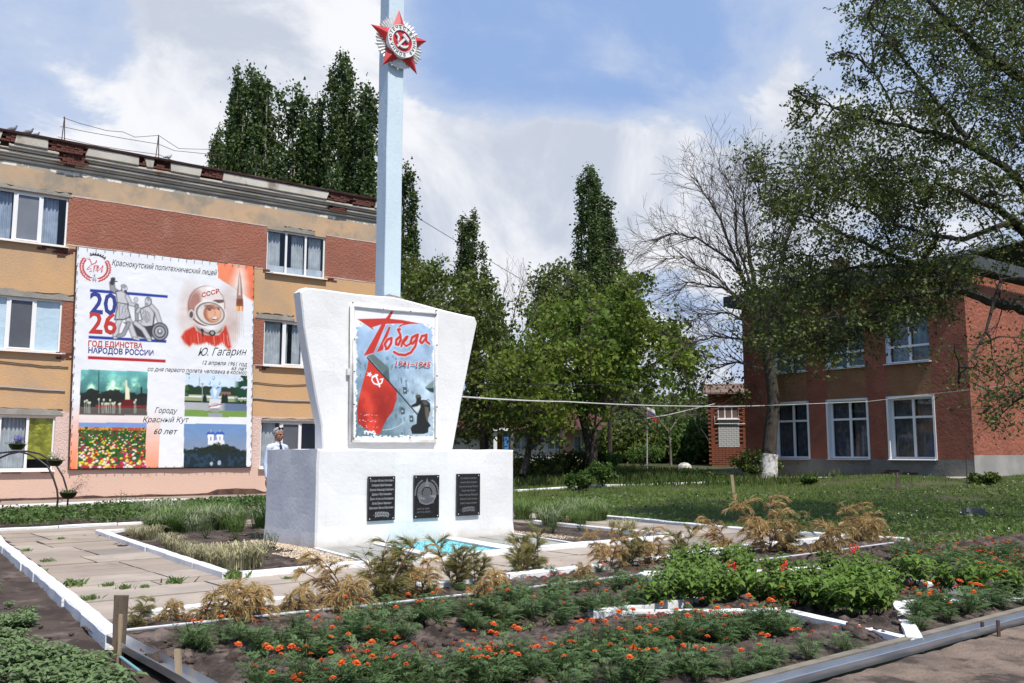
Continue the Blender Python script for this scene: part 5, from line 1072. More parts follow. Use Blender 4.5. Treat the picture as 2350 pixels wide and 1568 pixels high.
wx0, wx1 = AX.px(1649, 1000)[0], AX.px(1697, 1000)[0]; wz0, wz1, wzt = AX.px(1670, 1026)[1], AX.px(1670, 961)[1], AX.px(1670, 934)[1]
z = zb; row = 0; arot = math.atan2(AX.d.y, AX.d.x)
while z < ztop-.04:
    s_ = bs+(.14 if row % 2 else 0)
    while s_ < be-.1:
        c = s_+.14; inw = wx0-.1 < c < wx1+.1 and wz0 < z < wzt
        if not inw: o = link('brick', ame, ax); o.location = Vector(AX(c, -.05+random.uniform(-.012, .012), z+.04))-ax.location; o.rotation_euler = (0, 0, arot)
        s_ += .34
    z += .102; row += 1
z = wz0; row = 0
while z < wz1-.03:
    n_ = 4; w_ = (wx1-wx0)/n_
    for k in range(n_+(row % 2)):
        c = wx0+w_*(k+(.5 if row % 2 == 0 else 0)); c = min(max(c, wx0+.06), wx1-.06)
        o = link('brick', wme, ax); o.location = Vector(AX(c, -.045, z+.04))-ax.location; o.rotation_euler = (0, 0, arot); o.scale = (w_/.255*(.5 if row % 2 and k in (0, n_) else 1), 1, 1)
    z += .100; row += 1
window(AX, ax, wx0, wx1, wz1, wzt, [None, None, None], rec=.1, bar=.035)
mb = MB(AX); mb.add([(bs-.25, .3, ztop-.05), (be, .3, ztop-.05), (be, -4.2, ztop+.8), (bs-.25, -4.2, ztop+.8), (bs-.25, .3, ztop+.04), (be, .3, ztop+.04)], [(0, 1, 2, 3), (0, 1, 5, 4), (4, 5, 2, 3)]); mb.build('roof', mat('annex_roof', (.24, .13, .09), (.16, .13, .11), 5, .95, .01, 20), ax)
mb = MB(AX); gx = wx0-.45
mb.tube([AX.px(1640, 960)+(0,) and (AX.px(1640, 955)[0], .06, AX.px(1640, 955)[1]), (AX.px(1640, 973)[0], .06, AX.px(1640, 973)[1]), (AX.px(1722, 973)[0], .06, AX.px(1722, 973)[1])], .022, 6); mb.build('gas_pipe', m_pipe, ax)
# ---- far house
HP = AT(1060, 1060, 52); HF = Frame((HP.x, HP.y), 80); hs = lambda x, y: HF.px(x, y)
ho = empty('far_house', tuple(HP), 'low white house with maroon roof and pink pilasters glimpsed behind the trees', 'building')
hb = HP.z-.6; ht = hs(1150, 986)[1]; e1 = hs(1425, 1000)[0]; m_hw = mat('house_whitewash', (.72, .70, .68), (.6, .58, .57), 2, .9); m_mar = mat('maroon_roof', (.10, .030, .030), (.07, .022, .022), 2, .7)
mb = MB(HF); wins = [(k, k+.9, hb+1.3, ht-.35) for k in (3.0, 5.0, 6.6)]; wall_cells(mb, [-1, e1]+[q for w in wins for q in w[:2]], [hb, hb+1.3, ht-.35, ht], wins, lambda s, z: 0); mb.add([(-1, 0, hb), (-1, -8, hb), (-1, -8, ht), (-1, 0, ht)], [(0, 1, 2, 3)]); mb.build('wall', m_hw, ho)
for w in wins: window(HF, ho, *w, [C(mc_white), C(mc_white)])
for x, mm, wd in ((1130, m_wp, .10), (1155, mat('blue_post', (.05, .20, .45), None), .12), (1148, None, 0)):
    if mm: a = hs(x, 1000)[0]; mb = MB(HF); mb.box((a-wd, .9, hb), (a+wd, 1.1, ht-.1)); mb.build('porch_post', mm, ho)
a, b = hs(1136, 1000)[0], hs(1152, 1000)[0]; mb = MB(HF); mb.box((a, .0, hb), (b, .05, ht-.3)); mb.build('door', mat('brown_door', (.22, .08, .04), (.16, .06, .03), 4), ho)
for x in (1292, 1418): a = hs(x, 1000)[0]; mb = MB(HF); mb.box((a, 0, hb), (a+.55, .12, ht)); mb.build('pilaster', mat('pink_pilaster', (.60, .34, .28), (.5, .3, .25), 2), ho)
mb = MB(HF); mb.box((hs(1120, 990)[0], 0, ht-.1), (hs(1165, 990)[0], 1.3, ht+.05)); mb.build('porch_roof', m_wp, ho)
mb = MB(HF); a, b = -1.6, e1+.6; mb.add([(a, .9, ht), (b, .9, ht), (b-3, -3.5, ht+1.6), (a+3, -3.5, ht+1.6), (a, -8, ht), (b, -8, ht)], [(0, 1, 2, 3), (0, 3, 4), (1, 5, 2), (3, 2, 5, 4)]); mb.build('roof', m_mar, ho)
mb = MB(HF); mb.tube([(hs(1085, 960)[0], -3, ht+1), (hs(1085, 960)[0], -3, ht+2.2)], .2, 6); mb.build('chimney', MATS['chimney_brick'], ho)
# ============================================================ trees
def poplar(seed, H, Wd, n_leaf, limbs=7):
    e = empty('poplar_tree'); rg_ = random.Random(seed); mb = MB(); mb.tube([Vector((0, 0, -.5)), Vector((.1, 0, H*.4)), Vector((.0, .1, H*.95))], [.35, .24, .03], 7, caps=False)
    pts = []; 
    for k in range(limbs):
        z = H*rg_.uniform(.06, .42); a = rg_.uniform(0, 6.28)+k*2.4; top = H*rg_.uniform(.74, 1.0) if k else H; rad = Wd*rg_.uniform(.30, .80) if k else .25
        P = []; 
        for j in range(9):
            t = j/8; zz = z+(top-z)*t; rr = rad*math.sin(min(1, t*1.7)*math.pi/2)*(1-.35*max(0, t-.6)/.4); P.append(Vector((math.cos(a)*rr+rg_.uniform(-.12, .12), math.sin(a)*rr+rg_.uniform(-.12, .12), zz)))
        mb.tube(P, [.10*(1-.85*j/8)+.01 for j in range(9)], 4, caps=False)
        for j in range(8):
            for q in range(max(3, int(11*(top-z)/H))):
                t = rg_.random(); c = P[j].lerp(P[j+1], t); w = .40*(1-.40*(j+t)/8)*(1.0+.35*math.sin(j*2+k)); a2 = rg_.uniform(0, 6.28); pts.append((c+Vector((math.cos(a2)*w*rg_.random()**.5, math.sin(a2)*w*rg_.random()**.5, rg_.uniform(-.3, .5))), .8-.3*j/8))
    mb.build('trunk', m_pale, e)
    nrg = np.random.default_rng(seed); per = max(4, n_leaf//len(pts)); T = np.array([tuple(p) for p, _ in pts]); Cn = np.repeat(T, per, 0)+nrg.normal(size=(len(T)*per, 3))*np.array((.20, .20, .28))
    leaf_cloud('crown', Cn, .20, .17, l_pop, e, seed=seed); return e
pops = [poplar(1, 26, 1.9, 22000, 9), poplar(2, 22, 1.5, 17000, 7), poplar(3, 24, 1.5, 18000, 8)]
PL = [(0, 505, 55, 290, .86, 'leftmost small poplar low over the roof of the yellow building'), (0, 570, 57, 150, 1, 'broad poplar with forked top, second from left over the roof'), (1, 615, 56, 165, 1, 'poplar with a pale bare stem showing, over the roof left of centre'), (2, 672, 58, 190, 1, 'flat topped poplar in the middle of the row over the roof'),
      (1, 722, 57, 205, .9, 'slim poplar between the flat topped and the tallest one'), (0, 788, 56, 122, 1, 'tallest poplar over the roof, left of the obelisk'), (2, 845, 55, 190, 1, 'dark poplar touching the obelisk at its left'), (1, 640, 52, 350, .8, 'short leafy poplar low behind the roof edge'), (1, 760, 52, 370, .8, 'low rounded poplar behind the right part of the roof'),
      (1, 545, 58, 215, .95, 'dark poplar shoulder left of the broad forked poplar'), (2, 600, 59, 172, 1, 'poplar top merging with the broad forked one'), (1, 700, 60, 250, 1, 'dark poplar filling the gap under the middle of the row'), (2, 815, 59, 240, 1, 'poplar tucked between the tallest one and the obelisk'), (1, 590, 52, 330, .9, 'low leafy poplar skirt behind the roof left of the middle'),
      (2, 925, 60, 370, .9, 'poplar half hidden behind the obelisk, showing at its right'), (0, 1085, 62, 482, 1, 'narrow distant poplar right of the obelisk'), (0, 1352, 62, 380, 1, 'tall distant poplar right of the centre'), (1, 1400, 63, 440, .9, 'second distant poplar leaning on the tall one at right of centre')]
for k, (v, x, Y, ytop, ws, lab) in enumerate(PL):
    p = AT(x, ytop, Y); H = p.z-hz(p.x, Y); H0 = (26, 22, 24)[v]; sc = H/H0; w = ws*(.88, 1.15, 1.15)[v]*max(.62, min(1.0, sc)); loc = (p.x, Y, hz(p.x, Y)-.2)
    if x == 505: w *= .8
    if x > 1000: w *= 1.25
    o = dup(pops[v], loc, k*1.7, (w, w, sc), lab, 'poplars behind the buildings', None); o['category'] = 'tree'
for o in pops:
    for c in list(o.children): bpy.data.objects.remove(c)
    bpy.data.objects.remove(o)
def tree(name, lab, base, H, spread, leafm, seed, n_leaf=12000, trunks=1, lean=(0, 0), L=.13, levels=3, bark=None, sig=.32, group=None, first=.28, squash=1.0, ang_=.75, n=4, r0=.16):
    e = empty(name, tuple(base), lab, 'tree', group); rg_ = random.Random(seed); mb = MB(); tips = []
    for k in range(trunks):
        d = Vector((lean[0]+rg_.uniform(-.3, .3)*(trunks > 1), lean[1]+rg_.uniform(-.3, .3)*(trunks > 1), 1)); b = Vector(base)+Vector((rg_.uniform(-.3, .3)*(trunks > 1), rg_.uniform(-.3, .3)*(trunks > 1), -.2))
        branchy(mb, b, d, H*first, r0, 0, [], rg_, .3, .2, 1, 4, .18, sides=7)
        q = Vector(mb.v[-1])
        for j in range(5):
            a = j*1.26+rg_.random(); dd = Vector((math.cos(a)*spread*squash, math.sin(a)*spread, rg_.uniform(.45, 1.3))); branchy(mb, q-Vector((0, 0, .1*j)), dd, H*.34*rg_.uniform(.8, 1.15), r0*.5, levels-1, tips, rg_, .18, ang_, n, 4, .35, .66)
    mb.build('trunk', bark or m_bark, e)
    T = np.array([tuple(t) for t in tips]); per = max(3, n_leaf//len(tips)); nr = np.random.default_rng(seed); Cn = around(nr, tips, per, (sig, sig, sig*.8)); leaf_cloud('crown', Cn, L, L*.75, leafm, e, seed=seed); return e
def at_ground(x, y, Y): p = AT(x, y, Y); return Vector((p.x, Y, hz(p.x, Y)))
def in_poly(x, y, P):
    c = False
    for i_ in range(len(P)):
        x0, y0 = P[i_]; x1, y1 = P[(i_+1) % len(P)]
        if (y0 > y) != (y1 > y) and x < (x1-x0)*(y-y0)/(y1-y0)+x0: c = not c
    return c
def crown_tree(name, lab, limbs, Y, regs, lm, seed, L=.15, per=90, sg=.30, bark=None, depth=1.6):
    rg_ = random.Random(seed); b = AT(*limbs[0][0][0], Y); e = empty(name, (b.x, Y, hz(b.x, Y)), lab, 'tree'); mb = MB(); nodes = []; cen = []
    for px, r0, r1 in limbs:
        P = [AT(x, y, Y+(0 if k == 0 else rg_.uniform(-.6, .6))) for k, (x, y) in enumerate(px)]; Q = []
        for p, q in zip(P, P[1:]):
            for k in range(4): Q.append(p.lerp(q, k/4)+Vector([rg_.uniform(-.04, .04) for _ in range(3)])*(k > 0))
        Q.append(P[-1]); mb.tube(Q, [r0+(r1-r0)*j/(len(Q)-1) for j in range(len(Q))], 6, caps=False); nodes += Q[3:]
    for P, n in regs:
        k = 0; xs_ = [p[0] for p in P]; ys_ = [p[1] for p in P]
        while k < n:
            x, y = rg_.uniform(min(xs_), max(xs_)), rg_.uniform(min(ys_), max(ys_))
            if not in_poly(x, y, P): continue
            k += 1; c = AT(x, y, Y+rg_.gauss(0, depth)); nb = min(nodes, key=lambda q: (q-c).length); d = c-nb; m1_ = nb+d*.5+Vector((0, 0, .10*d.length)); mb.tube([nb, m1_, c], [.030, .018, .007], 4, caps=False); nodes.append(m1_)
            tw = []
            for j in range(6):
                q = c+Vector((rg_.gauss(0, sg*1.5), rg_.gauss(0, sg*1.5), rg_.gauss(0, sg*1.1))); mb.tube([m1_.lerp(c, .6+.4*rg_.random()), q], [.009, .004], 3, caps=False); tw += [c.lerp(q, t) for t in (.4, .7, 1.0)]
            nr = np.random.default_rng(seed*1000+k); T_ = np.array([tuple(t) for t in tw]); cen.append(T_[nr.integers(0, len(T_), per)]+nr.normal(size=(per, 3))*sg*.42)
    mb.build('trunk', bark or m_bark, e); leaf_cloud('crown', np.concatenate(cen), L, L*.72, lm, e, seed=seed); return e
crown_tree('maple_tree', 'spreading light green maple in the middle, its bough reaching right over the flag', [([(1362, 1085), (1350, 1010), (1330, 930), (1320, 830), (1330, 740)], .20, .06), ([(1335, 950), (1380, 882), (1443, 859), (1510, 830), (1565, 820)], .12, .03), ([(1325, 850), (1400, 760), (1440, 680), (1455, 645)], .08, .01), ([(1325, 880), (1250, 800), (1210, 760)], .08, .02), ([(1400, 870), (1470, 780), (1540, 760)], .06, .01)], 34,
    [([(1185, 770), (1230, 705), (1300, 700), (1360, 725), (1400, 690), (1460, 690), (1520, 735), (1560, 775), (1590, 820), (1588, 868), (1540, 880), (1500, 860), (1440, 880), (1390, 930), (1300, 950), (1230, 900), (1190, 840)], 165), ([(1400, 700), (1425, 640), (1450, 625), (1480, 650), (1465, 700)], 12), ([(1560, 780), (1600, 840), (1590, 900), (1550, 880)], 8)], l_maple, 11, .17, 88)
crown_tree('maple_tree', 'bright green maple with low foliage in front of the far white house', [([(1198, 1092), (1215, 1020), (1210, 950), (1180, 880)], .14, .05), ([(1215, 1030), (1290, 960), (1340, 905)], .11, .03)], 32, [([(1120, 850), (1180, 790), (1240, 840), (1290, 920), (1290, 985), (1240, 1020), (1190, 1015), (1150, 960)], 66)], l_maple, 15, .16, 85)
crown_tree('dark_elm_tree', 'rounded olive tree top standing above the maple, left of the tall poplar', [([(1290, 1075), (1290, 900), (1292, 760), (1290, 660)], .16, .03)], 42, [([(1228, 700), (1248, 645), (1290, 612), (1338, 635), (1352, 700), (1340, 760), (1240, 760)], 62)], l_dark, 27, .18, 110, .34)
crown_tree('dark_elm_tree', 'dense dark green tree hugging the right side of the monument slab', [([(1110, 1068), (1112, 950), (1100, 820), (1080, 720)], .20, .05), ([(1110, 980), (1150, 850), (1165, 760)], .10, .02), ([(1105, 900), (1040, 750), (980, 660)], .10, .02)], 36, [([(915, 640), (960, 603), (1010, 622), (1060, 642), (1112, 640), (1150, 690), (1170, 760), (1190, 850), (1160, 900), (1080, 880), (1080, 780), (915, 720)], 105), ([(1060, 880), (1150, 900), (1140, 1000), (1060, 1030)], 28)], l_dark, 21, .16, 100)
crown_tree('dark_elm_tree', 'loose dark tree between the olive tree top and the tall poplar', [([(1400, 1075), (1400, 900), (1398, 760)], .12, .03)], 43, [([(1345, 700), (1400, 670), (1445, 690), (1460, 770), (1350, 780)], 26)], l_dark, 28, .18, 90, .38)
for k, (x, Y, H, lm, lab, cnt) in enumerate([(1480, 52, 4.6, l_bush, 'yellow green small tree behind the flagpole', 6000), (1530, 56, 6.0, l_dark, 'dark shrubby tree in the far hedge right of the flag', 6000), (1580, 50, 4.2, l_bush, 'bright green tree in the far hedge, left of the brick annex', 6000), (1625, 54, 6.4, l_dark, 'tall dark hedge tree beside the brick annex', 7000), (1440, 50, 3.8, l_dark, 'low dark tree behind the maple trunk', 6000), (1660, 58, 6.5, l_dark, 'far tree showing above the annex roof', 6000), (1120, 58, 7, l_dark, 'far tree behind the white house', 8000), (1200, 62, 7.5, l_dark, 'far tree above the maroon roof', 8000), (1340, 60, 6, l_dark, 'far tree behind the pink pilasters', 6000)]):
    tree('hedge_tree', lab, at_ground(x, 1060, Y), H*.72, .9, lm, 50+k, cnt, 2, (0, 0), .22, levels=3, sig=.6, first=.14, r0=.1)
# far belt of woodland, one mass
nr = np.random.default_rng(4); n = 60000; X_ = nr.uniform(-60, 90, n); Yd = nr.uniform(75, 95, n); hh = 4.3+1.4*np.sin(X_*.21)+1.6*np.sin(X_*.53+1)+1.0*np.sin(X_*1.3); Z_ = 1.0+hh*nr.random(n)**.7
tag(leaf_cloud('far_woodland', np.stack([X_, Yd, Z_], 1), .55, .45, l_dark, None, seed=9), 'dark belt of far trees closing the view behind the garden', 'woodland', kind='stuff')
def dead_tree(name, lab, limbs, Y, lev, n, seed, m, rad=.03, L0=1.6, up=.12, grav=0.0, curl=.5, ang_=.7, trunk=None):
    base = None; rg_ = random.Random(seed); mb = MB(); tips = []
    P0 = AT(limbs[0][0][0][0], limbs[0][0][0][1], Y); e = empty(name, (P0.x, Y, hz(P0.x, Y)), lab, 'tree')
    tm = MB()
    for i_, (px, r0, r1, sp) in enumerate(limbs):
        pts = []; dy = rg_.uniform(-1.6, 1.6) if i_ else 0
        for j, (x, y) in enumerate(px): pts.append(AT(x, y, Y+dy*j/(len(px)-1)))
        # refine
        Q = []
        for p, q in zip(pts, pts[1:]):
            for k in range(3): Q.append(p.lerp(q, k/3)+Vector((rg_.uniform(-.04, .04), rg_.uniform(-.04, .04), rg_.uniform(-.04, .04)))*(i_ > 0))
        Q.append(pts[-1]); rr = [r0+(r1-r0)*j/(len(Q)-1) for j in range(len(Q))]
        (tm if i_ == 0 else mb).tube(Q, rr, 8 if i_ == 0 else 5, caps=False)
        if sp:
            for j in range(2, len(Q)-1):
                for k in range(sp):
                    d = (Q[j+1]-Q[j]).normalized()+Vector((rg_.uniform(-1, 1), rg_.uniform(-1, 1), rg_.uniform(-.5, .9)))*.9; branchy(mb, Q[j].copy(), d, L0*rg_.uniform(.6, 1.2), rad*(.5+.5*(1-j/len(Q))), lev, tips, rg_, up, ang_, n, 4, curl, .7, .0055, gravity=grav)
    tm.build('trunk', trunk or m, e, smooth=True); mb.build('branches', m, e); return e, tips
# whitewashed trunk with leafless crown
wt, tips = dead_tree('bare_tree', 'leafless tree with a whitewashed trunk foot in front of the red building', [
    ([(1762, 1112), (1764, 1060), (1768, 1000), (1776, 920), (1766, 840), (1748, 760), (1735, 690)], .31, .15, 0),
    ([(1735, 690), (1722, 600), (1712, 520), (1706, 460), (1716, 385)], .10, .012, 4), ([(1748, 760), (1700, 620), (1655, 510), (1615, 440), (1595, 410)], .08, .010, 4), ([(1738, 700), (1680, 600), (1600, 548), (1540, 535), (1498, 560)], .07, .010, 4),
    ([(1745, 740), (1790, 620), (1815, 520), (1850, 450), (1850, 400)], .09, .012, 4), ([(1755, 800), (1700, 780), (1640, 770), (1590, 790), (1560, 830)], .06, .008, 4), ([(1740, 700), (1690, 560), (1690, 470), (1660, 390)], .06, .010, 4), ([(1735, 720), (1650, 640), (1570, 590), (1510, 600)], .05, .008, 4), ([(1750, 850), (1690, 830), (1630, 850), (1600, 900)], .05, .008, 4), ([(1745, 770), (1680, 720), (1610, 720), (1555, 760)], .05, .008, 4), ([(1765, 830), (1830, 740), (1900, 690), (1960, 660)], .07, .01, 3), ([(1745, 720), (1660, 660), (1580, 650), (1520, 690)], .05, .008, 4), ([(1735, 690), (1765, 600), (1780, 500), (1770, 420)], .05, .008, 3)], 33.6, 2, 3, 31, m_dead, .026, 1.2, .05, .12, trunk=m_bark)
T = [t for t in tips if AT(1690, 600, 33.6).x < t.x < AT(1900, 600, 33.6).x and t.z < 8.2]; random.Random(3).shuffle(T)
leaf_cloud('leaf_clusters', around(np.random.default_rng(8), T[:170], 26, (.22, .22, .2)), .13, .09, l_elm, wt, seed=5)
mb = MB(); prev = None; base = AT(1762, 1112, 33.6); rings = [AT(1762, 1113, 33.6), AT(1763, 1090, 33.6), AT(1764, 1065, 33.6), AT(1766, 1042, 33.6)]
mb.tube(rings, [.40, .35, .325, .315], 10, caps=False); mb.build('whitewash_band', mat('whitewashed_bark', (.66, .65, .62), (.35, .32, .28), 6, .95, .02, 18, thr=(.45, .6)), wt, smooth=True)
for k, (x, y) in enumerate([(1745, 985), (1800, 985), (1806, 1040), (1790, 1010)]):
    pass
dead_tree('dead_shrub', 'grey leafless tangle of drooping twigs left of the flagpole', [([(1362, 1085), (1362, 1030), (1366, 985)], .17, .11, 0), ([(1366, 985), (1400, 950), (1440, 935), (1475, 960)], .05, .01, 5), ([(1366, 990), (1345, 950), (1310, 930), (1290, 960)], .05, .01, 5), ([(1366, 985), (1372, 940), (1385, 915), (1410, 925)], .05, .01, 5)], 33, 1, 3, 41, mat('old_twigs', (.11, .085, .07), (.07, .055, .045), 5, .95), .014, 1.0, -.1, .6, trunk=m_bark)
dead_tree('dead_shrub', 'pale bare bush beside the flagpole, before the green hedge', [([(1540, 1070), (1538, 1020), (1534, 990)], .06, .04, 0), ([(1534, 990), (1510, 960), (1480, 955)], .03, .01, 4), ([(1534, 990), (1560, 955), (1600, 950)], .03, .01, 4), ([(1536, 1000), (1540, 960), (1550, 940)], .03, .01, 3)], 42, 1, 3, 42, mat('grey_twigs', (.22, .19, .17), (.15, .13, .11), 5, .95), .012, 1.1, .1, .3)
dead_tree('dead_tree', 'thin leafless branches between the slab and the far dark trees', [([(1175, 1080), (1170, 900), (1165, 780)], .12, .06, 0), ([(1165, 780), (1185, 700), (1205, 640)], .04, .01, 4), ([(1165, 790), (1150, 720), (1160, 650)], .04, .01, 4), ([(1168, 820), (1215, 740), (1235, 690)], .04, .01, 4)], 40, 1, 3, 43, MATS['grey_twigs'], .014, 1.1, .25, 0)
# the big elm reaching in from the right
rg_ = random.Random(77); E_ = empty('elm_tree', (13.2, 17.5, 0), 'big overhanging elm filling the upper right corner, trunk outside the picture', 'tree'); mb = MB()
mb.tube([(13.2, 17.5, -.2), (13.0, 17.4, 2.5), (12.4, 17.2, 5), (12.2, 17.1, 8), (12.0, 17, 11.5)], [.42, .34, .27, .18, .06], 10, caps=False)
limbs = [([(2420, 745), (2350, 708), (2270, 690), (2186, 661), (2072, 680), (1977, 733), (1947, 787)], 17, .13, .02), ([(2400, 580), (2350, 533), (2313, 492), (2219, 447), (2150, 420)], 16.5, .11, .03), ([(2330, 520), (2309, 516), (2211, 549), (2153, 545), (2080, 520), (1990, 480), (1890, 440)], 16.8, .07, .012),
         ([(2420, 240), (2350, 184), (2272, 131), (2190, 61), (2130, 0)], 16, .13, .04), ([(2150, 545), (2108, 615), (2030, 580), (1965, 549), (1860, 500), (1760, 470), (1720, 400)], 17.5, .06, .008), ([(2400, 480), (2300, 380), (2200, 320), (2080, 290), (1960, 270), (1860, 225)], 17, .09, .008),
         ([(2186, 661), (2100, 610), (1980, 610), (1850, 640), (1760, 690)], 18, .06, .01), ([(2420, 640), (2300, 640), (2260, 760), (2200, 880)], 16, .05, .01), ([(2220, 320), (2140, 220), (2060, 120), (1990, 40)], 16, .06, .01), ([(2080, 290), (2030, 210), (2000, 160), (1955, 130)], 17, .03, .006), ([(1960, 270), (1900, 240), (1850, 200), (1810, 215)], 17, .02, .005)]
nodes = []
for px, Y, r0, r1 in limbs:
    Q = []
    P = [AT(x, y, Y+.5*math.sin(i_*1.3)) for i_, (x, y) in enumerate(px)]
    for p, q in zip(P, P[1:]):
        for k in range(4): Q.append(p.lerp(q, k/4)+Vector([rg_.uniform(-.03, .03) for _ in range(3)]))
    Q.append(P[-1]); mb.tube(Q, [r0+(r1-r0)*j/(len(Q)-1) for j in range(len(Q))], 6, caps=False); nodes += Q
def in_poly(x, y, P):
    c = False
    for i_ in range(len(P)):
        x0, y0 = P[i_]; x1, y1 = P[(i_+1) % len(P)]
        if (y0 > y) != (y1 > y) and x < (x1-x0)*(y-y0)/(y1-y0)+x0: c = not c
    return c
regs = [([(1850, 330), (1900, 270), (1990, 250), (2060, 270), (2110, 190), (2060, 130), (2010, 90), (1965, 60), (1960, 0), (2000, -60), (2420, -60), (2420, 430), (2260, 450), (2160, 560), (1980, 560), (1880, 520), (1790, 480), (1800, 410)], 225, 15.2, 19, 165, .20),
        ([(1700, 365), (1760, 360), (1800, 420), (1800, 500), (1740, 450)], 16, 16.5, 18.5, 90, .13), ([(1800, 210), (1870, 190), (1905, 240), (1990, 260), (1850, 300)], 14, 16.5, 17.5, 60, .11), ([(1905, 120), (1960, 110), (2010, 160), (2030, 200), (1960, 210)], 9, 16.5, 17.5, 60, .09), ([(1960, 10), (2040, 60), (2100, 180), (2040, 240), (2000, 100)], 12, 15.5, 17, 70, .12),
        ([(1760, 540), (1980, 560), (2150, 560), (2230, 640), (2130, 720), (2000, 770), (1900, 810), (1790, 840), (1720, 700)], 150, 16, 19.5, 125, .20), ([(2160, 700), (2420, 680), (2420, 1000), (2260, 1000), (2190, 860)], 26, 15, 18, 70, .17), ([(2200, 470), (2420, 440), (2420, 680), (2220, 640)], 22, 15.5, 18, 80, .16)]
cen = []
for P, n, ya, yb, per, sg in regs:
    k = 0; xs_ = [p[0] for p in P]; ys_ = [p[1] for p in P]
    while k < n:
        x, y = rg_.uniform(min(xs_), max(xs_)), rg_.uniform(min(ys_), max(ys_))
        if not in_poly(x, y, P): continue
        k += 1; c = AT(x, y, rg_.uniform(ya, yb)); nb = min(nodes, key=lambda q: (q-c).length); nodes_new = []
        d = c-nb; m1_ = nb+d*.35+Vector((rg_.uniform(-.1, .1), rg_.uniform(-.1, .1), .12*d.length)); m2_ = nb+d*.7+Vector((rg_.uniform(-.1, .1), rg_.uniform(-.1, .1), .08*d.length))
        mb.tube([nb, m1_, m2_, c], [.022, .014, .009, .005], 4, caps=False); nodes += [m2_, c] if k % 3 == 0 else []
        tw = []
        for j in range(7):
            q = c+Vector((rg_.gauss(0, sg*1.9), rg_.gauss(0, sg*1.9), rg_.gauss(-.05, sg*1.4))); mb.tube([m2_.lerp(c, rg_.random()), (c+q)/2+Vector((0, 0, .03)), q], [.006, .004, .003], 3, caps=False); tw += [c.lerp(q, t) for t in (.5, .75, 1.0)]
        nr = np.random.default_rng(k+len(cen)); T_ = np.array([tuple(t) for t in tw]); idx = nr.integers(0, len(T_), per); cen.append(T_[idx]+nr.normal(size=(per, 3))*sg*.42)
mb.build('trunk', mat('dark_bark', (.055, .046, .038), (.03, .026, .022), 9, .95, .02, 30), E_)
# rest of the crown, outside the picture, that shades the lawn
for (x, y, z, s_, n) in [(12.5, 16.5, 10.5, 1.4, 3500), (14.5, 18.5, 8.5, 1.6, 4500), (13.5, 15.5, 7.0, 1.4, 3500), (16, 17, 7.5, 1.6, 3500), (15.5, 20, 6.5, 1.5, 3500), (12.0, 18.5, 9, 1.3, 3000), (13.0, 20.5, 9.2, 1.3, 2500)]:
    nr = np.random.default_rng(int(x*10)); cen.append(np.array([x, y, z])+nr.normal(size=(n, 3))*np.array([s_, s_, s_*.7])*.75)
leaf_cloud('crown', np.concatenate(cen), .078, .042, l_elm, E_, droop=.25, seed=3)
# ---- bushes along the lawn
def bush(name, lab, p, w, h, m, seed, n=2600, L=.07, group=None, cat='bush', stemn=9):
    e = empty(name, tuple(p), lab, cat, group); rg2 = random.Random(seed); mb = MB(); tips = []
    for k in range(stemn):
        a = rg2.uniform(0, 6.28); branchy(mb, Vector(p), Vector((math.cos(a)*w/h*.8, math.sin(a)*w/h*.8, 1)), h*.55, .02, 1, tips, rg2, .1, .7, 3, 3, .3, .7, .004)
    mb.build('stems', m_bark, e); nr = np.random.default_rng(seed); Cn = around(nr, tips, max(4, n//len(tips)), (w*.10, w*.10, h*.09)); Cn[:, 2] = np.maximum(Cn[:, 2], p[2]+.02); leaf_cloud('foliage', Cn, L, L*.7, m, e, seed=seed); return e
for k, (x, y, w, h, m, lab) in enumerate([(1225, 1103, 1.6, 1.1, l_dark, 'large dark bush directly right of the pedestal'), (1320, 1095, 1.2, 1.15, l_dark, 'dark bush in front of the maple trunk'), (1392, 1100, .9, 1.05, l_bush, 'lighter bush right of the maple trunk'), (1325, 1128, .55, .6, l_bush, 'small bush on the near side of the long white kerb'), (1735, 1104, .9, 1.1, l_dark, 'dark round bush against the whitewashed trunk'), (1640, 1106, .5, .35, l_dark, 'tiny shrub by the kerb left of the stake'), (1585, 1100, .9, .4, l_bush, 'low wide shrub on the lawn before the annex'), (1600, 1062, 2.6, 2.2, l_bush, 'bright green bushy mass left of the annex'), (1470, 1072, 2.0, 1.2, l_bush, 'low green shrub at the foot of the flagpole'), (1860, 1112, .5, .3, l_bush, 'little shrub at the plinth under the second window'), (2260, 1112, .6, .4, l_dark, 'leafy sapling low at the right end of the plinth'), (1385, 1120, .5, .8, l_bush, 'slender young shrub standing on the long white kerb')]):
    p = GT(x, y, 18); bush('bush', lab, p, w, h, m, 200+k, 3000, .09)
sap = GT(2220, 1118, 18); e = empty('sapling', tuple(sap), 'thin leafless sapling before the corner of the red building', 'tree'); mb = MB(); tips = []; branchy(mb, sap, Vector((0, 0, 1)), 1.8, .02, 2, tips, random.Random(6), .2, .5, 2, 5, .15, .6, .004); mb.build('stem', m_bark, e)
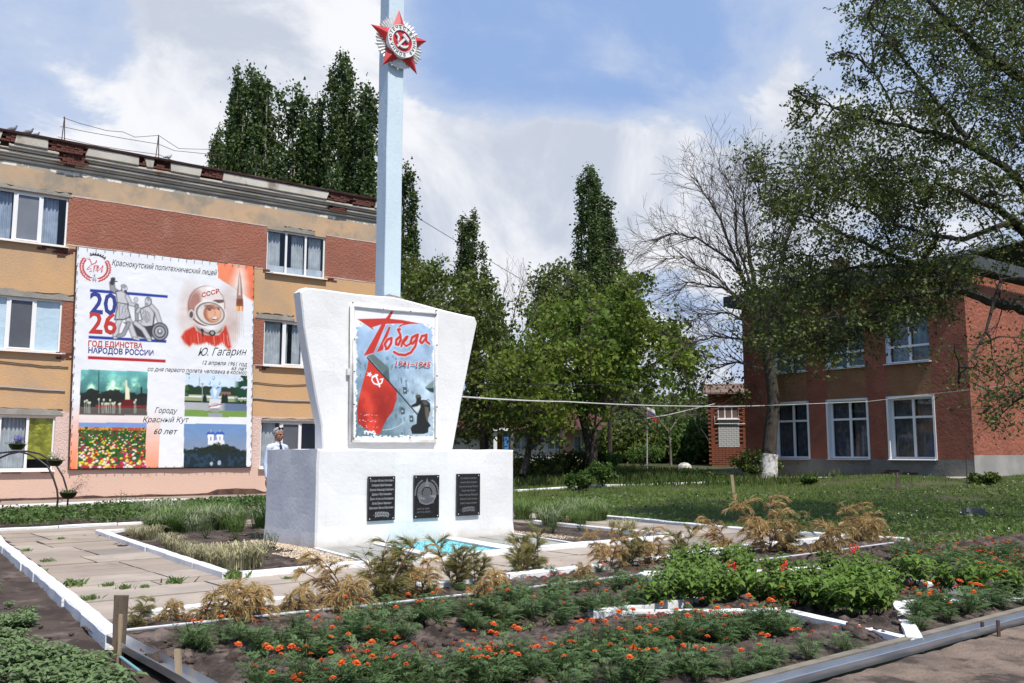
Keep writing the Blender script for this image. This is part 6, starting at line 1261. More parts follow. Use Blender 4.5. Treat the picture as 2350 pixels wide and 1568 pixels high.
# ============================================================ ground cover
def blades(name, P, h, w, m, lab, cat, seed=1, lean=.5, kind='stuff', parent=None):
    r_ = np.random.default_rng(seed); n = len(P); a = r_.uniform(0, 2*np.pi, n); H = h*(.5+r_.random(n)) if np.isscalar(h) else h*(.5+r_.random(n))
    t = np.stack([np.cos(a), np.sin(a), np.zeros(n)], 1); l = r_.uniform(0, 2*np.pi, n); ln = np.stack([np.cos(l), np.sin(l), np.zeros(n)], 1)*(H*lean*r_.random(n))[:, None]
    up = np.zeros((n, 3)); up[:, 2] = H; W_ = w*(.6+.8*r_.random(n))[:, None]
    V = np.stack([P-t*W_*.5, P+t*W_*.5, P+up*.6+ln*.35+t*W_*.4, P+up+ln], 1).reshape(-1, 3)
    o = npmesh(name, V, np.arange(n*4).reshape(-1, 4), m, parent); return tag(o, lab, cat, kind=kind) if kind else o
l_grass = leafmat('lawn_grass_leaves', (.15, .23, .045), (.22, .29, .065), (.10, .17, .04), .3, .5); l_weed = leafmat('weed_leaves', (.15, .23, .06), (.20, .28, .085), (.10, .17, .045), .3, 1.0); l_tall = leafmat('tall_grass_leaves', (.085, .13, .03), (.16, .19, .055), (.06, .10, .025), .3, .25)
r_ = np.random.default_rng(12)
def field(n, x0, x1, y0, y1, ok, bias=1.5):
    Y = y0+(y1-y0)*r_.random(n)**bias; X = r_.uniform(x0, x1, n); out = []
    for x, y in zip(X, Y):
        if abs(x) > .62*y+1: continue
        if ok(x, y): out.append((x, y, hz(x, y)-(.03 if y < 21 else 0)))
    return np.array(out)
def blocked(x, y):
    p = (Vector((x, y))-RC); s_ = p.dot(RB.d); d_ = p.dot(RB.n)
    if -.2 < s_ < 10.4 and d_ < 1.0: return True
    if p.dot(RS.d) > -.2 and p.dot(RS.n) < .3 and p.dot(RB.n) < 0: return True
    if y > 45.8 and x > AX(bs, 0, 0)[0]-.2: return True
    return False
def lawn_ok(x, y):
    u, v = touv((x, y))
    if blocked(x, y): return False
    if u < 9.85 and v < 8.8: return False
    q = Vector((x, y))-LB.P
    if q.dot(LB.n) < 6.5 and q.dot(LB.d) < 4.5: return False
    if v < -3.2: return False
    return mnoise.noise(Vector((x*.8, y*.8, 0)))+.55*mnoise.noise(Vector((x*2.7, y*2.7, 3))) > -.28
P = field(150000, -4, 20, 13.5, 34, lawn_ok, 1.4); blades('lawn_grass', P, .075, .016, l_grass, 'short weedy lawn between the right hand path and the red building', 'grass', 2)
P = field(16000, 1, 20, 14, 27, lawn_ok, 1.5); tag(leaf_cloud('lawn_weeds', P+np.array([0, 0, .055])+r_.normal(size=P.shape)*np.array([.03, .03, .018]), .085, .055, l_weed, None, flat=.6, seed=4), 'broad leaved weeds spread through the lawn right of the monument', 'weeds', kind='stuff')
P = field(60000, -1, 16, 29, 50, lambda x, y: lawn_ok(x, y) and y > 31, 1.0); blades('tall_grass', P, .24, .035, l_tall, 'longer yellowish grass behind the long white kerb', 'grass', 3)
P = field(2600, 2, 18, 15, 30, lambda x, y: lawn_ok(x, y) and mnoise.noise(Vector((x*.5, y*.5, 7))) > .1, 1.2)
tag(leaf_cloud('clover_flowers', P[:150]+np.array([0, 0, .10]), .030, .030, mat('white_petals', (.75, .74, .70), None, rough=.8), None, seed=4), 'tiny white clover heads dotted over the lawn', 'clover', kind='stuff')
# back bed in front of the yellow building
def back_ok(x, y):
    u, v = touv((x, y)); return -9 < u < 8.5 and 8.95 < v < 15.2 and (u < 3.2 or v > 9.2) and mnoise.noise(Vector((x*.9, y*.9, 5))) > -.32
P = []
while len(P) < 26000:
    u, v = r_.uniform(-9, 8), r_.uniform(8.95, 15); q = uv(u, v)
    if back_ok(q.x, q.y) and not (u > 0 and v > 12.5+.3*u): P.append((q.x, q.y, .02+r_.random()**.6*.20*(1+.5*mnoise.noise(Vector((q.x*1.5, q.y*1.5, 0))))))
tag(leaf_cloud('bed_greenery', np.array(P), .095, .045, leafmat('bed_leaves', (.10, .18, .05), (.15, .23, .06), (.07, .135, .035), .3, 1.0), None, flat=.3, seed=6), 'low green bedding plants filling the bed before the yellow building', 'plants', kind='stuff')
# ---- plaza in front of the pedestal
def quad_uv(name, pts, z, m, parent=None, kind='structure'):
    mb = MB(); mb.fr = lambda a, b, c: tuple(uv(a, b, c)); mb.add([(a, b, z) for a, b in pts]+[(a, b, z-.06) for a, b in pts], [(0, 1, 2, 3), (0, 4, 5, 1), (1, 5, 6, 2), (2, 6, 7, 3), (3, 7, 4, 0)])
    o = mb.build(name, m, parent); return tag(o, kind=kind) if kind and parent is None else o
m_tile = mat('grey_tile', (.36, .36, .33), (.30, .30, .275), 2.5, .85, .003, 60, c3=(.25, .23, .20), s3=2.0, t3=(.55, .7))
def lerp2(q, s, t): a = (q[0][0]*(1-s)+q[1][0]*s, q[0][1]*(1-s)+q[1][1]*s); b = (q[3][0]*(1-s)+q[2][0]*s, q[3][1]*(1-s)+q[2][1]*s); return (a[0]*(1-t)+b[0]*t, a[1]*(1-t)+b[1]*t)
for q, nx, ny in (([(1.90, .07), (2.72, .07), (3.02, 2.08), (2.16, 2.08)], 3, 6), ([(4.45, .07), (5.36, .07), (5.74, 2.08), (4.66, 2.08)], 3, 6)):
    base = quad_uv('tiled_floor', q, .012, mat('tile_joint', (.20, .19, .17), (.15, .14, .12), 6, .95))
    for i_ in range(nx):
        for j in range(ny):
            g = .03; c = [lerp2(q, (i_+a)/nx, (j+b)/ny) for a, b in ((g, g*.6), (1-g, g*.6), (1-g, 1-g*.6), (g, 1-g*.6))]
            mb = MB(); mb.fr = lambda a, b, z: tuple(uv(a, b, z)); dz = random.uniform(0, .004); mb.add([(a, b, .020+dz) for a, b in c]+[(a, b, .0) for a, b in c], [(0, 1, 2, 3), (0, 4, 5, 1), (1, 5, 6, 2), (2, 6, 7, 3), (3, 7, 4, 0)]); mb.build('tile', m_tile, base)
wk = empty('plaza_border', tuple(uv(3.7, 1, 0)), 'white painted strips framing the turquoise gravel before the pedestal', 'border')
for q in ([(1.80, .03), (1.87, .03), (2.13, 2.08), (2.06, 2.08)], [(2.76, .04), (2.96, .04), (3.22, 2.08), (3.05, 2.08)], [(4.06, .04), (4.40, .04), (4.62, 2.08), (4.36, 2.08)], [(5.40, .03), (5.47, .03), (5.82, 2.08), (5.76, 2.08)], [(2.97, .04), (4.05, .04), (4.06, .16), (3.0, .16)]):
    o = quad_uv('border_strip', q, .036, m_kerb, wk)
quad_uv('gravel_base', [(2.99, .17), (4.05, .17), (4.35, 2.08), (3.24, 2.08)], .008, mat('turquoise_base', (.05, .40, .48), (.10, .30, .34), 6, .9))
def pebbles(name, n, fn_, sz, m, lab):
    V = []; F = []; k = 0
    for _ in range(n):
        p = fn_(); s_ = sz*random.uniform(.5, 1.3); a = random.uniform(0, 3.1); c, sn = math.cos(a)*s_, math.sin(a)*s_*.7
        V += [(p.x+c, p.y+sn, p.z), (p.x-sn, p.y+c, p.z), (p.x-c, p.y-sn, p.z), (p.x+sn, p.y-c, p.z), (p.x+random.uniform(-.3, .3)*s_, p.y, p.z+s_*random.uniform(.5, .9))]; F += [(k, k+1, k+4), (k+1, k+2, k+4), (k+2, k+3, k+4), (k+3, k, k+4)]; k += 5
    return tag(npmesh(name, np.array(V), np.array(F), m), lab, 'gravel', kind='stuff')
def rnd_in(q): return lambda: (lambda c: uv(c[0], c[1], .009))(lerp2(q, random.random(), random.random()))
pebbles('turquoise_gravel', 4200, rnd_in([(3.0, .17), (4.04, .17), (4.34, 2.07), (3.25, 2.07)]), .013, leafmat('turquoise_stone', (.04, .42, .52), (.07, .47, .56), (.30, .48, .50), .0, 3, rough=.7), 'turquoise painted gravel square before the pedestal')
def foot(): 
    a = random.random()
    if a < .45: return uv(1.35+random.betavariate(1.2, 1)*.7, random.uniform(.15, 2.0), .012)
    if a < .8: return uv(random.gauss(1.95, .12), random.uniform(1.9, 3.9), .015)
    return uv(random.uniform(5.9, 6.3), random.uniform(1.0, 3.8), .012)
pebbles('ochre_gravel', 5200, foot, .012, leafmat('ochre_stone', (.50, .38, .24), (.40, .30, .20), (.58, .50, .40), .0, 3, rough=.9), 'ochre gravel scattered round the foot of the pedestal')
def clodf():
    u, v = random.uniform(-1.9, 9.5), random.uniform(-6.4, -2.7); return uv(u, v, soil_front(u, v)-.006)
m_clod = mat('soil_clod', (.06, .042, .034), (.14, .105, .088), 9, .95, .02, 60)
def clod_mesh(n, fn_, s0, name, lab, seed):
    rc = random.Random(seed); V = []; F = []; k = 0; ico = bmesh.new(); bmesh.ops.create_icosphere(ico, subdivisions=1, radius=1); iv = [v.co.copy() for v in ico.verts]; ico.verts.index_update(); fc = [tuple(v.index for v in f.verts) for f in ico.faces]; ico.free()
    for _ in range(n):
        p = fn_(); s_ = s0*rc.uniform(.35, 1)**2*1.4; sc = Vector((rc.uniform(.6, 1.3), rc.uniform(.6, 1.3), rc.uniform(.4, .8)))*s_
        V += [(p.x+v.x*sc.x*rc.uniform(.75, 1.2), p.y+v.y*sc.y*rc.uniform(.75, 1.2), p.z+v.z*sc.z*rc.uniform(.75, 1.2)) for v in iv]; F += [tuple(a+k for a in f) for f in fc]; k += len(iv)
    return tag(npmesh(name, np.array(V), np.array(F), m_clod), lab, 'soil', kind='stuff')
clod_mesh(6000, clodf, .042, 'soil_clods', 'loose clods of earth between the marigold rows', 5)
def clod2():
    if random.random() < .6: u, v = random.uniform(-6, -2.1), random.uniform(-6, 5)
    else: u, v = random.uniform(.2, 7.4), random.uniform(.2, 6.8)
    return uv(u, v, -.03 if u < 0 else -.005)
clod_mesh(1500, clod2, .026, 'soil_crumbs', 'small crumbs of earth in the left bed and the monument island', 6)
def strawf(n, reg):
    P_ = []
    for _ in range(n): P_.append(tuple(reg()))
    return np.array(P_)
P = strawf(2600, lambda: (lambda u, v: uv(u, v, -.02+.012*random.random()))(random.uniform(-2, 9), random.uniform(-10.5, -6.8)))
tag(leaf_cloud('straw_litter', P, .06, .006, mat('straw', (.42, .34, .22), (.3, .24, .16), 5, .9), None, flat=.95, seed=8), 'dry straw and chips littering the bare ground at bottom right', 'litter', kind='stuff')
# ---- prototypes
def frond_leaf(V, F, b, d, L, rg2, w=.0075, pairs=5, ll=.024):
    s = d.cross(Vector((0, 0, 1))); s = s.normalized() if s.length > .01 else Vector((1, 0, 0)); up = s.cross(d).normalized()
    for j in range(pairs+1):
        t = (j+1)/(pairs+1); c = b+d*L*t+Vector((0, 0, -.25*L*t*t))
        for sg in ((1, -1) if j < pairs else (0,)):
            dd = (d*.75+s*sg*.9+up*rg2.uniform(-.1, .25)).normalized() if sg else d
            q = c+dd*ll*(1.15-.4*abs(t-.5)); n_ = dd.cross(up+s*.3).normalized()*w*.5; k = len(V); V += [tuple(c), tuple((c+q)/2+n_), tuple(q), tuple((c+q)/2-n_)]; F.append((k, k+1, k+2, k+3))
l_mari = leafmat('marigold_leaves', (.105, .175, .062), (.155, .235, .090), (.070, .125, .042), .25, 6); m_stem = mat('green_stem', (.07, .10, .03), None, rough=.8)
def flower_mesh(name, R_, mats):
    rg2 = random.Random(3); V = []; F = []; mi = []
    for ring, (rr, zz, n, w) in enumerate([(R_, .0, 8, .62), (R_*.72, R_*.22, 7, .5), (R_*.42, R_*.40, 6, .4)]):
        for k in range(n):
            a = 2*math.pi*k/n+ring*.4+rg2.uniform(-.12, .12); c, s_ = math.cos(a), math.sin(a); r1 = rr*rg2.uniform(.88, 1.1); wd = R_*w; j = len(V); zo = rg2.uniform(-.1, .1)*R_
            V += [(c*R_*.08, s_*R_*.08, zz*.9), (c*r1*.7-s_*wd*.5, s_*r1*.7+c*wd*.5, zz+zo), (c*r1, s_*r1, zz-R_*.10+zo), (c*r1*.7+s_*wd*.5, s_*r1*.7-c*wd*.5, zz+zo)]; F.append((j, j+1, j+2, j+3)); mi.append(0 if ring < 1 else (0 if ring == 1 else 1))
    j = len(V); V += [(0, 0, -R_*.9)]+[(math.cos(a)*R_*.3, math.sin(a)*R_*.3, 0) for a in np.linspace(0, 2*math.pi, 6, endpoint=False)]; F += [(j, j+1+(k+1) % 6, j+1+k, j+1+k) for k in range(6)]; mi += [2]*6
    me = bpy.data.meshes.new(name); me.from_pydata(V, [], [tuple(dict.fromkeys(f)) for f in F]); [me.materials.append(x) for x in mats]; me.polygons.foreach_set('material_index', mi); me.update(); return me
m_fo = mat('orange_red_petals', (.44, .035, .004), (.62, .085, .006), 60, .6, coords='Object'); m_fy = mat('orange_centre', (.75, .20, .015), None, rough=.7)
fmes = [flower_mesh('flower', .018, (m_fo, m_fy, m_stem)), flower_mesh('flower', .023, (m_fo, m_fy, m_stem)), flower_mesh('flower', .016, (mat('deep_orange_petals', (.72, .14, .01), None, rough=.6), m_fo, m_stem))]
def marigold(seed, nf):
    rg2 = random.Random(seed); e = empty('marigold_plant'); V = []; F = []; st = MB(); tops = []
    for k in range(17):
        a = k*2.4+rg2.uniform(-.3, .3); out = rg2.uniform(.02, .13); h = rg2.uniform(.09, .19)*(1-out*1.5); tip = Vector((math.cos(a)*out, math.sin(a)*out, h)); st.tube([Vector((0, 0, -.02)), tip*.5+Vector((0, 0, .02)), tip], [.004, .003, .002], 3, caps=False); tops.append(tip)
        for j in range(5):
            t = .35+.65*j/4; c = tip*t; aa = a+rg2.uniform(-2.2, 2.2); d = Vector((math.cos(aa), math.sin(aa), rg2.uniform(-.1, .7))).normalized(); frond_leaf(V, F, c, d, rg2.uniform(.05, .085), rg2)
    st.build('stem', m_stem, e); npmesh('foliage', np.array(V), np.array(F), l_mari, e)
    rg2.shuffle(tops)
    for k in range(nf):
        o = link('flower', fmes[rg2.choice([0, 1, 1, 2])], e); t = tops[k]; z = rg2.uniform(.19, .245); o.location = (t.x*1.1, t.y*1.1, z); o.rotation_euler = (rg2.uniform(-.35, .35), rg2.uniform(-.35, .35), rg2.uniform(0, 6)); 
    return e
MG = [marigold(300+k, nf) for k, nf in enumerate([0, 1, 1, 2, 3, 4])]
def kill(lst):
    for o in lst:
        for c in list(o.children): bpy.data.objects.remove(c)
        bpy.data.objects.remove(o)
rgm = random.Random(99)
def in_star(p):
    P5 = []
    for a, b in zip(tips5, inn5): P5 += [(a.x, a.y), (b.x, b.y)]
    return in_poly(p.x, p.y, P5)
tips5, inn5 = tips_star, inn_star
placed = []
def put_marigold(u, v, w, lab, grp, smin=.8, smax=1.2, star_ok=False):
    p = uv(u, v)
    if not star_ok and in_star(p): return
    if any((p-q).length < .108 for q in placed): return
    placed.append(p); k = rgm.choices(range(6), w)[0]; s_ = rgm.uniform(smin, smax); p.z = soil_front(u, v)-.01 if -6.5 < v < -1.9 else -.02
    o = dup(MG[k], tuple(p), rgm.uniform(0, 6.28), (s_*.92, s_*.92, s_*rgm.uniform(.80, 1.05)), 'orange marigold plant '+lab, grp); o['place'] = lab; o['noun'] = ['flowerless marigold', 'one-flowered marigold', 'one-flowered marigold', 'two-flowered marigold', 'three-flowered marigold', 'four-flowered marigold'][k]; o['category'] = 'marigold'
def pxrow(pts, n, jy, w, lab, grp, smin=.85, smax=1.25, star_ok=False, sx_=1):
    L = [0]
    for a, b in zip(pts, pts[1:]): L.append(L[-1]+math.hypot(b[0]-a[0], b[1]-a[1]))
    for _ in range(n):
        t = rgm.random()*L[-1]; k = max(i_ for i_ in range(len(L)-1) if L[i_] <= t); f = (t-L[k])/(L[k+1]-L[k]); x = pts[k][0]+(pts[k+1][0]-pts[k][0])*f; y = pts[k][1]+(pts[k+1][1]-pts[k][1])*f+rgm.gauss(0, jy)
        u, v = touv(G(x, y)); 
        if v < -6.38 or u < -1.8: continue
        put_marigold(u, v, w, lab, grp, smin, smax, star_ok)
def pxreg(P, n, w, lab, grp, smin=.8, smax=1.15):
    k = 0
    while k < n:
        x, y = rgm.uniform(min(q[0] for q in P), max(q[0] for q in P)), rgm.uniform(min(q[1] for q in P), max(q[1] for q in P))
        if in_poly(x, y, P):
            k += 1; u, v = touv(G(x, y))
            if v > -6.38: put_marigold(u, v, w, lab, grp, smin, smax)
pxrow([(430, 1494), (620, 1492), (750, 1482), (950, 1447), (1150, 1422), (1350, 1402), (1490, 1388)], 104, 10, [3, 3, 3, 2, 1, .3], 'in the sparse upper row', 'marigolds of the upper row')
pxrow([(800, 1436), (1100, 1392), (1300, 1370), (1470, 1350)], 30, 8, [3, 3, 2, 1, .5, .2], 'close under the metal edging', 'marigolds under the metal edging')
pxrow([(560, 1625), (700, 1605), (1000, 1568), (1190, 1538), (1330, 1514), (1500, 1476), (1650, 1452), (1815, 1436)], 160, 12, [1, 1, 2, 3, 3, 2], 'in the nearest row', 'marigolds of the nearest row', .9, 1.3)
pxrow([(1300, 1600), (1500, 1575), (1700, 1556), (1864, 1524), (1980, 1502), (2080, 1484)], 62, 9, [2, 2, 2, 2, 1.5, 1], 'in the lowest row', 'marigolds of the lowest row')
pxreg([(2095, 1390), (2330, 1366), (2400, 1390), (2400, 1420), (2230, 1450), (2110, 1488)], 84, [1, 1, 2, 3, 3, 3], 'in the corner right of the star', 'marigolds right of the star', .85, 1.2)
pxreg([(2040, 1262), (2450, 1275), (2450, 1350), (2180, 1332), (2060, 1296)], 120, [2, 2, 3, 2, 2, 1], 'in the far right of the bed', 'marigolds in the far right of the bed')
for _ in range(14): put_marigold(rgm.uniform(-1.4, 5.5), rgm.uniform(-2.6, -2.0), [3, 3, 2, 1, 0, 0], 'among the dried conifers', 'marigolds among the conifers', .6, .9)
kill(MG)
# pale yellow-green weeds and small sprouts between the rows
l_pale = leafmat('pale_weed_leaves', (.16, .21, .05), (.22, .27, .08), (.12, .17, .04), .3, 5)
def broad(V, F, b, d, L, w, rg2, fold=.25, droop=.3):
    s = d.cross(Vector((0, 0, 1))); s = s.normalized() if s.length > .01 else Vector((1, 0, 0)); up = s.cross(d).normalized(); k = len(V)
    m1 = b+d*L*.38; tip = b+d*L+Vector((0, 0, -droop*L)); m2 = b+d*L*.72+Vector((0, 0, -droop*L*.35))
    V += [tuple(b), tuple(m1+s*w*.5+up*w*fold), tuple(m2+s*w*.34+up*w*fold*.6), tuple(tip), tuple(m2-s*w*.34+up*w*fold*.6), tuple(m1-s*w*.5+up*w*fold), tuple(m1), tuple(m2)]
    F += [(k, k+6, k+5, k+5), (k, k+1, k+6, k+6), (k+6, k+1, k+2, k+7), (k+5, k+6, k+7, k+4), (k+7, k+2, k+3, k+3), (k+4, k+7, k+3, k+3)]
def build_broad(V, F, name, m, e):
    me = bpy.data.meshes.new(name); me.from_pydata(V, [], [tuple(dict.fromkeys(f)) for f in F]); me.materials.append(m); me.polygons.foreach_set('use_smooth', [True]*len(me.polygons)); me.update(); return link(name, me, e)
def leafy(name, seed, H, Rr, nst, per, L, w, m, up=.4, stemm=None, droop=.35, base=.15):
    rg2 = random.Random(seed); e = empty(name); V = []; F = []; st = MB()
    for k in range(nst):
        a = k*2.4+rg2.uniform(-.4, .4); out = Rr*math.sqrt((k+.3)/nst)*rg2.uniform(.7, 1.05); h = H*rg2.uniform(.75, 1.05)*(1-.30*out/Rr); tip = Vector((math.cos(a)*out, math.sin(a)*out, h)); st.tube([Vector((0, 0, -.02)), Vector((tip.x*.6, tip.y*.6, h*.5)), tip], [.006, .004, .003], 3, caps=False)
        for j in range(per):
            t = base+(1-base)*j/(per-1) if per > 1 else 1; c = Vector((tip.x*(.3+.7*t), tip.y*(.3+.7*t), h*t)); aa = a+j*2.1+rg2.uniform(-.5, .5); d = Vector((math.cos(aa), math.sin(aa), up*rg2.uniform(.2, 1.4))).normalized(); sc = rg2.uniform(.7, 1.1)*(1-.3*(t > .9)); broad(V, F, c, d, L*sc, w*sc, rg2, .22, droop)
    st.build('stem', stemm or m_stem, e); build_broad(V, F, 'foliage', m, e); return e
WP = [leafy('pale_weed', 400+k, .10, .09, 5, 5, .045, .028, l_pale) for k in range(2)]
for k in range(26):
    u, v = rgm.uniform(-1.4, 4.5), rgm.choice([rgm.uniform(-4.3, -3.0), rgm.uniform(-5.9, -4.2)]); p = uv(u, v); p.z = soil_front(u, v)-.01
    if in_star(p): continue
    dup(rgm.choice(WP), tuple(p), rgm.uniform(0, 6), rgm.uniform(.6, 1.3), 'small pale green weed', 'weeds in the marigold bed')
kill(WP)
# salvia: broad leaved plants in and beside the star
l_sal = leafmat('salvia_leaves', (.15, .245, .045), (.195, .29, .060), (.11, .195, .034), .38, 3, rough=.45)
SV = [leafy('salvia_plant', 500+k, .42, .23, 15, 8, .115, .078, l_sal, .45, droop=.5, base=.3) for k in range(4)]
sp_ = [(1505, 1395, .85), (1560, 1400, 1), (1625, 1405, .95), (1560, 1340, .9), (1640, 1355, 1), (1705, 1365, 1.05), (1710, 1330, .9), (1785, 1345, 1), (1790, 1395, 1), (1850, 1410, .9), (1855, 1350, .9), (1905, 1330, .9), (1900, 1395, .95), (1890, 1418, .9), (1950, 1428, 1), (2010, 1430, 1), (1965, 1400, 1.05), (2035, 1405, 1), (2005, 1355, .95), (1950, 1345, .95), (2045, 1350, .8), (1610, 1300, .95), (1670, 1310, .9), (1530, 1370, .9), (1590, 1375, 1), (1665, 1385, 1), (1740, 1385, .9), (1600, 1325, .9), (1560, 1312, .9), (1700, 1300, .85), (1930, 1400, 1), (1985, 1405, 1), (1935, 1370, 1), (1980, 1330, .9), (1820, 1375, .95)]
for k, (x, y, s_) in enumerate(sp_):
    p = G(x, y-(14 if y > 1395 else 0)); p.z = -.01; o = dup(SV[k % 4], tuple(p), k*1.1, s_*.92, 'bushy bright green salvia plant inside the star border', 'salvias in the star'); o['place'] = 'inside the white star border'; o['noun'] = 'salvia plant'; o['category'] = 'salvia'
for x, y, s_, lab in ((2100, 1350, .95, 'salvia plant with a pinkish top just right of the star, leftmost of the loose row'), (2165, 1368, .85, 'compact salvia plant standing free in front of the thin white line'), (2235, 1375, 1.0, 'largest salvia plant in the loose row right of the star'), (2315, 1372, .85, 'rightmost salvia plant near the picture edge')):
    o = dup(SV[k % 4], tuple(G(x, y)), k*.7, s_, lab, 'salvias right of the star'); o['category'] = 'salvia'; k += 1
m_redf = mat('scarlet_petals', (.75, .02, .015), None, rough=.6)
for x, y in ((1960, 1262), (1682, 1300), (1800, 1302)):
    p = AT(x, y, G(x, y+70).y); mb = MB(); rr = random.Random(int(x))
    for j in range(16): c = p+Vector((rr.gauss(0, .022), rr.gauss(0, .022), rr.gauss(0, .03))); mb.tube([c, c+Vector((rr.uniform(-.02, .02), rr.uniform(-.02, .02), .02))], [.009, .004], 4)
    e = empty('salvia_flower', (p.x, p.y, 0), {1960: 'scarlet salvia flower spike in front of the right dried conifer', 1682: 'small scarlet flower above the left end of the salvia group', 1800: 'small scarlet flower over the middle of the salvia group'}[x], 'flower'); mb.build('petals', m_redf, e); mb = MB(); mb.tube([Vector((p.x, p.y, -.02)), p], .004, 4); mb.build('stem', m_stem, e)
kill(SV)
# left foreground weeds
WG = [leafy('broad_leaved_weed', 600+k, h, r2, n_, 5, L_, w_, leafmat('foreground_weed_leaves', (.17, .245, .10), (.21, .285, .13), (.13, .20, .075), .3, 4), .5, droop=.3) for k, (h, r2, n_, L_, w_) in enumerate([(.12, .17, 8, .095, .070), (.09, .14, 7, .075, .055), (.13, .15, 8, .085, .05)])]
rgm = random.Random(31); n = 0; pl = []
while n < 84:
    x, y = rgm.uniform(-60, 420), rgm.uniform(1345, 1640)
    if y < 1568: dens_ = 1 if (y-1345)*.9 > (x-40)*.6 and x < 130 or y > 1500+.12*abs(x-150) and x < 270 else (.12 if x < 240 else 0)
    else: dens_ = .8 if x < 300 else 0
    if rgm.random() > dens_: continue
    p = G(x, y); u, v = touv(p)
    if u > -2.25: continue
    n += 1; p.z = -.04; o = dup(rgm.choice(WG), tuple(p), rgm.uniform(0, 6), rgm.uniform(.5, 1.05), 'broad leaved green weed in the bed left of the white kerb', 'weeds in the left foreground bed'); o['place'] = 'in the bed at bottom left'; o['noun'] = 'broad leaved weed'; o['category'] = 'weed'
for _ in range(26):
    u, v = -2.15-rgm.random()**2*.9, rgm.uniform(-2.3, 3.8); p = uv(u, v, -.04); dup(WG[2], tuple(p), rgm.uniform(0, 6), rgm.uniform(.35, .7), 'small reddish green seedling', 'seedlings along the left kerb')
kill(WG)
# grass tufts in the joints of the path
def tuft(seed, n, h, m, name='grass_tuft', w=.006, lean=.9):
    e = empty(name); rr = np.random.default_rng(seed); P_ = rr.normal(size=(n, 3))*np.array([.03, .03, 0]); o = blades('blades', P_, h, w, m, None, None, seed, lean, None, e); return e
TF = [tuft(k, 70, .032, l_weed, w=.012, lean=1.4) for k in range(2)]
for x, y, s_ in [(108, 1290, .9), (60, 1265, .7), (225, 1200, 1), (500, 1275, 1), (250, 1345, .8), (285, 1352, .9), (332, 1349, .6), (405, 1338, 1.3), (170, 1345, 1.3), (88, 1315, .9), (205, 1378, .9), (575, 1353, .8), (700, 1345, .6), (540, 1328, 1.6), (140, 1238, .7), (395, 1220, .7), (1420, 1200, .8), (1050, 1300, .6), (660, 1330, .6)]:
    dup(rgm.choice(TF), tuple(G(x, y)), x, s_*1.4, 'little green weed tuft', 'tufts in the path joints')
kill(TF)
# striped ribbon grass clumps
l_rib = leafmat('ribbon_grass_leaves', (.13, .19, .07), (.085, .14, .04), (.40, .43, .28), .3, 5); l_blond = leafmat('blond_grass_leaves', (.38, .34, .19), (.24, .25, .11), (.50, .46, .30), .3, 5)
def clump(seed, n, h, m, rad=.16, name='ribbon_grass', w=.011):
    e = empty(name); rr = np.random.default_rng(seed); a = rr.uniform(0, 6.28, n); r0 = rad*np.sqrt(rr.random(n)); B = np.stack([np.cos(a)*r0, np.sin(a)*r0, np.zeros(n)-.02], 1); a2 = a+rr.normal(size=n)*.8; D = np.stack([np.cos(a2), np.sin(a2), np.zeros(n)], 1); T_ = np.stack([-np.sin(a2), np.cos(a2), np.zeros(n)], 1)*w*.5; H = h*rr.uniform(.55, 1.05, n); O = H*rr.uniform(.2, 1.15, n)
    V = []; zs = [(0, 0, 1), (.55, .20, 1), (.86, .55, .8), (.70, 1.0, .12)]
    for z_, o_, w_ in zs: c = B+D*(O*o_)[:, None]+np.stack([np.zeros(n), np.zeros(n), H*z_], 1); V += [c-T_*w_, c+T_*w_]
    V = np.stack(V, 1).reshape(-1, 3); k = np.arange(n)*8; F = np.concatenate([np.stack([k+2*j, k+2*j+1, k+2*j+3, k+2*j+2], 1) for j in range(3)]); npmesh('blades', V, F, m, e); return e
RG = [clump(0, 170, .52, l_rib), clump(1, 150, .42, l_rib), clump(2, 170, .46, l_weed), clump(3, 120, .36, l_bush)]; BG = [clump(10+k, 150, .32, l_blond, .14) for k in range(2)]; DG = [leafy('leafy_bush', 700+k, .42, .22, 10, 7, .06, .035, leafmat('bed_bush_leaves', (.05, .10, .022), (.08, .14, .03), (.035, .075, .02), .3, 3)) for k in range(2)]
rgm = random.Random(5)
for k in range(34): 
    x, y = rgm.uniform(345, 612), rgm.uniform(1190, 1222); o = dup(rgm.choice(RG), tuple(G(x, y, -.01)), rgm.uniform(0, 6), rgm.uniform(.6, 1.15), 'striped ribbon grass clump', 'ribbon grass left of the pedestal'); o['category'] = 'grass'; o['place'] = 'in the patch left of the pedestal'; o['noun'] = 'striped grass clump'
for k in range(20):
    x, y = rgm.uniform(1200, 1375), rgm.uniform(1180, 1212); o = dup(rgm.choice(RG), tuple(G(x, y, -.01)), rgm.uniform(0, 6), rgm.uniform(.7, 1.2), 'striped ribbon grass clump', 'ribbon grass right of the pedestal'); o['category'] = 'grass'; o['place'] = 'in the patch right of the pedestal'; o['noun'] = 'striped grass clump'
for x, y, s_ in [(320, 1236, .8), (345, 1238, .9), (300, 1228, .6), (395, 1262, .8), (425, 1270, .7), (450, 1285, .8), (480, 1290, .9), (510, 1300, 1), (545, 1305, 1.25), (575, 1300, 1.1), (380, 1250, .7), (1410, 1215, .7), (1445, 1218, .8), (1300, 1205, .7)]:
    dup(rgm.choice(BG), tuple(G(x, y, -.01)), x, s_, 'straw coloured grass clump', 'blond grass in the island')
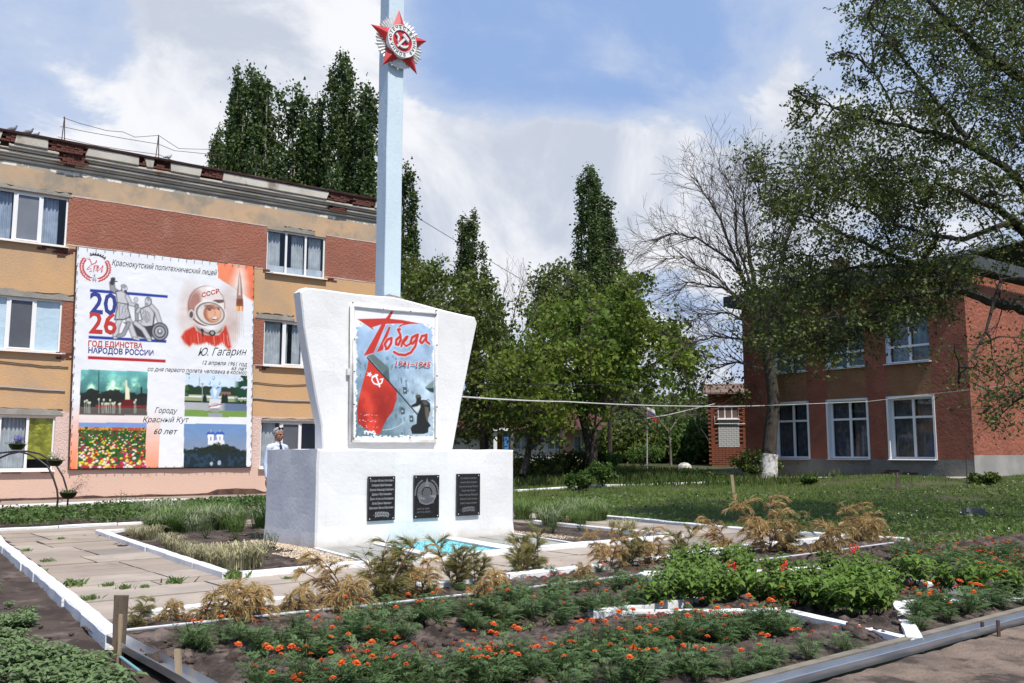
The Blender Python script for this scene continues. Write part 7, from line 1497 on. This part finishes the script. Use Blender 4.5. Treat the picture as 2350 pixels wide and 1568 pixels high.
for x, y, s_, lab in [(500, 1195, 1.1, 'dark leafy bush in the middle of the ribbon grass patch'), (555, 1205, 1.0, 'green leafy bush near the front of the ribbon grass patch'), (390, 1200, 1.0, 'leafy bush at the left end of the ribbon grass patch'), (1290, 1195, 1.2, 'dark leafy bush inside the right ribbon grass patch'), (600, 1280, 1.0, 'dark leafy plant beside the lower left corner of the pedestal'), (625, 1262, .7, 'small leafy plant touching the pedestal foot at left'), (470, 1235, .8, 'dark green plant in the middle of the island soil'), (540, 1240, .8, 'green bushy plant before the ribbon grass'), (590, 1200, 1.1, 'leafy green plant at the left side of the pedestal'), (430, 1215, .9, 'green plant among the ribbon grass left of the pedestal'), (1270, 1222, .9, 'leafy plant in front of the right ribbon grass'), (1330, 1218, .8, 'green bushy plant at the right end of the ribbon grass'), (1220, 1215, .8, 'leafy plant close to the right side of the pedestal'), (280, 1175, 1.3, 'tall green plant at the right end of the back bed'), (320, 1180, 1.2, 'leafy plant where the back bed meets the ribbon grass'), (1230, 1150, 1.3, 'loose green plant behind the right ribbon grass'), (1200, 1140, 1.2, 'green plant showing at the right edge of the pedestal')]:
    dup(rgm.choice(DG), tuple(G(x, y, -.01)), x, s_, lab, 'leafy plants round the monument')['category'] = 'plant'
# marigolds along the right lawn edge and spots in back bed
kill(RG+BG+DG)
# dried conifers
l_dry = leafmat('dry_needles', (.46, .30, .12), (.33, .25, .10), (.56, .39, .18), .25, 3.5, rough=.8); l_dryg = leafmat('half_dry_needles', (.27, .25, .09), (.36, .27, .11), (.20, .21, .08), .25, 3.5, rough=.8); m_twig = mat('reddish_twig', (.22, .12, .08), (.15, .09, .06), 9, .9)
def conifer(seed, H, n, m, lean=0.0, spread=.55, droopy=.5):
    rg2 = random.Random(seed); e = empty('dried_conifer'); V = []; F = []; st = MB(); stems = []
    for k in range(4):
        a = k*1.7+rg2.random(); d = Vector((math.cos(a)*.35+lean, math.sin(a)*.35, 1)).normalized(); q = Vector((0, 0, -.03)); pts = [q.copy()]; L = H*rg2.uniform(.65, 1.1)
        for j in range(8): q = q+d*L/8; d = (d+Vector((lean*.16+rg2.gauss(0, .06), rg2.gauss(0, .06), -.10*droopy*(j > 3)))).normalized(); pts.append(q.copy())
        st.tube(pts, [.008*(1-.1*j) for j in range(9)], 4, caps=False); stems.append(pts)
    for k in range(n*2):
        S = stems[k % 4]; j0 = rg2.randint(1, 7); b = S[j0]; a = rg2.uniform(0, 6.28); L = H*spread*rg2.uniform(.25, .65)*(1-.06*j0); d = Vector((math.cos(a)+lean*.7, math.sin(a), rg2.uniform(.3, 1.3))).normalized(); q = b.copy(); pts = [q.copy()]
        for j in range(6): q = q+d*L/6; d = (d+Vector((lean*.06, 0, -droopy*.22))).normalized(); pts.append(q.copy())
        st.tube(pts, [.0035*(1-.12*j) for j in range(7)], 3, caps=False)
        for j in range(1, 7):
            for s2 in range(9):
                c = pts[j-1].lerp(pts[j], rg2.random()); dd = ((pts[j]-pts[j-1]).normalized()*1.1+Vector((rg2.gauss(0, .30)+lean*.25, rg2.gauss(0, .30), rg2.gauss(0, .22)))).normalized(); q = c; w = .0024
                seg = []
                for t in range(4): seg.append(q.copy()); q = q+dd*rg2.uniform(.018, .030); dd = (dd+Vector((rg2.gauss(0, .1), rg2.gauss(0, .1), -.30*droopy-.05))).normalized()
                for t in range(3):
                    n2 = (seg[t+1]-seg[t]).cross(Vector((rg2.uniform(-1, 1), rg2.uniform(-1, 1), .3))).normalized()*w*(1-.25*t); kk = len(V); V += [tuple(seg[t]-n2), tuple(seg[t]+n2), tuple(seg[t+1]+n2*.6), tuple(seg[t+1]-n2*.6)]; F.append((kk, kk+1, kk+2, kk+3))
    st.build('twigs', m_twig, e); npmesh('needles', np.array(V), np.array(F), m, e); return e
CN = [conifer(1, .52, 24, l_dry, -.6, .6, .9), conifer(2, .52, 34, l_dryg, .25, .6, .6), conifer(3, .60, 34, l_dry, -.2, .7, 1.0), conifer(4, .52, 26, l_dryg, 0, .55, .25), conifer(5, .34, 18, l_dry, .8, .9, 1.2)]
for k, (v_, x, y, s_, lab) in enumerate([(0, 800, 1392, .95, 'feathery pale brown dried conifer arching left, leftmost large one'), (1, 872, 1388, 1.0, 'dense olive brown dried conifer, second large one from the left'), (1, 900, 1380, .8, 'lower half green conifer tucked right of the dense one'), (2, 965, 1372, .8, 'drooping dried conifer in front of the white border strips'), (3, 1045, 1352, .95, 'upright half dried conifer before the turquoise gravel'), (3, 1090, 1345, .7, 'thin half dried conifer right beside the upright one'), (3, 1200, 1325, 1.0, 'open branched half dried conifer standing alone below the pedestal corner'), (1, 1235, 1320, .75, 'smaller conifer leaning right next to the lone open one'),
    (2, 1400, 1308, .8, 'wide drooping brown conifer left of the salvias'), (1, 1440, 1302, .85, 'olive brown conifer merged with the wide drooping one'), (2, 1500, 1298, .75, 'reddish brown conifer just before the salvias'), (3, 1560, 1285, .8, 'grey green conifer twig lying over the path'), (0, 1680, 1270, 1.0, 'pale brown wispy conifer on the right hand kerb'), (2, 1765, 1272, 1.28, 'tallest golden conifer rising to the dark lawn'), (1, 1800, 1268, 1.0, 'half green conifer right behind the tallest golden one'), (4, 1850, 1275, 1.5, 'low rust coloured conifer lying over to the right'), (2, 1985, 1240, .95, 'golden fan shaped conifer, rightmost one'), (4, 1950, 1245, 1.3, 'flat drooping conifer branch left of the rightmost fan'),
    (4, 462, 1425, 1.1, 'small brown conifer seedling with a raised tip beside the left path kerb'), (4, 510, 1430, 1.0, 'low rusty conifer seedling right of the raised one'), (1, 305, 1445, .42, 'tiny olive conifer seedling near the wooden plank'), (4, 350, 1432, .6, 'tiny rust coloured conifer tuft by the kerb end'), (4, 640, 1410, .8, 'low yellowish conifer seedling before the path kerb'), (4, 740, 1408, 1.0, 'flat brown conifer seedling left of the large arching one'), (4, 1080, 1372, .9, 'low rusty conifer sprig between edging and kerb'), (4, 1300, 1340, .7, 'small rusty conifer sprig near the metal edging')]):
    dup(CN[v_], tuple(G(x, y, -.02)), (k*1.3 if v_ in (1, 3) else rgm.uniform(-.4, .4)), s_*1.38, lab, 'dried conifers along the path')['category'] = 'conifer'
kill(CN)
# ============================================================ flower arch with three bowls
m_iron = mat('black_iron', (.022, .022, .024), None, rough=.45, spec=.5); m_bowl = mat('dark_green_bowl', (.035, .048, .018), (.03, .04, .016), 4, .5)
arch = empty('flower_arch', tuple(G(60, 1175)), 'black double iron arch for flower bowls, at the left edge of the picture', 'arch')
A1 = [(128, 1180), (133, 1146), (131, 1124), (122, 1096), (110, 1071), (90, 1056), (67, 1043), (46, 1037), (21, 1042), (0, 1051), (-25, 1070), (-42, 1100), (-50, 1140), (-48, 1180)]; A2 = [(154, 1170), (156, 1146), (153, 1122), (145, 1095), (131, 1071), (117, 1056), (91, 1042), (63, 1036), (35, 1036), (0, 1040), (-10, 1050), (-22, 1085), (-30, 1130), (-28, 1170)]
for A, Y in ((A1, 20.6), (A2, 22.2)): mb = MB(); mb.tube([AT(x, y, Y) for x, y in A], .022, 7); mb.build('arch_tube', m_iron, arch, smooth=True)
def bowl(x0, x1, y0, y1, Y, lab, flower, fm, pts):
    c = AT((x0+x1)/2, y0, Y); r = (AT(x1, y0, Y)-AT(x0, y0, Y)).x/2; h = c.z-AT(x0, y1, Y).z; e = empty('flower_bowl', (c.x, c.y, c.z-h), lab, 'flower bowl', 'bowls on the iron arch')
    mb = MB(); mb.lathe((c.x, c.y, c.z-h), [(.001, 0), (r*.55, .0), (r*.85, h*.5), (r*.97, h*.95), (r*1.06, h*.97), (r*1.06, h*1.05), (r*.95, h*1.05), (r*.9, h*.8), (.001, h*.75)], 16); mb.build('bowl', m_bowl, e, smooth=True)
    nr = np.random.default_rng(int(x0)+9); C_ = np.array([[c.x, c.y, c.z+.02]])+nr.normal(size=(160, 3))*np.array([r*.5, r*.5, .025]); C_[:, 2] = np.abs(C_[:, 2]-c.z)+c.z; tag(leaf_cloud('greenery', C_, .04, .02, l_bush, e), kind='stuff')
    P_ = []
    for (x, y, s_, n) in pts: q = AT(x, y, Y); P_.append(np.array([tuple(q)])+nr.normal(size=(n, 3))*s_)
    leaf_cloud('flowers', np.concatenate(P_), .022, .02, fm, e); mb = MB()
    for (x, y, s_, n) in pts:
        for k in range(5): q = AT(x, y, Y)+Vector([nr.normal()*s_*.8 for _ in range(3)]); mb.tube([Vector((c.x+nr.normal()*r*.3, c.y, c.z)), q], .0025, 3, caps=False)
    mb.build('flower_stems', m_stem, e)
bowl(21, 58, 1020, 1033, 20.9, 'dark green bowl with violet flowers on top of the arch', None, mat('violet_petals', (.10, .06, .42), (.16, .10, .55), 40, .7), [(44, 1008, .045, 150), (38, 1010, .04, 80), (50, 1009, .035, 60)])
bowl(108, 144, 1057, 1070, 21.4, 'dark green bowl with thin lilac flowers on the right curve of the arch', None, mat('lilac_petals', (.55, .45, .60), (.7, .65, .7), 40, .7), [(125, 1040, .05, 40), (134, 1038, .06, 26), (118, 1042, .03, 16)])
bowl(138, 176, 1131, 1144, 21.6, 'dark green bowl with airy pink flowers low on the arch leg', None, mat('pink_petals', (.42, .20, .24), (.5, .3, .32), 40, .7), [(186, 1118, .11, 120), (190, 1105, .08, 60), (144, 1124, .04, 20), (172, 1122, .05, 40)])
mb = MB(); c = AT(146, 1085, 21.6)
for cx2, cy2, r2 in ((146, 1084, .05), (138, 1150, .06)):
    q = AT(cx2, cy2, 21.6); mb.tube([q+Vector((math.cos(a)*r2*(1-a/14), 0, math.sin(a)*r2*(1-a/14))) for a in np.linspace(0, 8, 20)], .005, 4)
    mb.build('scroll', m_iron, arch); mb = MB()
# ============================================================ the man behind the pedestal
MX, MY = AT(634, 1100, 16.7).x, 16.7
f_ = Vector((.80, -.60, 0)).normalized(); rt = Vector((f_.y, -f_.x, 0)); up = Vector((0, 0, 1)); base = Vector((MX, MY, 0))
def MP(r, f, z): return base+rt*r+f_*f+up*z*1.035
man = empty('person', tuple(base), 'grey haired man in pale blue shirt and dark tie standing behind the pedestal', 'person')
bmn = bmesh.new()
def cap_(p, q, r1, r2, n=10, k=5):
    for t in np.linspace(0, 1, max(2, int((q-p).length/(min(r1, r2)*.55))+1)):
        bmesh.ops.create_icosphere(bmn, subdivisions=2, radius=r1+(r2-r1)*t, matrix=Matrix.Translation(p.lerp(q, t)))
def ell_(c, sr, sf, sz, rot=0):
    m = Matrix.Translation(c) @ Matrix(((rt.x, f_.x, 0, 0), (rt.y, f_.y, 0, 0), (0, 0, 1, 0), (0, 0, 0, 1))) @ Matrix.Diagonal((sr, sf, sz, 1)); bmesh.ops.create_icosphere(bmn, subdivisions=3, radius=1, matrix=m)
ell_(MP(0, 0, 1.34), .165, .115, .17); ell_(MP(0, .01, 1.15), .155, .125, .20); ell_(MP(0, 0, .98), .16, .12, .12)
for s in (1, -1):
    cap_(MP(.05*s, 0, 1.47), MP(.175*s, 0, 1.435), .055, .062); cap_(MP(.19*s, 0, 1.42), MP(.235*s, -.03, 1.16), .058, .046); cap_(MP(.235*s, -.03, 1.16), MP(.235*s, .02, .92), .045, .032); ell_(MP(.235*s, .03, .84), .022, .040, .055)
    for k, (fo, L) in enumerate([(.06, .07), (.045, .082), (.025, .086), (.007, .078), (-.008, .062)]): cap_(MP(.235*s, fo, .81), MP(.225*s, fo+.01, .81-L), .0095, .008)
    cap_(MP(.085*s, 0, .95), MP(.10*s, .01, .50), .088, .058); cap_(MP(.10*s, .01, .50), MP(.10*s, -.02, .10), .058, .042); cap_(MP(.10*s, -.04, .05), MP(.11*s, .14, .035), .045, .035)
cap_(MP(0, -.005, 1.48), MP(0, .012, 1.58), .058, .054)
hd = Vector((.86, -.50, 0)).normalized(); hr = Vector((hd.y, -hd.x, 0)); HC = MP(0, .02, 1.665)
def HP_(r, f, z): return HC+hr*r+hd*f+up*z
def ellh(c, sr, sf, sz): bmesh.ops.create_icosphere(bmn, subdivisions=3, radius=1, matrix=Matrix.Translation(c) @ Matrix(((hr.x, hd.x, 0, 0), (hr.y, hd.y, 0, 0), (0, 0, 1, 0), (0, 0, 0, 1))) @ Matrix.Diagonal((sr, sf, sz, 1)))
ellh(HP_(0, -.01, .035), .078, .098, .090); ellh(HP_(0, .028, -.045), .058, .066, .078); ellh(HP_(0, .062, -.095), .030, .028, .024); ellh(HP_(0, .075, .012), .048, .022, .012)
for s in (1, -1): ellh(HP_(.078*s, -.005, -.015), .010, .020, .032); ellh(HP_(.038*s, .065, -.030), .018, .016, .016)
cap_(HP_(0, .086, .0), HP_(0, .108, -.032), .009, .014); ellh(HP_(0, .088, -.064), .024, .010, .006)
me = bpy.data.meshes.new('body'); bmn.to_mesh(me); bmn.free(); tmp = bpy.data.objects.new('tmp', me); COL.objects.link(tmp)
rm = tmp.modifiers.new('r', 'REMESH'); rm.mode = 'VOXEL'; rm.voxel_size = .0085; sm = tmp.modifiers.new('s', 'SMOOTH'); sm.iterations = 3; sm.factor = .5
dg = bpy.context.evaluated_depsgraph_get(); bme = bpy.data.meshes.new_from_object(tmp.evaluated_get(dg)); bpy.data.objects.remove(tmp)
m_skin = mat('tanned_skin', (.36, .17, .105), (.30, .14, .09), 30, .55); m_shirt = mat('pale_blue_shirt', (.60, .67, .82), (.54, .61, .78), 8, .85, .006, 22); m_trous = mat('dark_trousers', (.025, .027, .035), None, rough=.9); m_shoe = mat('black_shoes', (.012, .012, .012), None, rough=.4)
for m_ in (m_skin, m_shirt, m_trous, m_shoe): bme.materials.append(m_)
nv = len(bme.polygons); cc = np.empty(nv*3, np.float32); bme.polygons.foreach_get('center', cc); cc = cc.reshape(-1, 3); z = cc[:, 2]/1.035
mi = np.where(z > 1.515, 0, np.where(z > 1.0, 1, np.where(z > .09, 2, 3))); dr = (cc-np.array(base))[:, :2] @ np.array([rt.x, rt.y]); arm = np.abs(dr) > .185; mi = np.where(arm & (z < 1.2), np.where(z > .91, 1, 0), mi)
bme.polygons.foreach_set('material_index', mi.astype(np.int32)); bme.polygons.foreach_set('use_smooth', np.ones(nv, bool)); bme.transform(Matrix.Translation(-base)); o = link('body', bme, man)
def hairm():
    b = bmesh.new(); bmesh.ops.create_icosphere(b, subdivisions=4, radius=1, matrix=Matrix.Translation(HP_(0, -.016, .040)) @ Matrix(((hr.x, hd.x, 0, 0), (hr.y, hd.y, 0, 0), (0, 0, 1, 0), (0, 0, 0, 1))) @ Matrix.Diagonal((.084, .101, .093, 1)))
    dl = []
    for v in b.verts:
        q = v.co-HC; fz = q.dot(hd); 
        if (fz > .058 and q.z < .070) or q.z < -.055 or (fz > .0 and q.z < .01): dl.append(v)
        else: v.co += Vector((random.uniform(-1, 1), random.uniform(-1, 1), random.uniform(-1, 1)))*.0016
    bmesh.ops.delete(b, geom=dl, context='VERTS'); b.transform(Matrix.Translation(-base)); m = bpy.data.meshes.new('hair'); b.to_mesh(m); b.free(); m.materials.append(mat('grey_hair', (.40, .39, .38), (.30, .29, .28), 120, .8)); return link('hair', m, man)
hairm()
mb = MB(); 
for s in (1, -1): mb.tube([HP_(.034*s, .070, .100), HP_(.034*s, .050, .122)], [.020, .019], 8); mb.tube([HP_(.060*s, .058, .110), HP_(.086*s, 0, .060), HP_(.084*s, -.02, .01)], .0045, 5)
mb.tube([HP_(-.03, .066, .114), HP_(.03, .066, .114)], .006, 5); mb.build('sunglasses', mat('black_plastic', (.01, .01, .01), None, rough=.15), man)
for s in (1, -1):
    mb = MB(); mb.lathe(tuple(HP_(.030*s, .086, -.008)), [(.001, -.006), (.009, -.003), (.009, .003), (.001, .006)], 8); mb.build('eye', mat('eye_dark', (.03, .02, .015), None, rough=.3), man)
    mb = MB(); mb.tube([HP_(.014*s, .099, .012), HP_(.046*s, .090, .014)], .0045, 4); mb.build('eyebrow', mat('grey_brow', (.16, .14, .13), None), man)
mb = MB(); mb.tube([HP_(-.02, .094, -.066), HP_(0, .100, -.068), HP_(.02, .094, -.066)], .0035, 4); mb.build('mouth', mat('lips', (.22, .08, .06), None), man)
mb = MB(); P_ = [MP(0, .075, 1.49), MP(0, .105, 1.42), MP(0, .128, 1.30), MP(0, .142, 1.12)]
vs = []; 
for p, w in zip(P_, (.018, .026, .034, .042)): vs += [p-rt*w+f_*.004, p+rt*w+f_*.004]
mb.add(vs, [(0, 1, 3, 2), (2, 3, 5, 4), (4, 5, 7, 6)]); mb.add([q+f_*.008 for q in vs], [(0, 1, 3, 2), (2, 3, 5, 4), (4, 5, 7, 6)]); mb.build('tie', mat('dark_tie', (.02, .024, .045), None, rough=.7), man)
mb = MB()
for s in (1, -1): mb.add([MP(.008*s, .078, 1.50), MP(.058*s, .02, 1.545), MP(.075*s, .03, 1.50), MP(.045*s, .095, 1.455)], [(0, 1, 2, 3)])
mb.tube([MP(.062*math.cos(a), -.005+.062*math.sin(a), 1.525) for a in np.linspace(.9, 5.4+.0, 12)], .012, 5); mb.build('collar', m_shirt, man)
# ============================================================ stakes, plank, block and litter
m_wood = mat('weathered_wood', (.17, .125, .09), (.11, .08, .058), 3, .9, .006, 40, stretch=(6, 6, 1)); m_woodl = mat('light_wood', (.40, .30, .19), (.32, .24, .15), 4, .9, .004, 40, stretch=(6, 6, 1))
def stake(name, lab, top, bot, w, d, m, cat='stake', Y=None, dw=0):
    b = G(*bot) if Y is None else AT(bot[0], bot[1], Y); t = AT(top[0], top[1], b.y); e = empty(name, tuple(b), lab, cat); mb = MB(); ax_ = t-b; n = 4; vs = []
    for k in range(n+1):
        c = b-ax_.normalized()*.06*(k == 0)+ax_*k/n; ww = w/2*(1+dw*(k/n)); jj = random.uniform(-.003, .003)
        vs += [c+Vector((-ww+jj, -d/2, 0)), c+Vector((ww+jj, -d/2, random.uniform(-.006, .006)*(k == n))), c+Vector((ww, d/2, 0)), c+Vector((-ww, d/2, 0))]
    mb.add(vs, [(k*4+j, k*4+(j+1) % 4, k*4+4+(j+1) % 4, k*4+4+j) for k in range(n) for j in range(4)]+[tuple(n*4+j for j in range(4))]); mb.build('wood', m, e); return e
stake('wooden_plank', 'weathered wooden plank stuck upright where the white kerb meets the steel channel', (279, 1366), (272, 1492), .088, .022, m_wood, 'plank', dw=.1)
stake('wooden_stake', 'thin wooden stake driven in front of the upright plank', (278, 1410), (273, 1515), .022, .018, m_woodl)
stake('wooden_peg', 'short wooden peg in the soil right of the steel channel', (408, 1490), (410, 1552), .035, .028, m_woodl)
b = GT(1684, 1135, 18); stake('wooden_stake', 'pale wooden stake leaning left on the lawn before the whitewashed tree', (1679, 1090), (1684, 1135), .09, .06, m_woodl, Y=b.y)
b = GT(2058, 1128, 18); stake('wooden_stake', 'thin grey stake on the lawn before the right ground floor window', (2059, 1085), (2058, 1130), .05, .04, m_wood, Y=b.y)
b = GT(2235, 1184, 15); e = empty('concrete_block', tuple(b), 'grey concrete block lying on the shaded lawn at right', 'block'); mb = MB(); mb.box((b.x-.2, b.y-.1, b.z-.02), (b.x+.2, b.y+.14, b.z+.17), jit=.012); mb.build('block', mat('block_grey', (.22, .21, .20), (.17, .165, .16), 5, .95, .01, 30), e)
p, q = G(388, 1450+80, -.03), G(436, 1505+58, -.03); p, q = G(269, 1452+87-40, .0), G(322, 1452+85, .0)
e = empty('plastic_pipe', tuple(p), 'short turquoise plastic pipe lying across the steel channel corner', 'pipe'); mb = MB(); mb.tube([G(270, 1503, .02), G(322, 1542, .03)], .010, 8); mb.build('pipe', mat('faded_turquoise', (.20, .38, .42), None, rough=.5), e)
for x, y, s_, lab, cat in [(254, 1490, .022, 'white pebble in the dark soil left of the steel channel', 'stone'), (1443, 1503, .028, 'small white stone in the furrow below the star tip', 'stone'), (1830, 1366, .03, 'white scrap showing between the salvias', 'stone')]:
    c = G(x, y, .01); mb = MB(); mb.lathe((c.x, c.y, c.z-.015), [(.001, 0), (s_, s_*.5), (s_*.8, s_*1.3), (.001, s_*1.7)], 7, ax=(1, .7)); o = mb.build('white_stone', mat('white_stone', (.7, .68, .62), (.5, .48, .42), 20, .9), None); tag(o, lab, cat)
for x, y, s_, lab in [(1571, 1074, .35, 'white boulder in the grass right of the flagpole'), (1560, 1092, .22, 'mottled old stump on the grass before the annex')]:
    c = GT(x, y, 20); mb = MB(); mb.lathe((c.x, c.y, c.z-.05), [(.001, 0), (s_, s_*.1), (s_*.9, s_*.5), (s_*.5, s_*.8), (.001, s_*.9)], 9, ax=(1, .8)); tag(mb.build('boulder', MATS['white_stone'], None), lab, 'boulder')
# ---- flag
fb = GT(1485, 1076, 18); Yf = fb.y; fp = empty('flagpole', tuple(fb), 'thin flagpole with a white, blue and red flag in front of the far hedge', 'flagpole'); mb = MB(); mb.tube([fb, AT(1485, 934, Yf)], [.035, .02], 6); mb.build('pole', mat('pole_grey', (.42, .43, .44), None, rough=.5), fp)
m_fb = mat('flag_blue', (.03, .10, .42), None, rough=.8); m_fr = mat('flag_red', (.55, .03, .03), None, rough=.8); mb = MB(); rows = 9; vs = []
for i_ in range(rows):
    t = i_/(rows-1)
    for j in range(4):
        s_ = j/3; P0 = AT(1486+17*t, 934+8*t, Yf); P1 = AT(1485+24*t, 951+20*t, Yf); c = P0.lerp(P1, s_); vs.append(c+Vector((0, .08*math.sin(t*7+s_*2), 0)))
for j, m_ in ((0, m_wp), (1, m_fb), (2, m_fr)):
    mb = MB(); mb.add(vs, [(i_*4+j, i_*4+j+1, i_*4+4+j+1, i_*4+4+j) for i_ in range(rows-1)]); o = mb.build('flag_stripe', m_, fp, smooth=True)
# ---- wires in the air
def wire(pts, r, m, lab, sag=0.0):
    P = [AT(*p) for p in pts]; Q = []
    for p, q in zip(P, P[1:]):
        for k in range(8): t = k/8; Q.append(p.lerp(q, t)-Vector((0, 0, sag*4*t*(1-t))))
    Q.append(P[-1]); mb = MB(); mb.tube(Q, r, 5, caps=False); return tag(mb.build('overhead_wire', m), lab, 'wire')
wire([(1040, 909, 16), (1300, 922, 22), (1560, 932, 29), (1755, 931, 33)], .016, m_pipe, 'thick white cable strung from the monument across to the whitewashed tree', .02)
wire([(1755, 931, 33), (1990, 922, 31), (2132, 905, 28.8), (2250, 892, 24), (2420, 872, 22)], .011, m_pipe, 'white cable continuing past the facade of the red building')
wire([(1050, 880, 24), (1400, 884, 30), (1760, 884, 36)], .010, m_cable, 'thin dark wire above the white cable')
wire([(925, 478, 40), (1100, 583, 44), (1235, 662, 48)], .014, m_cable, 'thin wire running down to the right from behind the obelisk', .05)
wire([(1455, 965, 38), (1530, 953, 40), (1640, 927, 43)], .016, m_pipe, 'short sagging cable between the flag and the brick annex')
# rust streaks: iron fixings at the banner's foot

# ============================================================ each repeat gets the label that singles it out
ONE = ['', 'first', 'second', 'third', 'fourth', 'fifth', 'sixth', 'seventh', 'eighth', 'ninth', 'tenth', 'eleventh', 'twelfth', 'thirteenth', 'fourteenth', 'fifteenth', 'sixteenth', 'seventeenth', 'eighteenth', 'nineteenth']
TEN = ['', '', 'twent', 'thirt', 'fort', 'fift', 'sixt', 'sevent', 'eight', 'ninet']
def ordinal(n):
    if n < 20: return ONE[n]
    if n >= 100: return 'hundred-and-'+ordinal(n-100)
    return TEN[n//10]+('ieth' if n % 10 == 0 else 'y-'+ONE[n % 10])
INFO = {'tufts in the path joints': ('green weed tuft', 'in the joints of the concrete path', 'weed'), 'seedlings along the left kerb': ('small seedling', 'beside the left white kerb', 'weed'), 'weeds in the marigold bed': ('pale green weed', 'between the marigold rows', 'weed'), 'blond grass in the island': ('straw coloured grass clump', 'near the island kerb', 'grass')}
grp_ = {}
for o in list(scene.objects):
    if o.parent is None and o.get('group') and (o.get('place') or o['group'] in INFO): grp_.setdefault(o['group'], []).append(o)
for g, L in grp_.items():
    L.sort(key=lambda o: o.location.x/max(1, o.location.y)); left = True
    for k, o in enumerate(L):
        noun, place = (o.get('noun'), o.get('place')) if o.get('place') else INFO[g][:2]
        if g in INFO: o['category'] = INFO[g][2]
        side = 'left' if k < (len(L)+1)//2 else 'right'; n = k+1 if side == 'left' else len(L)-k
        o['label'] = '%s, %s from %s %s' % (noun, ordinal(n), side, place)
        for q in ('place', 'noun'):
            if q in o: del o[q]
